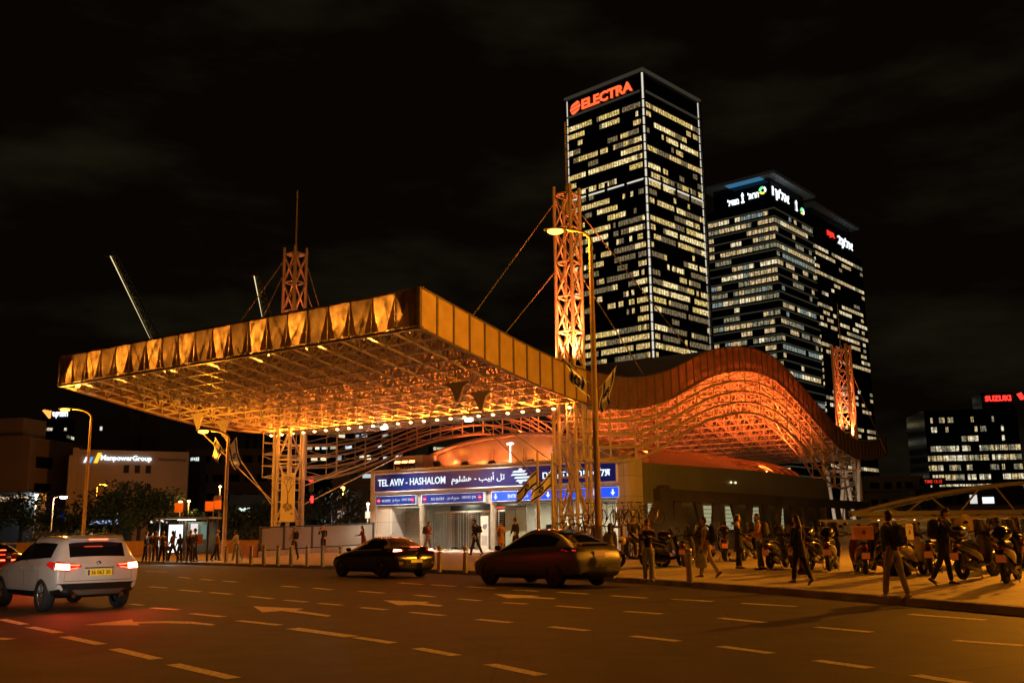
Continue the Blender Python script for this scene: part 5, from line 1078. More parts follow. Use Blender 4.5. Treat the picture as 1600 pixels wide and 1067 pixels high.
def car(name, label, pos, heading, ST, L, wb, wr_, wx, body, cat='car', glassm=None, rimm=None, track=.78, belt_z=None, cuts=(), roofm=None, Tn=None, spokes=5, wd=.22, subd=2, cladm=None):
    """ST stations: (x, zbottom, W, zbelt, ztop, g, topw)   g 0 = bonnet/boot deck, 1 = cabin"""
    o = empty(name, pos, heading, label, cat)
    rings = []
    for (x, z0, W, zs, zt_, g, tw) in ST:
        zm = z0+(zs-z0)*.5
        half = [(0, z0), (W*.72, z0), (W*.93, z0+.07), (W*.99, zm), (W, zs-.14*(zs-z0)), (W*.955, zs)]
        if g < .5: half += [(W*.86, zs+.35*(zt_-zs)), (W*.70, zs+.72*(zt_-zs)), (W*.36, zt_-.006), (0, zt_)]
        else: half += [(W*tw+.02, zt_-.085), (W*tw-.07, zt_-.022), (W*.38, zt_-.002), (0, zt_+.004)]
        ring = [Vector((x, y, z)) for y, z in half]+[Vector((x, -y, z)) for y, z in half[-2:0:-1]]
        rings.append(ring)
    n = len(rings[0]); mb = MB(); vs = [p for r_ in rings for p in r_]
    mb.v = [tuple(v) for v in vs]
    glz_ = Tn or {}
    for i in range(len(rings)-1):
        for k in range(n):
            mb.f.append([i*n+k, i*n+(k+1) % n, (i+1)*n+(k+1) % n, (i+1)*n+k]); kk = k if k < 9 else 17-k; mi = 0
            if kk <= 1: mi = 5
            if i in glz_.get('side', ()) and kk == 5: mi = 1
            if i in glz_.get('front', ()) and kk >= 7: mi = 2
            if i in glz_.get('rear', ()) and kk >= 7: mi = 3
            if i in glz_.get('roof', ()) and kk >= 7: mi = 4
            mb.m.append(mi); mb.sm.append(True)
    mb.f.append(list(range(n-1, -1, -1))); mb.m.append(0); mb.sm.append(True); b = (len(rings)-1)*n; mb.f.append(list(range(b, b+n))); mb.m.append(0); mb.sm.append(True)
    gl = glassm or mat('car glass', (.008, .008, .01), .04, var=0, spec=.9, coat=.5)
    mats = [body, gl, gl, gl, roofm or body, blackp, blackp, gl]
    me = mb.mesh('body', mats)
    me2 = subdiv(me, subd)
    tmp = bpy.data.objects.new('tmpcar', me2); col.objects.link(tmp)
    cuts_o = []
    for x in wx:
        for s_ in (-1, 1):
            c = MB(); rr = wr_+.055; pf = [(x+rr*math.cos(2*math.pi*q/32), wr_+.01+rr*math.sin(2*math.pi*q/32)) for q in range(32)]
            c.loft([[Vector((a, s_*(track-.2), z)) for a, z in pf], [Vector((a, s_*1.2, z)) for a, z in pf]][::s_], smooth=False)
            co = c.build('cut', blackp); cuts_o.append(co); md = tmp.modifiers.new('b', 'BOOLEAN'); md.operation = 'DIFFERENCE'; md.solver = 'EXACT'; md.object = co
    dg = bpy.context.evaluated_depsgraph_get(); dg.update(); me3 = bpy.data.meshes.new_from_object(tmp.evaluated_get(dg))
    bpy.data.objects.remove(tmp)
    for c in cuts_o: bpy.data.objects.remove(c)
    for p in me3.polygons:
        c = p.center; p.use_smooth = True
        if cladm and p.material_index == 0 and cladm(c): p.material_index = 5
        for x in wx:
            d = math.hypot(c.x-x, c.z-wr_-.01)
            if abs(d-wr_-.055) < .012 and abs(c.y) > track-.21 and abs(p.normal.y) < .3: p.material_index = 6; p.use_smooth = False
            if d < wr_+.05 and abs(abs(c.y)-(track-.2)) < .01: p.material_index = 6; p.use_smooth = False
    bvh = BVHTree.FromPolygons([v.co.copy() for v in me3.vertices], [list(p.vertices) for p in me3.polygons])
    bo_ = link('body', subset(me3, lambda i: i in (0, 5, 6), 'body'), o)
    for p in me3.polygons:
        if p.material_index == 1 and p.center.y < 0: p.material_index = 7
    for i, nm in ((1, 'side_window'), (7, 'side_window'), (2, 'windscreen'), (3, 'rear_window'), (4, 'roof_panel')):
        s_ = subset(me3, lambda q, i=i: q == i, nm)
        if len(s_.polygons): link(nm, s_, o)
    for x in wx:
        for s_ in (-1, 1): wheel(o, x, s_*track, wr_, wd, rimm, spokes)
    # project outlines onto the body
    def decal(nm, pts, m_, d='rear', off=.006, thick=.012, parent=None, seg=4):
        dirn = {'rear': Vector((1, 0, 0)), 'left': Vector((0, -1, 0)), 'right': Vector((0, 1, 0))}[d]
        ox = {'rear': lambda a, b: Vector((-4, a, b)), 'left': lambda a, b: Vector((a, 3, b)), 'right': lambda a, b: Vector((a, -3, b))}[d]
        # triangulated fan grid: subdivide each polygon by bilinear rows when 4 points, else fan
        q = MB()
        def hit(a, b):
            h = bvh.ray_cast(ox(a, b), dirn)
            if h[0] is None:
                h2 = bvh.find_nearest(ox(a, b)+dirn*(3.0 if d != 'rear' else 2.2)); return h2[0]-dirn*off, h2[1]
            return h[0]-dirn*off, h[1]
        if len(pts) == 4:
            ns_, ms = seg*2, seg; g = []
            for i in range(ns_+1):
                for j in range(ms+1):
                    u, v = i/ns_, j/ms; a = (pts[0][0]*(1-u)+pts[1][0]*u)*(1-v)+(pts[3][0]*(1-u)+pts[2][0]*u)*v; b = (pts[0][1]*(1-u)+pts[1][1]*u)*(1-v)+(pts[3][1]*(1-u)+pts[2][1]*u)*v
                    g.append(hit(a, b)[0])
            fs = [(i*(ms+1)+j, i*(ms+1)+j+1, (i+1)*(ms+1)+j+1, (i+1)*(ms+1)+j) for i in range(ns_) for j in range(ms)]
            q.add(g, fs, 0, True); q.add([p-dirn*thick for p in g], fs, 0, True)
            rim_ = [i*(ms+1) for i in range(ns_+1)]+[ns_*(ms+1)+j for j in range(1, ms+1)]+[i*(ms+1)+ms for i in range(ns_-1, -1, -1)]+[j for j in range(ms-1, 0, -1)]
            for a, b in zip(rim_, rim_[1:]+rim_[:1]): q.quad(g[a], g[b], g[b]-dirn*thick, g[a]-dirn*thick)
        return q.build(nm, m_, parent or o)
    return o, decal, bvh
def hd(dx, dy): return math.atan2(dy, dx)
redT = emi('tail light bright', (1, .08, .03), 9); redH = emi('tail light hot', (1, .32, .16), 13); redD = mat('tail lens dark', (.25, .005, .005), .15, emis=(1, .02, .01), es=.35, var=0)
plateY = mat('yellow plate', (.75, .5, .02), .5, emis=(1, .55, .02), es=.28, var=0); plateB = mat('plate blue', (.02, .06, .4), .5, var=0); inkB = mat('plate ink', (.01, .01, .01), .6, var=0)
def plate(o, x, z, txt, w_=.5, h_=.11, tilt=0, m_=None):
    p = MB(); p.b2((x-.02, -w_/2, z-h_/2), (x, w_/2, z+h_/2)); po = p.build('number_plate', m_ or plateY, o); p = MB(); p.b2((x-.025, w_/2-.045, z-h_/2+.005), (x-.0205, w_/2-.003, z+h_/2-.005)); p.build('country_band', plateB, po)
    if txt: put_text('digits', txt, inkB, po, (x-.021, -.02, z), -math.pi/2, w_*.78, h_*.7, .003, .012)
    return po
# ---- white compact suv
whiteP = mat('white car paint', (.66, .64, .62), .28, var=.02, coat=1.)
rimS = mat('silver alloy', (.55, .52, .48), .25, .9, var=0)
silver = mat('silver skid plate', (.22, .2, .18), .35, .6, var=.05)
STS = [(2.20, .32, .60, .62, .66, 0, .7), (2.12, .26, .78, .72, .80, 0, .7), (1.75, .24, .88, .86, .97, 0, .7), (1.1, .24, .905, .95, 1.06, 0, .7), (.78, .24, .91, .98, 1.10, 0, .7),
       (.05, .24, .912, .99, 1.53, 1, .73), (-.25, .24, .912, 1.0, 1.575, 1, .75), (-.32, .24, .912, 1.0, 1.58, 1, .75), (-1.0, .24, .912, 1.03, 1.585, 1, .75), (-1.10, .24, .912, 1.035, 1.582, 1, .75), (-1.50, .25, .91, 1.06, 1.56, 1, .75), (-1.72, .26, .905, 1.07, 1.545, 1, .75), (-1.92, .28, .90, 1.06, 1.50, 1, .74),
       (-2.10, .31, .885, 1.03, 1.08, 0, .7), (-2.17, .33, .865, .95, 1.0, 0, .7), (-2.20, .38, .80, .86, .90, 0, .7)]
h_ = hd(-.69, .72)
def ph(rearleft, wbx, tr, h):
    """world origin of a car from its rear-left contact patch (x of rear axle wbx, half track tr)"""
    f = Vector((math.cos(h), math.sin(h), 0)); l = Vector((-f.y, f.x, 0)); return Vector(rearleft)-f*wbx-l*tr
suv, dec, bv = car('parked_car', 'white compact SUV seen from behind with brake lights on', ph((-10.08, 21.72, 0), -1.36, .8, h_), h_, STS, 4.4, 2.67, .345, (1.31, -1.36), whiteP, rimm=rimS, Tn={'side': (4, 5, 6, 7, 8, 9, 10), 'front': (4,), 'rear': (12,)}, track=.80, cladm=lambda c: c.z < .40 or (c.x < -1.72 and c.z < .46))
suv.name = 'moving_car'
for s_ in (1, -1):
    dec('tail_light', [(s_*.90, .86), (s_*.62, .83), (s_*.62, 1.0), (s_*.90, 1.06)], redD)
    dec('tail_light', [(s_*.62, .85), (s_*.37, .92), (s_*.40, .97), (s_*.62, 1.0)], redD)
    dec('lamp_glow', [(s_*.88, .88), (s_*.62, .86), (s_*.62, .985), (s_*.86, 1.0)], redH, off=.022)
    dec('lamp_glow', [(s_*.62, .955), (s_*.42, .945), (s_*.42, .96), (s_*.62, .975)], redT, off=.022, seg=2)
    dec('lamp_glow', [(s_*.62, .875), (s_*.45, .90), (s_*.45, .912), (s_*.62, .89)], redT, off=.022, seg=2)
    light('AREA', (-2.3, s_*.72, .93), 26, (1, .05, .02), suv, .25, aim=(-1, s_*.2, -.12))
dec('tail_light', [(-2.0, .88), (-1.62, .97), (-1.75, 1.04), (-2.08, 1.02)][::-1], redD, 'left')
dec('lower_bumper', [(-.87, .34), (.87, .34), (.84, .585), (-.84, .585)], blackp, off=.012, seg=6)
dec('skid_plate', [(-.42, .34), (.42, .34), (.56, .45), (-.56, .45)], silver, off=.04)
dec('skid_plate', [(-.36, .42), (.36, .42), (.40, .45), (-.40, .45)], rimS, off=.06)
dec('bumper_line', [(-.72, .80-.17), (.72, .63), (.72, .64), (-.72, .64)], mat('panel gap', (.1, .09, .08), .6), off=.002, thick=.002)
for s_ in (1, -1): dec('tailgate_gap', [(s_*.715, .64), (s_*.72, .64), (s_*.70, .83), (s_*.695, .83)], mat('panel gap', (.1, .09, .08)), off=.003, thick=.002)
for x0 in (-1.15, -.28, .86): dec('door_gap', [(x0, .34), (x0+.012, .34), (x0+.012, .98), (x0, .98)], mat('panel gap', (.1, .09, .08)), 'left', off=.003, thick=.002)
dec('side_cladding', [(-.98, .24), (.95, .24), (.95, .37), (-.98, .37)], blackp, 'left', off=.012); dec('sill_strip', [(-.85, .27), (.85, .27), (.85, .30), (-.85, .30)], silver, 'left', off=.04)
for x0 in (-.1, -.95+.1): dec('door_handle', [(x0-.1, .885), (x0+.1, .885), (x0+.1, .915), (x0-.1, .915)], whiteP, 'left', off=.03, thick=.02)
dec('pillar_trim', [(-.31, 1.04), (-.23, 1.04), (-.23, 1.5), (-.31, 1.5)], blackp, 'left', off=.006)
plate(suv, -2.235, .80, '36 063 30', .52, .125)
p = MB(); p.lathe([(0, 0), (.05, .0), (.055, .012), (.058, .0)], 20, 'x', (-2.17, 0, .975)); 
o_b = p.build('badge', chrome, suv); 
for k in range(4):
    q = MB(); a0 = math.pi/2*k; q.prism([(-2.176, 0, .975)]+[(-2.176, .042*math.cos(a0+math.pi/2*j/5), .975+.042*math.sin(a0+math.pi/2*j/5)) for j in range(6)], (-.003, 0, 0)); q.build('badge_quarter', plateB if k % 2 else mat('badge white', (.8, .8, .8), .4, var=0), o_b)
put_text('model_letters', 'X1', chrome, suv, (-2.165, -.60, .985), -math.pi/2, .12, .05, .005)
p = MB(); p.b2((-2.17, -.3, .885), (-2.215, .3, .905)); p.build('plate_light_bar', chrome, suv)
p = MB(); p.prism([(-1.98, -.58, 1.50), (-1.98, .58, 1.50), (-1.80, .60, 1.575), (-1.80, -.60, 1.575)], (-.02, 0, -.02)); p.prism([(-2.06, -.55, 1.485), (-2.06, .55, 1.485), (-1.8, .6, 1.555), (-1.8, -.6, 1.555)], (0, 0, .02)); sp_ = p.build('spoiler', whiteP, suv)
p = MB(); p.b2((-2.075, -.2, 1.478), (-2.055, .2, 1.498)); p.build('high_brake_light', redT, sp_)
for s_ in (1, -1):
    p = MB(); p.tube([(.1, s_*.60, 1.545), (.0, s_*.60, 1.60), (-.8, s_*.60, 1.635), (-1.5, s_*.60, 1.60), (-1.62, s_*.6, 1.555)], .016, 6); p.build('roof_rail', rimS, suv)
    p = MB(); p.loft([[Vector((x, s_*(.93+y*.14), 1.03+z)) for x, y, z in [(.62-w_+.05*math.cos(a), .5+.0*a, .06+.07*math.sin(a)) for a in [2*math.pi*q/8 for q in range(8)]]] if False else [Vector((.6+.05*math.cos(2*math.pi*q/8)-.06*k, s_*(.93+.07*k), 1.07+.07*math.sin(2*math.pi*q/8))) for q in range(8)] for k, w_ in ((0, 0), (1, 0), (2, 0))]); p.build('wing_mirror', blackp, suv)
    p = MB(); p.bar((-2.1, s_*.5, .34), (-2.22, s_*.5, .33), .05, 10); p.build('exhaust', chrome, suv)
p = MB(); p.prism([(-1.5, -.02, 1.57), (-1.68, -.02, 1.56), (-1.66, -.02, 1.63)], (0, .04, 0)); p.build('roof_fin', whiteP, suv)
# ---- black hatchback with sloping tail
blackC = mat('black car paint', (.008, .007, .007), .18, var=0, coat=1., spec=.8)
STI = [(2.2, .25, .62, .52, .56, 0, .7), (2.1, .18, .80, .62, .72, 0, .7), (1.7, .17, .88, .78, .88, 0, .7), (1.05, .17, .905, .88, .99, 0, .7), (.80, .17, .91, .90, 1.02, 0, .7),
       (.0, .17, .91, .93, 1.38, 1, .63), (-.25, .17, .91, .94, 1.43, 1, .62), (-.32, .17, .91, .945, 1.435, 1, .62), (-.9, .17, .91, .97, 1.40, 1, .61), (-1.0, .17, .91, .975, 1.385, 1, .61), (-1.35, .18, .905, 1.0, 1.27, 1, .62), (-1.85, .2, .89, 1.02, 1.09, 0, .7), (-2.08, .22, .87, 1.0, 1.06, 0, .7), (-2.2, .25, .85, .80, .86, 0, .7), (-2.25, .3, .78, .62, .66, 0, .7)]
h_ = hd(-.66, .75)
rimD = mat('dark alloy', (.12, .11, .1), .35, .8, var=0)
ion, dec, bv = car('moving_car', 'glossy black hatchback with sloping tail and lit brake lights', ph((-4.62, 35.55, 0), -1.35, .78, h_), h_, STI, 4.47, 2.7, .325, (1.35, -1.35), blackC, rimm=rimD, Tn={'side': (4, 5, 6, 7, 8, 9), 'front': (4,), 'rear': (10,), 'roof': ()}, track=.79, spokes=5)
for s_ in (1, -1):
    dec('tail_light', [(s_*.88, .90), (s_*.5, .93), (s_*.5, 1.0), (s_*.85, 1.02)], redD, off=.012); dec('lamp_glow', [(s_*.86, .92), (s_*.58, .94), (s_*.60, .985), (s_*.82, .995)], redH, off=.03)
    light('AREA', (-2.35, s_*.65, .93), 3.5, (1, .06, .02), ion, .2, aim=(-1, 0, -.1))
dec('lower_bumper', [(-.8, .22), (.8, .22), (.8, .36), (-.8, .36)], blackp, off=.01)
for s_ in (1, -1): dec('reflector', [(s_*.75, .46), (s_*.62, .46), (s_*.62, .56), (s_*.75, .56)], rimS if s_ > 0 else rimD, off=.012)
for x0 in (-1.05, -.28, .86): dec('door_gap', [(x0, .28), (x0+.012, .28), (x0+.012, .92), (x0, .92)], mat('panel gap', (.1, .09, .08)), 'left', off=.003, thick=.002)
for x0 in (-.1, -.9): dec('door_handle', [(x0-.1, .83), (x0+.1, .83), (x0+.1, .86), (x0-.1, .86)], blackC, 'left', off=.03, thick=.02)
dec('window_trim', [(-1.3, .985), (.6, .935), (.6, .95), (-1.3, 1.0)], rimD, 'left', off=.004, thick=.004)
p = MB(); p.b2((-2.22, -.24, .53), (-2.26, .24, .64)); p.build('number_plate', plateY, ion)
p = MB(); p.b2((-2.13, -.55, 1.05), (-1.88, .55, 1.075)); sp_ = p.build('spoiler', blackC, ion); p = MB(); p.b2((-2.142, -.2, 1.05), (-2.132, .2, 1.07)); p.build('high_brake_light', redT, sp_)
p = MB(); p.lathe([(0, 0), (.05, 0), (.055, .01)], 16, 'x', (-2.235, 0, .86)); p.build('badge', chrome, ion); p = MB(); p.bar((-.6, 0, 1.43), (-.75, 0, 1.56), .008, 5); p.build('antenna', blackp, ion)
for s_ in (1, -1): p = MB(); p.ell((.62, s_*1.0, .98), (.07, .11, .07), 10, 6); p.build('wing_mirror', blackC, ion)
# ---- matt grey crossover
greyC = mat('satin grey car paint', (.08, .08, .075), .34, .25, var=.02, spec=.6)
STT = [(2.35, .28, .66, .60, .66, 0, .7), (2.24, .2, .84, .72, .82, 0, .7), (1.8, .19, .93, .84, .96, 0, .7), (1.2, .19, .955, .93, 1.05, 0, .7), (.95, .19, .96, .96, 1.10, 0, .7),
       (.15, .19, .96, 1.0, 1.54, 1, .60), (-.2, .19, .96, 1.02, 1.61, 1, .60), (-.28, .19, .96, 1.02, 1.615, 1, .60), (-.9, .19, .96, 1.06, 1.60, 1, .60), (-1.0, .19, .96, 1.065, 1.59, 1, .60), (-1.5, .2, .955, 1.10, 1.44, 1, .62), (-2.05, .22, .93, 1.13, 1.20, 0, .7), (-2.26, .24, .91, 1.09, 1.16, 0, .7), (-2.36, .27, .90, .86, .93, 0, .7), (-2.40, .32, .82, .66, .72, 0, .7)]
h_ = hd(-.65, .76)
tsl, dec, bv = car('moving_car', 'satin dark grey crossover car with black wheels passing in front of the scooters', ph((1.12, 28.25, 0), -1.45, .83, h_), h_, STT, 4.75, 2.89, .36, (1.44, -1.45), greyC, rimm=mat('black alloy', (.02, .02, .02), .4, .5, var=0), Tn={'side': (4, 5, 6, 7, 8, 9), 'front': (4,), 'rear': (10,), 'roof': (5, 6, 7, 8, 9)}, roofm=mat('glass roof', (.01, .008, .008), .08, spec=.9, var=0), track=.82, spokes=10)
for s_ in (1, -1):
    dec('tail_light', [(s_*.93, .98), (s_*.5, 1.0), (s_*.5, 1.04), (s_*.9, 1.07)], blackp, off=.01); dec('lamp_glow', [(s_*.92, 1.0), (s_*.84, 1.0), (s_*.84, 1.03), (s_*.92, 1.035)], emi('dim red tail', (1, .02, .03), .9), off=.025)
dec('lower_bumper', [(-.85, .24), (.85, .24), (.85, .42), (-.85, .42)], blackp, off=.01)
dec('bumper_crease', [(-.85, .62), (.85, .62), (.85, .635), (-.85, .635)], blackp, off=.003, thick=.003)
for x0 in (-1.1, -.22, 1.0): dec('door_gap', [(x0, .3), (x0+.012, .3), (x0+.012, .98), (x0, .98)], mat('panel gap', (.1, .09, .08)), 'left', off=.003, thick=.002)
dec('tail_light', [(-2.22, .99), (-1.9, 1.02), (-1.95, 1.07), (-2.2, 1.08)][::-1], blackp, 'left')
p = MB(); p.b2((-2.37, -.2, .84), (-2.40, .2, 1.0)); p.build('number_plate', mat('dim yellow plate', (.6, .38, .05), .5, emis=(1, .5, .1), es=.08, var=0), tsl)
p = MB(); p.b2((-2.30, -.6, 1.165), (-2.08, .6, 1.185)); p.build('spoiler', blackC, tsl)
for s_ in (1, -1): p = MB(); p.ell((.78, s_*1.05, 1.08), (.08, .12, .08), 10, 6); p.build('wing_mirror', blackC, tsl)
# ---- dark red saloon at the left edge
redC = mat('dark red car paint', (.16, .012, .01), .22, var=0, coat=1.)
STD = [(2.3, .25, .62, .55, .6, 0, .7), (2.2, .18, .8, .66, .76, 0, .7), (1.3, .17, .9, .86, .97, 0, .7), (.9, .17, .91, .9, 1.02, 0, .7), (.1, .17, .91, .93, 1.38, 1, .62), (-.3, .17, .91, .94, 1.43, 1, .62), (-1.0, .17, .91, .96, 1.38, 1, .62), (-1.6, .18, .9, .98, 1.1, 0, .7), (-2.1, .2, .88, .98, 1.06, 0, .7), (-2.28, .24, .85, .82, .9, 0, .7), (-2.34, .3, .78, .62, .68, 0, .7)]
h_ = hd(-.72, .69)
sed, dec, bv = car('moving_car', 'dark red saloon car half out of the picture at the left edge', (-16.6, 31.2, 0), h_, STD, 4.6, 2.75, .33, (1.38, -1.38), redC, rimm=rimD, Tn={'side': (4, 5), 'front': (3,), 'rear': (6,)}, track=.79)
dec('light_bar', [(-.85, .90), (.85, .90), (.85, .93), (-.85, .93)], redT, off=.02)
for s_ in (1, -1): dec('tail_light', [(s_*.85, .84), (s_*.5, .86), (s_*.5, .95), (s_*.85, .96)], redD, off=.012); dec('lamp_glow', [(s_*.83, .86), (s_*.55, .88), (s_*.55, .91), (s_*.83, .915)], redH, off=.035); light('AREA', (-2.45, s_*.65, .9), 28, (1, .03, .015), sed, .2, aim=(-1, 0, -.15))
p = MB(); p.b2((-1.66, -.2, 1.185), (-1.64, .2, 1.205)); p.build('high_brake_light', redT, sed); plate(sed, -2.36, .62, '', .5, .11)
# added car outside the frame; its narrow headlights brighten the white car
oc = copy_tree(ion); oc.location = (-8.3, 8.2, 0); oc.rotation_euler.z = hd(-.09, 1.); oc['label'] = 'black hatchback waiting on the near lane with its headlights on, added out of view'
for s_ in (1, -1):
    p = MB(); p.ell((2.16, s_*.66, .66), (.06, .14, .07), 12, 8); p.build('headlight', emi('headlight', (1, .93, .8), 12), oc)
    light('SPOT', (2.3, s_*.66, .68), 1000, (1, .9, .78), oc, .08, 17, (1, 0, .012), blend=.6)
# ================================================================ SCOOTERS
def ringx(x, z, ry, rz, n=10, tilt=0): return [Vector((x+tilt*rz*math.sin(2*math.pi*k/n), ry*math.cos(2*math.pi*k/n), z+rz*math.sin(2*math.pi*k/n))) for k in range(n)]
seatm = mat('vinyl seat', (.015, .014, .014), .5); amb = mat('orange reflector plate', (.7, .2, .03), .5, emis=(1, .25, .03), es=.06, var=0)
def scooter(paintm, big=False, box=None, screen=True, moto=False):
    o = empty('motor_scooter', (0, 0, 0)); wr_ = .3 if big else .25; wbx = .78 if big else .68
    for x in (wbx, -wbx):
        t = MB(); t.lathe([(wr_*.6, -.05), (wr_*.85, -.065), (wr_, -.03), (wr_, .03), (wr_*.85, .065), (wr_*.6, .05)], 28, 'y', (x, 0, wr_)); w_ = t.build('wheel', rubber, o); q = MB(); q.lathe([(wr_*.62, -.05), (wr_*.62, .05), (wr_*.56, .04), (wr_*.56, -.04), (wr_*.62, -.05)], 24, 'y', (x, 0, wr_)); q.lathe([(0, -.05), (.05, -.05), (.05, .05), (0, .05)], 10, 'y', (x, 0, wr_))
        for k in range(5): a = k*1.2566; q.bar((x, 0, wr_), (x+wr_*.58*math.cos(a), 0, wr_+wr_*.58*math.sin(a)), .018, 4)
        q.build('rim', rimS if not big else rimD, w_)
    z = wr_
    p = MB()   # rear fairing
    p.loft([ringx(-wbx-.28, z+.50, .03, .03), ringx(-wbx-.18, z+.47, .10, .08), ringx(-wbx+.1, z+.42, .15, .13), ringx(-.35, z+.36, .17, .17), ringx(-.1, z+.26, .16, .18), ringx(.08, z+.14, .12, .12)])
    p.build('rear_fairing', paintm, o)
    p = MB(); p.loft([ringx(-.2, z+.06, .14, .08), ringx(.15, z+.03, .16, .06), ringx(.38, z+.06, .16, .07)]); p.build('footboard', blackp, o)
    p = MB()   # leg shield and nose
    def shield(x, zz, wy, th): return [Vector((x+th*math.sin(2*math.pi*k/12)-.25*abs(math.cos(2*math.pi*k/12))*wy, wy*math.cos(2*math.pi*k/12), zz+.02*math.sin(2*math.pi*k/12))) for k in range(12)]
    p.loft([shield(.36, z+.02, .16, .06), shield(.46, z+.2, .2, .09), shield(.48, z+.42, .21, .11), shield(.42, z+.62, .17, .11), shield(.36, z+.74, .1, .07)]); p.build('front_shield', paintm, o)
    p = MB(); p.loft([ringx(wbx-.28, z+.12, .06, .05), ringx(wbx, z+wr_*.98, .08, .04), ringx(wbx+.18, z+.16, .05, .04)]); p.build('mudguard', paintm, o)
    p = MB(); p.bar((.40, 0, z+.55), (wbx, 0, z), .03, 8); p.bar((.42, .07, z+.4), (wbx, .07, z), .02, 6); p.build('fork', steelD, o)
    p = MB(); p.loft([ringx(-wbx-.16, z+.56, .09, .045), ringx(-.42, z+.57, .14, .06), ringx(-.15, z+.5, .13, .05), ringx(.02, z+.44, .08, .04)]); p.build('seat', seatm, o)
    p = MB(); p.tube([(.30, .34, z+.76), (.36, .2, z+.8), (.38, 0, z+.76), (.36, -.2, z+.8), (.30, -.34, z+.76)], .018, 8); hb = p.build('handlebar', blackp, o)
    for s_ in (1, -1): p = MB(); p.bar((.34, s_*.26, z+.79), (.38, s_*.36, z+1.0), .008, 5); p.ell((.38, s_*.38, z+1.02), (.02, .07, .045), 8, 6); p.build('mirror', blackp, hb); q = MB(); q.bar((.30, s_*.34, z+.76), (.29, s_*.45, z+.755), .022, 8); q.build('grip', rubber, hb)
    if screen:
        p = MB(); g = []
        for i in range(5):
            for j in range(5): u = j/4*2-1; v = i/4; g.append(Vector((.44-.16*v-.06*u*u, u*.19*(1-.35*v), z+.66+.42*v)))
        p.add(g, [(i*5+j, i*5+j+1, (i+1)*5+j+1, (i+1)*5+j) for i in range(4) for j in range(4)], 0, True); p.add([q+Vector((.008, 0, 0)) for q in g], [(i*5+j, i*5+j+1, (i+1)*5+j+1, (i+1)*5+j) for i in range(4) for j in range(4)], 0, True); p.build('windscreen', mat('smoked screen', (.12, .11, .1), .08, trans=.5, var=0), o)
    p = MB(); p.ell((.50, 0, z+.56), (.05, .1, .07), 10, 6); p.build('headlight', mat('headlight lens', (.4, .4, .4), .1, var=0), o)
    p = MB(); p.loft([ringx(-wbx-.27, z+.46, .08, .025), ringx(-wbx-.20, z+.45, .11, .035)]); p.build('tail_light', mat('red lens unlit', (.3, .01, .01), .2, var=0), o)
    p = MB(); p.b2((-wbx-.36, -.1, z+.16), (-wbx-.35, .1, z+.32)); pl_ = p.build('number_plate', amb, o); p = MB(); p.prism([(-wbx-.2, -.06, z+.44), (-wbx-.34, -.06, z+.34), (-wbx-.34, -.06, z+.14), (-wbx-.3, -.06, z+.3)], (0, .12, 0)); p.build('plate_holder', blackp, o)
    p = MB(); p.loft([ringx(-.55, z-.02, .09, .1), ringx(-.25, z+.02, .12, .13), ringx(.0, z-.02, .1, .08)]); p.build('engine', dark, o); p = MB(); p.tube([(-.1, -.14, z-.1), (-.5, -.17, z-.08), (-wbx-.1, -.17, z+.04)], [.025, .05, .055], 10); p.build('exhaust', steelD, o)
    p = MB(); p.bar((-.15, .1, z-.05), (-.25, .2, .01), .015, 5); p.bar((-.15, -.1, z-.05), (-.25, -.2, .01), .015, 5); p.build('stand', steelD, o)
    if box == 'black':
        p = MB(); p.loft([ringx(-wbx-.32, z+.76, .12, .1, 12), ringx(-wbx-.26, z+.76, .2, .15, 12), ringx(-wbx+.0, z+.78, .22, .17, 12), ringx(-wbx+.12, z+.77, .17, .13, 12)]); p.build('top_box', blackC, o)
    if box in ('white', 'red'):
        c = mat('white delivery box', (.6, .55, .48), .5) if box == 'white' else mat('orange delivery box', (.7, .3, .14), .5); sz = (.5, .56, .40) if box == 'white' else (.42, .5, .36)
        p = MB(); x0 = -wbx-.1; p.prism([(x0-sz[0]/2, -sz[1]/2, z+.66), (x0+sz[0]/2, -sz[1]/2, z+.66), (x0+sz[0]/2, -sz[1]/2, z+.66+sz[2]*.9), (x0+sz[0]/2-.05, -sz[1]/2, z+.66+sz[2]), (x0-sz[0]/2+.05, -sz[1]/2, z+.66+sz[2]), (x0-sz[0]/2, -sz[1]/2, z+.66+sz[2]*.9)], (0, sz[1], 0)); b_ = p.build('delivery_box', c, o)
        q = MB(); disc2 = [(x0-sz[0]/2-.004, .06*math.cos(k*.63), z+.85+.06*math.sin(k*.63)) for k in range(10)]; q.prism(disc2, (-.004, 0, 0)); q.prism([(x0+.06*math.cos(k*.63), -sz[1]/2-.004, z+.85+.06*math.sin(k*.63)) for k in range(10)], (0, -.004, 0)); q.build('box_mark', mat('box mark', (.2, .05, .03), .6), b_)
        q = MB(); q.b2((x0-sz[0]/2-.012, -sz[1]/2-.012, z+.66+sz[2]*.78), (x0+sz[0]/2+.012, sz[1]/2+.012, z+.66+sz[2]*.82)); q.build('lid_edge', mat('box lid edge', (.4, .36, .3), .5), b_)
    return o
sBlack = mat('scooter black', (.012, .012, .013), .2, coat=.8, var=0); sGrey = mat('scooter grey', (.09, .085, .07), .25, .4, coat=.6, var=0); sWhite = mat('scooter white', (.5, .46, .38), .25, coat=.8, var=0); sRed = mat('scooter dark red', (.12, .01, .012), .25, coat=.6, var=0)
protos = {'black': scooter(sBlack), 'blackbox': scooter(sBlack, True, 'black'), 'greybig': scooter(sGrey, True, 'black'), 'white': scooter(sWhite, False, 'white'), 'red': scooter(sRed, False, 'red', False), 'grey': scooter(sGrey, False, None, True)}
used = set()
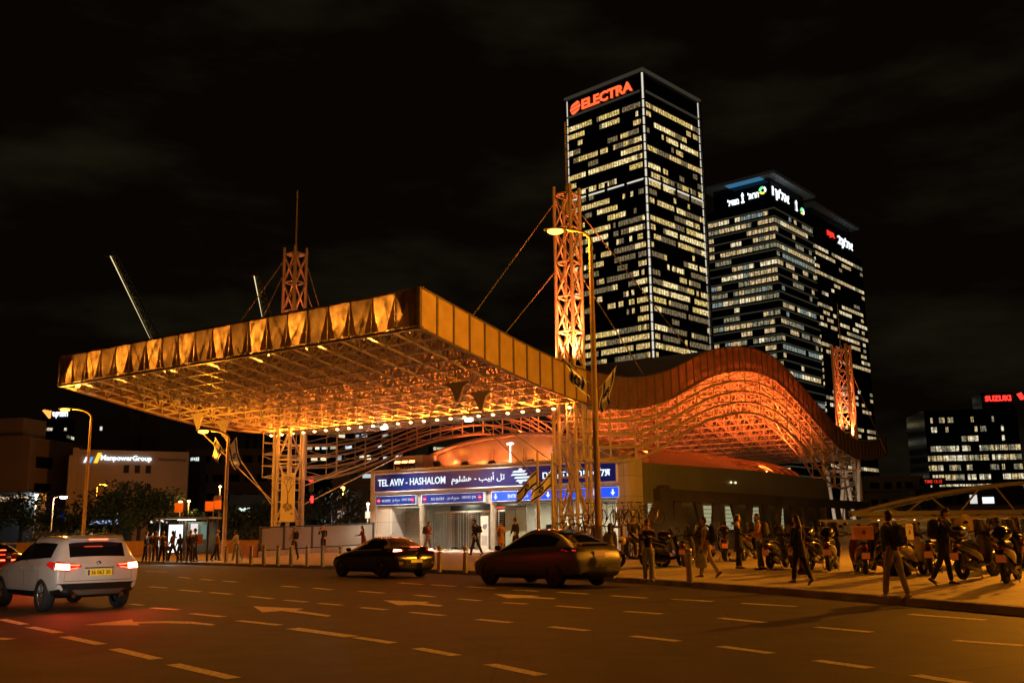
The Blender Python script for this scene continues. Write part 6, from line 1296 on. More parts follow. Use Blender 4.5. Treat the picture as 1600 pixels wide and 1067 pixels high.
SC = [  # kind, px, feet py, heading deg (0 = +x), label
 ('blackbox', 1000, 890, 170, 'long black scooter behind the standing man in pale trousers, nose to the left'), ('black', 1040, 888, 15, 'black scooter with its front wheel beside the kerb bollard, nose right'),
 ('grey', 1075, 884, 70, 'grey scooter parked nose away left of the walking man with a plastic bag'), ('black', 1098, 876, 100, 'black scooter directly behind the walking man with a plastic bag'), ('blackbox', 1132, 876, 80, 'black scooter with rounded top box left of the man in the skullcap'),
 ('black', 1172, 876, 60, 'black scooter between the two men who are talking'), ('grey', 1216, 884, 55, 'grey scooter behind the bearded man in the yellow shirt'), ('black', 1238, 884, 75, 'black scooter half hidden by the woman in black'), ('greybig', 1283, 888, 50, 'grey scooter with rounded top box right of the woman in black'),
 ('blackbox', 1302, 892, 65, 'black scooter with a small rear plate left of the orange delivery box'), ('red', 1345, 897, 80, 'dark red scooter carrying an orange delivery box'), ('black', 1375, 893, 85, 'black scooter hidden behind the man with the duffel bag'),
 ('white', 1428, 901, 48, 'white scooter carrying a big white delivery box'), ('black', 1462, 894, 60, 'black scooter behind the man looking at his phone'), ('greybig', 1530, 905, 40, 'grey scooter with wide flanks right of the man looking at his phone'), ('blackbox', 1582, 911, 55, 'big black scooter with top box at the right edge'), ('black', 1556, 890, 60, 'black scooter in the second row near the right edge'), ('grey', 1500, 886, 70, 'grey scooter in the second row behind the phone man'), ('black', 1592, 888, 70, 'black scooter in the second row cut by the right edge')]
for k, px_, py_, a, l_ in SC:
    o = protos[k] if k not in used else copy_tree(protos[k]); used.add(k)
    o.location = pgp(px_, py_-2); o.rotation_euler.z = R(a); o['label'] = l_; o['category'] = 'scooter'; o['group'] = 'scooters parked on the pavement'
# helmets / beige seat cover
o = empty('helmet', pgp(974, 893)+Vector((0, 0, 1.0)), 0, 'pale round helmet hanging on the scooter left of the standing man', 'helmet'); p = MB(); p.ell((0, 0, .0), (.13, .12, .14), 14, 10); p.build('shell', mat('cream helmet', (.55, .4, .28), .4), o); p = MB(); p.ell((-.05, -.05, -.02), (.1, .09, .06), 10, 6); p.build('visor', blackp, o)
g = pgp(1535, 898); o = empty('seat_cover', g+Vector((-.1, .2, .95)), 0, 'pale fabric apron draped over the scooter handlebars at the right', 'scooter apron'); p = MB(); gg = []
for i in range(7):
    for j in range(7): u = i/6*2-1; v = j/6; gg.append(Vector((u*.32*(1-.55*(1-v)**1.0)*1.0+.05*math.sin(v*5), .08*math.sin(u*3)+.1*v, .05+.5*v-.22*u*u*v)))
fs = [(i*7+j, (i+1)*7+j, (i+1)*7+j+1, i*7+j+1) for i in range(6) for j in range(6)]; p.add(gg, fs, 0, True); p.add([q+Vector((0, .01, 0)) for q in gg], fs, 0, True); p.build('cloth', mat('beige apron', (.55, .42, .28), .7), o)
# ================================================================ BICYCLES ON A TWO TIER RACK
def bicycle(m_):
    o = empty('bicycle', (0, 0, 0))
    for x in (-.52, .52):
        t = MB(); t.lathe([(.315+.02*math.cos(a), .02*math.sin(a)) for a in [2*math.pi*k/6 for k in range(7)]], 28, 'y', (x, 0, .335)); w_ = t.build('wheel', rubber, o); q = MB()
        for k in range(14): a = k*2*math.pi/14; q.bar((x, .02*(-1)**k, .335), (x+.31*math.cos(a), 0, .335+.31*math.sin(a)), .003, 3)
        q.build('spokes', chrome, w_)
    p = MB(); bb_ = (-.08, 0, .3); st_ = (-.2, 0, .78); hd_ = (.38, 0, .82); hl = (.42, 0, .68)
    for a, b in ((bb_, st_), (st_, hd_), (bb_, hl), (hd_, hl)): p.bar(a, b, .016, 6)
    for s_ in (.04, -.04): p.bar((-.08, s_*.5, .3), (-.52, s_, .335), .009, 5); p.bar((-.2, s_*.5, .74), (-.52, s_, .335), .008, 5); p.bar((.42, s_*.6, .68), (.52, s_, .335), .011, 5)
    p.build('frame', m_, o)
    p = MB(); p.tube([(.34, .28, .94), (.4, .12, .96), (.37, 0, .95), (.4, -.12, .96), (.34, -.28, .94)], .012, 6); p.bar((.37, 0, .95), (.38, 0, .82), .014, 6); p.build('handlebar', blackp, o)
    p = MB(); p.bar((-.2, 0, .78), (-.22, 0, .92), .013, 6); p.loft([ringx(-.36, .94, .07, .025), ringx(-.25, .95, .06, .025), ringx(-.1, .94, .02, .015)]); p.build('saddle', blackp, o)
    p = MB(); p.lathe([(0, 0), (.09, 0), (.09, .008), (0, .008)], 14, 'y', (-.08, .03, .3)); p.bar((-.08, .06, .3), (.0, .06, .17), .01, 4); p.bar((-.08, -.06, .3), (-.16, -.06, .43), .01, 4); p.build('crank', steelD, o)
    return o
bkA = bicycle(mat('bike frame dark', (.06, .05, .045), .3, .5)); bkB = bicycle(mat('bike frame light', (.45, .38, .3), .35, .3)); first = {0: True, 1: True}
rk = empty('bike_rack', at(965, 42)+Vector((0, 0, 0)), R(-20), 'dark two tier bicycle rack right of the lamp pole', 'bike rack'); rkz = rk.location.z
p = MB()
for x in (-1.2, 0, 1.25): p.b2((x-.04, -.8, 0), (x+.04, -.72, 1.25)); p.b2((x-.04, .72, 0), (x+.04, .8, 1.25)); p.b2((x-.04, -.8, 1.2), (x+.04, .8, 1.27))
for k in range(7): x = -1.15+.38*k; p.b2((x-.05, -.9, 1.27), (x+.05, .9, 1.30))
p.build('frame', mat('rack steel', (.12, .07, .05), .6, .3), rk)
BK = [('A', -1.15, 82, 'dark bicycle on the upper rack tier, leftmost'), ('B', -.77, 98, 'pale bicycle on the upper rack tier, second from left'), ('A', -.38, 80, 'dark bicycle on the upper rack tier, third from left'), ('B', .0, 95, 'pale bicycle in the middle of the upper rack tier'), ('A', .38, 84, 'dark bicycle on the upper rack tier, third from right'), ('B', .77, 60, 'pale bicycle on the upper rack tier, second from right'), ('A', 1.2, 20, 'dark bicycle turned sideways at the right end of the upper tier')]
for c, x, a, l_ in BK:
    k = 0 if c == 'A' else 1; pr_o = bkA if k == 0 else bkB; o = pr_o if first[k] else copy_tree(pr_o); first[k] = False
    w_ = rk.location+Matrix.Rotation(R(-20), 3, 'Z') @ Vector((x, 0, 1.30)); o.location = w_; o.rotation_euler = (R(rnd.uniform(-6, 6)), 0, R(a-20)); o['label'] = l_; o['category'] = 'bicycle'; o['group'] = 'bicycles on and around the rack'
for px_, Y, zz, a, l_ in ((897, 43, .85, 8, 'dark bicycle side on left of the lamp pole, foremost'), (884, 45, .8, 25, 'dark bicycle leaning behind the foremost one left of the lamp pole'), (918, 45, .75, -10, 'bicycle just left of the lamp pole'), (985, 40, .0, 70, 'bicycle on the lower rack tier, right half'), (955, 40.5, .0, 75, 'bicycle on the lower rack tier, behind the lamp pole')):
    o = copy_tree(bkA); q = at(px_, Y); o.location = q+Vector((0, 0, zz)); o.rotation_euler = (R(5), 0, R(a)); o['label'] = l_
q = at(900, 44.2); p = MB(); p.b2((-1.5, -1.4, 0), (1.5, 1.0, .78)); p.b2((-1.5, -1.45, .78), (1.5, 1.0, .82)); tag(p.build('bike_platform', mat('rack platform', (.1, .07, .05), .7), None, loc=q), 'dark raised platform under the bicycles left of the lamp pole', 'platform')
# ================================================================ PEOPLE
skinM = [mat('skin light', (.5, .3, .2), .5, var=.04), mat('skin tan', (.36, .2, .12), .5, var=.04)]
hairM = {'dark': mat('dark hair', (.015, .011, .008), .6, var=.2, scale=40), 'grey': mat('grey hair', (.3, .27, .24), .6, var=.2, scale=40), 'brown': mat('brown hair', (.06, .03, .015), .6, var=.2, scale=40)}
eyeM = mat('eye dark', (.01, .008, .006), .3, var=0); lipM = mat('lips', (.3, .1, .08), .5, var=0)
def cloth(n, c): return mat('cloth '+n, c, .85, var=.14, scale=9, bump=.3)
def skin_mesh(nodes, edges, lv=1):
    me = bpy.data.meshes.new('sk'); me.from_pydata([n[0] for n in nodes], edges, []); o = bpy.data.objects.new('sk', me); col.objects.link(o)
    md = o.modifiers.new('k', 'SKIN'); md.use_smooth_shade = True; md.branch_smoothing = .3
    if not me.skin_vertices: me.skin_vertices.new()
    for i, n in enumerate(nodes): me.skin_vertices[0].data[i].radius = (n[1], n[1]) if not isinstance(n[1], tuple) else n[1]; me.skin_vertices[0].data[i].use_root = (i == 0)
    s_ = o.modifiers.new('s', 'SUBSURF'); s_.levels = lv; s_.render_levels = lv
    dg = bpy.context.evaluated_depsgraph_get(); dg.update(); r = bpy.data.meshes.new_from_object(o.evaluated_get(dg)); bpy.data.objects.remove(o); return r
def addmesh(mb, me, mi=0): mb.add([v.co.copy() for v in me.vertices], [list(p.vertices) for p in me.polygons], mi, True)
def person(label, pos, face, h=1.74, legs=((12, 5), (-14, 10)), arms=((10, 8, 15, 0), (-10, 8, 15, 0)), lean=2, top='black', pants='dark', topc=(.02, .02, .022), pantc=(.03, .03, .035), shoec=(.02, .02, .02), hair='dark', hairst='short', sk=0, coat=0., head=(0, 0), bulk=1., group=None, sleeves=True, beard=False, seat=None, female=False):
    s = h/1.85; o = empty('person', pos, R(face), label, 'person', group)
    lr = R(lean); ry = Matrix.Rotation(lr, 3, 'Y')
    PEL = Vector((0, 0, .93))
    def up(x, y, z): return PEL+ry @ (Vector((x, y, z))-PEL)
    J = {}; low = 9
    for s_, (a, k) in zip((1, -1), legs):
        hp = Vector((0, s_*.088, .89)); kn = hp+Vector((math.sin(R(a))*.43, s_*.012, -math.cos(R(a))*.43)); b = a-k; an = kn+Vector((math.sin(R(b))*.42, 0, -math.cos(R(b))*.42)); ft = Vector((math.cos(R(-b*.6)), 0, math.sin(R(b*.6)))) if b < 0 else Vector((1, 0, 0)); 
        if b < -20: ft = Vector((.75, 0, -.6)).normalized()
        J[s_] = (hp, kn, an, ft); low = min(low, an.z-.075 - (.13 if b < -20 else 0))
    dz = Vector((0, 0, -low)) if seat is None else Vector((0, 0, seat-.80))
    def sc(v): return (v+dz)*s
    sh = {q: up(0, q*(.18 if not female else .16)*bulk**.5, 1.425) for q in (1, -1)}; AR = {}
    for s_, (a, ou, e, inn) in zip((1, -1), arms):
        d1 = Vector((math.sin(R(a))*math.cos(R(ou)), s_*math.sin(R(ou)), -math.cos(R(a))*math.cos(R(ou)))); el = sh[s_]+d1*.285
        d2 = Vector((math.sin(R(a+e)), -s_*math.sin(R(inn)), -math.cos(R(a+e)))).normalized(); wr__ = el+d2*.25; AR[s_] = (el, wr__, d2)
    hc = up(.02, 0, 1.635)
    b_ = bulk
    nodes = [(sc(PEL), .12*s*b_), (sc(up(0, 0, 1.09)), .108*s*b_), (sc(up(.01, 0, 1.27)), .12*s*b_), (sc(up(-.005, 0, 1.40)), .085*s), (sc(up(0, 0, 1.49)), .052*s), (sc(up(.012, 0, 1.57)), .055*s)]
    edges = [(0, 1), (1, 2), (2, 3), (3, 4), (4, 5)]
    for s_ in (1, -1):
        hp, kn, an, ft = J[s_]; i = len(nodes); nodes += [(sc(hp), .09*s*b_), (sc(hp.lerp(kn, .5)), .075*s), (sc(kn), .056*s), (sc(kn.lerp(an, .35)), .054*s), (sc(an), .036*s), (sc(an+ft*.12+Vector((0, 0, -.045))), .03*s)]
        edges += [(0, i), (i, i+1), (i+1, i+2), (i+2, i+3), (i+3, i+4), (i+4, i+5)]
        el, w_, d2 = AR[s_]; i = len(nodes); nodes += [(sc(sh[s_]), .056*s), (sc(sh[s_].lerp(el, .5)), .048*s), (sc(el), .040*s), (sc(el.lerp(w_, .4)), .038*s), (sc(w_), .026*s), (sc(w_+d2*.05), .03*s)]
        edges += [(3, i), (i, i+1), (i+1, i+2), (i+2, i+3), (i+3, i+4), (i+4, i+5)]
    mb = MB(); addmesh(mb, skin_mesh(nodes, edges))
    # head with face
    hy = Matrix.Rotation(R(head[0]), 3, 'Z') @ Matrix.Rotation(R(head[1])+lr, 3, 'Y'); H = lambda x, y, z: sc(hc+hy @ Vector((x, y, z)))
    hs = MB(); hs.ell((0, 0, 0), (1, 1, 1), 20, 14); hv = []
    for v in hs.v:
        x, y, z = v; X, Y, Z = x*.092, y*.075, z*.118
        if z < -.2: X = X*(1-.16*(-z-.2))+.012*(-z-.2); Y *= 1-.36*(-z-.2)
        if x < 0: X *= 1.06
        if x > .5 and -.35 < z < .1 and abs(y) < .28: X += .014*(1-abs(y)/.28)*(.5+(.1-z))
        if x > .5 and .05 < z < .25 and .2 < abs(y) < .6: X -= .006
        hv.append(H(X, Y, Z))
    mb.add(hv, hs.f, 0, True)
    rm = Matrix.Rotation(R(head[0]), 3, 'Z')
    for q in (1, -1):
        mb.ell(H(.0, q*.075, -.005), (.018*s, .009*s, .03*s), 8, 6, 0); mb.ell(H(.083, q*.031, .012), (.007*s, .013*s, .007*s), 8, 6, 1); mb.ell(H(.084, q*.031, .032), (.006*s, .018*s, .004*s), 8, 4, 3)
    mb.ell(H(.098, 0, -.02), (.014*s, .012*s, .02*s), 8, 6, 0); mb.ell(H(.088, 0, -.06), (.007*s, .022*s, .007*s), 8, 6, 2)
    for s_ in (1, -1):   # hands: palm, four unequal bent fingers, thumb off the side
        el, w_, d2 = AR[s_]; d2 = d2.normalized(); side = Vector((1, 0, 0)) if abs(d2.x) < .8 else Vector((0, -s_, 0)); side = (side-d2*side.dot(d2)).normalized(); nrm = d2.cross(side)*s_
        if nrm.y*s_ > 0: nrm = -nrm
        mb.loft([[sc(w_+d2*t+side*(a*math.cos(2*math.pi*k/8))+nrm*(.014*math.sin(2*math.pi*k/8))) for k in range(8)] for t, a in ((-.01, .024), (.03, .036), (.08, .04), (.10, .034))])
        for k, L_ in enumerate((.068, .08, .074, .058)):
            b0 = w_+d2*.092+side*(.03-.02*k); b1 = b0+(d2*.85+nrm*.4).normalized()*L_*.5; b2 = b1+(d2*.35+nrm*.95).normalized()*L_*.5; mb.tube([sc(b0), sc(b1), sc(b2)], [.0095*s, .0085*s, .006*s], 6)
        t0 = w_+d2*.035+side*.033; t1 = t0+(side*.8+d2*.6).normalized()*.035; t2 = t1+(side*.2+d2*.9+nrm*.4).normalized()*.03; mb.tube([sc(t0), sc(t1), sc(t2)], [.012*s, .0105*s, .007*s], 6)
    mb.build('body', [skinM[sk], eyeM, lipM, hairM[hair]], o)
    # trousers
    n2 = [(sc(PEL+Vector((0, 0, -.01))), .128*s*b_)]; e2 = []
    for s_ in (1, -1):
        hp, kn, an, ft = J[s_]; i = len(n2); n2 += [(sc(hp), .104*s*b_), (sc(hp.lerp(kn, .5)), .092*s), (sc(kn), .073*s), (sc(kn.lerp(an, .5)), .068*s), (sc(an+Vector((0, 0, -.015))), .062*s)]; e2 += [(0, i), (i, i+1), (i+1, i+2), (i+2, i+3), (i+3, i+4)]
    n2.append((sc(up(0, 0, 1.04)), .118*s*b_)); e2.append((0, len(n2)-1))
    q = MB(); addmesh(q, skin_mesh(n2, e2)); q.build('trousers', cloth('%.2f %.2f %.2f' % pantc, pantc), o)
    # jacket
    tm = cloth('%.2f %.2f %.2f' % topc, topc)
    n3 = [(sc(up(0, 0, 1.12)), .125*s*b_), (sc(up(.01, 0, 1.27)), .142*s*b_), (sc(up(-.005, 0, 1.41)), .105*s), (sc(up(-.005, 0, 1.47)), .066*s), (sc(up(0, 0, .92)), .138*s*b_)]; e3 = [(0, 1), (1, 2), (2, 3), (0, 4)]
    for s_ in (1, -1):
        el, w_, d2 = AR[s_]; i = len(n3); n3 += [(sc(sh[s_]+Vector((0, 0, -.005))), .076*s), (sc(sh[s_].lerp(el, .5)), .066*s), (sc(el), .060*s)]; e3 += [(2, i), (i, i+1), (i+1, i+2)]
        if sleeves: n3 += [(sc(el.lerp(w_, .5)), .052*s), (sc(el.lerp(w_, .93)), .042*s)]; e3 += [(i+2, i+3), (i+3, i+4)]
    q = MB(); addmesh(q, skin_mesh(n3, e3))
    if coat:
        rg_ = []
        for z, r_ in ((1.08, .15), (.92, .175), (.92-coat*.5, .19), (.92-coat, .205)): rg_.append([sc(up(r_*1.0*b_*math.cos(2*math.pi*k/16)*.85, r_*b_*math.sin(2*math.pi*k/16), z)+Vector((.01*math.sin(k*2.3), 0, 0))) for k in range(16)])
        q.loft(rg_, cap=False)
    q.build('coat' if coat else 'jacket', tm, o)
    # shoes
    for s_ in (1, -1):
        hp, kn, an, ft = J[s_]; q = MB(); dn = Vector((0, 0, -1)); dn = (dn-ft*dn.dot(ft)).normalized(); rr = []
        for t, w_, hh in ((-.065, .03, .05), (-.04, .042, .075), (.04, .045, .06), (.13, .048, .04), (.19, .025, .025)):
            c = an+ft*t+dn*(.075-hh*.5); rr.append([sc(c+Vector((0, w_*math.cos(2*math.pi*k/10), 0))-dn*(hh*.5*math.sin(2*math.pi*k/10))) for k in range(10)])
        q.loft(rr); q.build('shoe', mat('shoe %.2f' % shoec[0], shoec, .5), o)
    # hair
    hb = MB(); hv = []
    hs2 = MB(); hs2.ell((0, 0, 0), (1, 1, 1), 20, 12)
    if hairst != 'bald':
        for v in hs2.v:
            x, y, z = v; cut = .35 if x > 0 else -.45
            k = 1.10 if z > cut-.05-.3*(1-abs(y))*(x > 0)*0 and not (x > .55 and z < .55) else .93
            hv.append(H(x*.092*k-.006, y*.076*k, z*.118*(k if z > 0 else 1)+.006))
        hb.add(hv, hs2.f, 0, True)
        if hairst == 'long': hb.loft([[H(-.05-.02*t+.05*math.cos(2*math.pi*k/10), (.085-.01*t)*math.sin(2*math.pi*k/10), .03-.09*t) for k in range(10)] for t in range(4)])
        if hairst == 'bun': hb.ell(H(-.11, 0, .05), (.035*s, .035*s, .035*s), 10, 8)
        hb.build('hair', hairM[hair], o)
    if beard: q = MB(); q.ell(H(.055, 0, -.085), (.05*s, .055*s, .05*s), 12, 8); q.build('beard', hairM[hair], o)
    P = {'back': sc(up(-.17*b_, 0, 1.24)), 'l': sc(AR[1][1]+AR[1][2]*.09), 'r': sc(AR[-1][1]+AR[-1][2]*.09), 'head': H(0, 0, .11), 'hc': H(0, 0, 0), 's': s, 'neck': sc(up(-.07, 0, 1.47)), 'lean': lr}
    return o, P
def wpos(o, v): return o.location+Matrix.Rotation(o.rotation_euler.z, 3, 'Z') @ Vector(v)
def backpack(o, P, label, c=(.02, .022, .025), sz=1.):
    b = empty('backpack', wpos(o, P['back']), o.rotation_euler.z, label, 'backpack'); m_ = cloth('pack %.2f' % c[0], c); p = MB()
    def rr(x, w_, h_): return [Vector((x, w_*(abs(math.cos(a))**.5)*(1 if math.cos(a) > 0 else -1), h_*(abs(math.sin(a))**.5)*(1 if math.sin(a) > 0 else -1))) for a in [2*math.pi*(k+.5)/16 for k in range(16)]]
    p.loft([rr(.04, .12*sz, .19*sz), rr(.01, .15*sz, .22*sz), rr(-.09, .145*sz, .21*sz), rr(-.14, .10*sz, .16*sz)]); p.build('bag', m_, b)
    p = MB(); p.loft([rr(-.10, .10*sz, .08*sz), rr(-.15, .11*sz, .09*sz), rr(-.175, .08*sz, .06*sz)]); 
    p.v = [(x, y, z-.08) for x, y, z in p.v]; p.build('front_pocket', m_, b)
    for s_ in (1, -1): p = MB(); p.tube([(.04, s_*.09, .16), (.10, s_*.10, .25), (.2, s_*.11, .235), (.315, s_*.115, .10), (.27, s_*.14, -.06), (.04, s_*.15, -.15)], .017, 6); p.build('strap', m_, b)
    return b
def handbag(o, P, hand, label, c, sz=(.3, .16, .26), name='bag', cat='bag', drop=.12, soft=True, rz=0):
    w_ = wpos(o, P[hand]); b = empty(name, w_, o.rotation_euler.z+R(rz), label, cat); m_ = cloth('bag %.2f %.2f' % c[:2], c) ; x, y, z = [q/2 for q in sz]; p = MB(); rr = []
    for t, k in ((0, .7), (.15, 1.), (.6, .95), (1., .6 if soft else .9)):
        rr.append([Vector((x*k*(abs(math.cos(a))**.6)*(1 if math.cos(a) > 0 else -1), y*k*(abs(math.sin(a))**.6)*(1 if math.sin(a) > 0 else -1), -drop-2*z+2*z*t)) for a in [2*math.pi*(q+.5)/14 for q in range(14)]])
    p.loft(rr); p.build('bag_body', m_, b); p = MB(); p.tube([(-x*.5, 0, -drop-.01), (-x*.35, 0, -.03), (0, 0, 0), (x*.35, 0, -.03), (x*.5, 0, -drop-.01)], .01, 6); p.build('handle', m_, b); return b
def phone(o, P, label, hand='r'):
    b = empty('phone', wpos(o, P[hand])+Vector((0, 0, .02)), o.rotation_euler.z, label, 'phone'); p = MB(); p.box((.03, 0, .02), (.012, .07, .14), rot=Matrix.Rotation(R(-35), 3, 'Y')); p.build('case', blackp, b); q = MB(); q.box((.0235, 0, .0155), (.004, .06, .125), rot=Matrix.Rotation(R(-35), 3, 'Y')); q.build('screen', emi('phone screen', (.7, .8, 1), .25), b)
F_ = lambda px, py: pgp(px, py-1)
TALK = 'people talking on the pavement'
o, P = person('man in grey blue hooded jacket and beige trousers walking away with a duffel bag', F_(1400, 935), 115, 1.78, ((14, 4), (-13, 7)), ((-8, 10, 12, 0), (6, 14, 10, 0)), 2, topc=(.06, .075, .085), pantc=(.34, .28, .19), shoec=(.5, .42, .36), hair='dark', bulk=1.08)
backpack(o, P, 'dark backpack worn by the man in the grey blue jacket', (.025, .028, .03)); handbag(o, P, 'r', 'black duffel bag hanging from the right hand of the man in beige trousers', (.012, .012, .014), (.52, .26, .3), 'duffel_bag', 'duffel bag', .1, rz=20)
o, P = person('man in black coat walking right and looking down at his hands', F_(1480, 919), -20, 1.72, ((10, 4), (-16, 12)), ((22, 10, 75, 20), (28, 6, 62, 25)), 6, topc=(.014, .013, .014), pantc=(.02, .018, .018), hair='dark', head=(-10, 28), coat=.22); phone(o, P, 'phone in the hands of the man in the black coat')
backpack(o, P, 'black backpack on the back of the man looking at his phone', (.012, .012, .012), 1.05)
o, P = person('woman in long black coat walking away with two bags at her right', F_(1252, 917), 125, 1.68, ((12, 4), (-13, 10)), ((4, 6, 12, 0), (4, 16, 6, 0)), 2, topc=(.01, .01, .011), pantc=(.012, .012, .018), hairst='long', coat=.3, female=True)
handbag(o, P, 'r', 'orange brown paper bag carried by the woman in black', (.5, .24, .12), (.26, .12, .3), 'paper_bag', 'paper bag', .16, False); handbag(o, P, 'r', 'dark handbag hanging low behind the paper bag of the woman in black', (.03, .015, .01), (.3, .14, .16), 'handbag', 'handbag', .42, rz=70)
o, P = person('bearded man in mustard shirt with a backpack, standing and talking', F_(1188, 891), 180, 1.76, ((4, 3), (-6, 6)), ((18, 6, 60, 20), (5, 8, 40, 10)), 0, topc=(.45, .26, .07), pantc=(.09, .085, .06), hair='dark', beard=True, group=None); backpack(o, P, 'khaki backpack of the bearded man in the mustard shirt', (.09, .085, .05), 1.05)
o, P = person('person in long dark coat and pale skullcap facing the bearded man', F_(1156, 889), -10, 1.74, ((3, 2), (-4, 3)), ((8, 8, 30, 10), (8, 8, 55, 0)), 0, topc=(.02, .016, .014), pantc=(.015, .015, .015), coat=.4)
p = MB(); p.ell((0, 0, 0), (.07, .065, .03), 12, 6); c_ = empty('skullcap', wpos(o, P['head'])+Vector((0, 0, -.005)), 0, 'pale knitted skullcap on the person in the long dark coat', 'skullcap'); p.build('cap', mat('pale knit', (.4, .36, .3), .9), c_)
o, P = person('person in beige coat and black backpack striding left with a plastic bag', F_(1106, 906), 172, 1.74, ((15, 4), (-17, 14)), ((8, 8, 12, 0), (-14, 6, 10, 0)), 3, topc=(.34, .24, .12), pantc=(.33, .25, .14), shoec=(.03, .02, .015), coat=.12); backpack(o, P, 'black backpack of the person in the beige coat', (.012, .012, .012), 1.2); handbag(o, P, 'l', 'translucent pale plastic bag hanging at the knee of the person in the beige coat', (.3, .27, .17), (.34, .16, .4), 'plastic_bag', 'plastic bag', .14)
o, P = person('man in black top and pale grey trousers standing at the kerb, head bowed', F_(1014, 909), -95, 1.74, ((3, 2), (-3, 4)), ((25, 6, 85, 35), (25, 6, 80, 35)), 3, topc=(.012, .012, .014), pantc=(.3, .3, .26), shoec=(.06, .03, .02), head=(0, 35)); phone(o, P, 'phone held by the man in pale grey trousers')
q = pgp(990, 890); o, P = person('man in black jacket with white piping sitting among the scooters', q, -70, 1.76, ((80, 80), (70, 70)), ((25, 10, 40, 10), (30, 10, 40, 10)), 10, topc=(.02, .02, .025), pantc=(.02, .02, .02), hair='brown', seat=.95, head=(0, 20))
o, P = person('long haired woman in grey jumper beside the lamp pole with a shoulder bag', F_(955, 899), 75, 1.68, ((10, 5), (-8, 12)), ((10, 8, 30, 0), (4, 10, 20, 0)), 2, topc=(.22, .22, .23), pantc=(.02, .02, .03), hairst='long', female=True); handbag(o, P, 'r', 'dark leather shoulder bag of the long haired woman', (.06, .04, .03), (.34, .14, .32), 'handbag', 'handbag', .02)
def pe(px, Y): x = xat(px, Y); return Vector((x, Y, pz(x, Y)))
o, P = person('person in orange yellow tunic looking at a phone by the glass doors', pe(783, 53), -95, 1.72, ((2, 2), (-3, 3)), ((25, 8, 80, 35), (25, 8, 78, 35)), 2, topc=(.6, .33, .07), pantc=(.5, .28, .08), sk=1, coat=.38, head=(0, 22)); phone(o, P, 'phone held by the person in the orange tunic'); handbag(o, P, 'r', 'dark red bag at the hip of the person in the orange tunic', (.12, .03, .03), (.3, .14, .3), 'shoulder_bag', 'bag', .02)
o, P = person('man in dark jacket seen over the roof of the grey car', pe(806, 50), 150, 1.76, topc=(.02, .02, .02), pantc=(.02, .02, .02), bulk=1.1)
o, P = person('man in black with a shoulder bag striding left past the gates', pe(743, 48), 172, 1.76, ((17, 3), (-18, 8)), ((-16, 8, 20, 0), (10, 8, 30, 0)), 3, topc=(.015, .013, .012), pantc=(.02, .018, .016)); backpack(o, P, 'small dark bag on the back of the man striding past the gates', (.02, .015, .012), .8)
o, P = person('young man in red jacket with a dark backpack walking right to the gates', pe(669, 56), -5, 1.74, ((14, 4), (-18, 14)), ((-10, 6, 15, 0), (12, 6, 40, 10)), 3, topc=(.5, .04, .03), pantc=(.25, .22, .2), shoec=(.5, .45, .4)); backpack(o, P, 'dark backpack of the young man in the red jacket', (.05, .035, .03), 1.)
o, P = person('woman in dark red coat bending over her phone beside the fence end', pe(568, 58), 175, 1.62, ((6, 6), (-4, 6)), ((20, 8, 60, 15), (24, 6, 60, 15)), 8, topc=(.13, .01, .012), pantc=(.03, .01, .01), hairst='long', coat=.3, female=True); phone(o, P, 'phone in the hand of the woman in dark red', 'l')
o, P = person('man in dark jacket on the phone in front of the panel fence', pe(505, 58.5), -95, 1.74, ((3, 2), (-5, 8)), ((14, 8, 35, 10), (30, 14, 125, 25)), 0, topc=(.02, .026, .04), pantc=(.012, .012, .015)); phone(o, P, 'phone held to the ear by the man before the fence')
o, P = person('man in pale cream jacket with a dark backpack walking away before the left mast', pe(460, 53), 130, 1.74, ((10, 4), (-12, 14)), ((5, 8, 60, 20), (10, 8, 60, 10)), 2, topc=(.5, .45, .36), pantc=(.08, .09, .12), hair='grey'); backpack(o, P, 'dark backpack of the man in the pale cream jacket', (.02, .02, .02), .9)
o, P = person('balding man in white jacket and dark trousers walking beside the flag pole', pe(339, 54.5), 20, 1.72, ((12, 4), (-14, 12)), ((8, 6, 30, 25), (8, 6, 30, 25)), 2, topc=(.4, .36, .3), pantc=(.015, .012, .02), hair='grey', hairst='bald')
o, P = person('person in white hooded top stepping left, half hidden by a bollard', pe(371, 54), 170, 1.66, ((20, 10), (-14, 16)), ((20, 10, 50, 0), (10, 10, 40, 0)), 10, topc=(.5, .48, .42), pantc=(.2, .24, .25), shoec=(.55, .5, .45))
BUS = 'people waiting at the bus shelter'
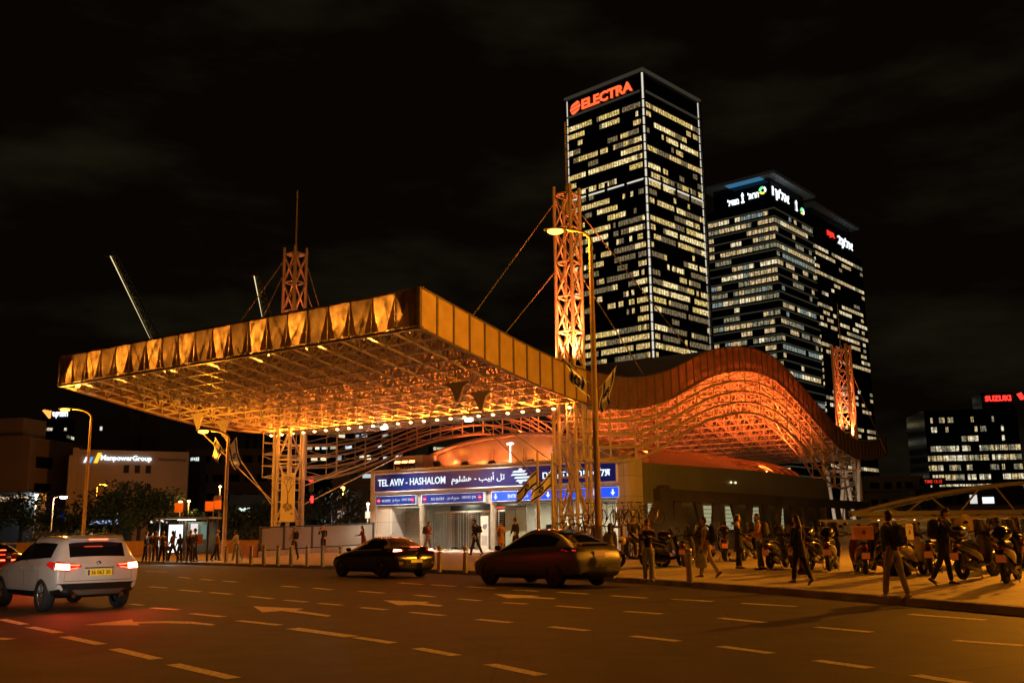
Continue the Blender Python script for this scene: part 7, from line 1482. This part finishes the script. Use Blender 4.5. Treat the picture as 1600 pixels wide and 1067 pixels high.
for px_, Y, f, tc_, pc_, l_, kw in ((228, 55, 10, (.02, .018, .018), (.012, .01, .01), 'man in black at the far left of the bus queue', {}), (236, 56.5, 60, (.06, .05, .05), (.4, .3, .2), 'person with pale trousers behind the leftmost man in the queue', {}), (243.5, 54, -60, (.1, .07, .05), (.07, .05, .04), 'bald man in brown jacket with a strap, second in the bus queue', dict(hairst='bald')),
      (254, 54.5, -30, (.04, .025, .02), (.02, .015, .015), 'man in dark jumper with hands at his belt left of the lit poster', dict(arms=((15, 8, 70, 20), (15, 8, 70, 20)))), (270, 55, 170, (.12, .06, .045), (.015, .012, .012), 'long haired woman with legs apart before the lit poster', dict(hairst='long', female=True, legs=((14, 4), (-22, 8)))),
      (281, 55.4, 150, (.02, .018, .02), (.015, .015, .015), 'woman with dark bob standing at the right side of the lit poster', dict(h=1.6, female=True, hairst='long')), (297, 53.5, -40, (.03, .025, .022), (.05, .04, .035), 'man in long grey coat stepping forward right of the poster', dict(coat=.3, hair='grey', h=1.78)), (305, 56.0, 200, (.02, .018, .022), (.02, .018, .02), 'tall man in black behind the man in the grey coat', dict(h=1.88))):
    o, P = person(l_, pe(px_, Y), f, kw.pop('h', 1.72), kw.pop('legs', ((5, 4), (-6, 6))), kw.pop('arms', ((6, 8, 30, 10), (4, 8, 25, 10))), 1, topc=tc_, pantc=pc_, group=None, **kw)
    if px_ in (243.5, 297): handbag(o, P, 'r', 'small dark bag of the '+('bald man in the bus queue' if px_ == 243.5 else 'man in the long grey coat'), (.03, .02, .02), (.26, .1, .2), 'bag', 'bag', .02)
    if px_ == 270: handbag(o, P, 'l', 'red brown shoulder bag of the long haired woman at the poster', (.25, .06, .03), (.34, .14, .26), 'shoulder_bag', 'bag', 0)
o, P = person('guard in yellow vest behind the desk inside the entrance', S(6.3, 8.6, ZF), -95, 1.74, topc=(.55, .6, .05), pantc=(.03, .03, .03)); 
d_ = empty('security_desk', S(6.6, 6.7, ZF), ST_ROT, 'black security desk beside the dark glass door inside the entrance', 'desk'); p = MB(); p.b2((-.7, -.3, 0), (.7, .3, 1.05)); p.b2((-.75, -.35, 1.05), (.75, .35, 1.1)); p.build('counter', blackp, d_); p = MB(); p.b2((.0, -.05, 1.1), (.5, .0, 1.5)); p.build('monitor', blackp, d_)
# objects made only as patterns must not stay behind
for o in list(bpy.data.objects):
    if o.name not in scn.collection.objects and o.users == 0: bpy.data.objects.remove(o)
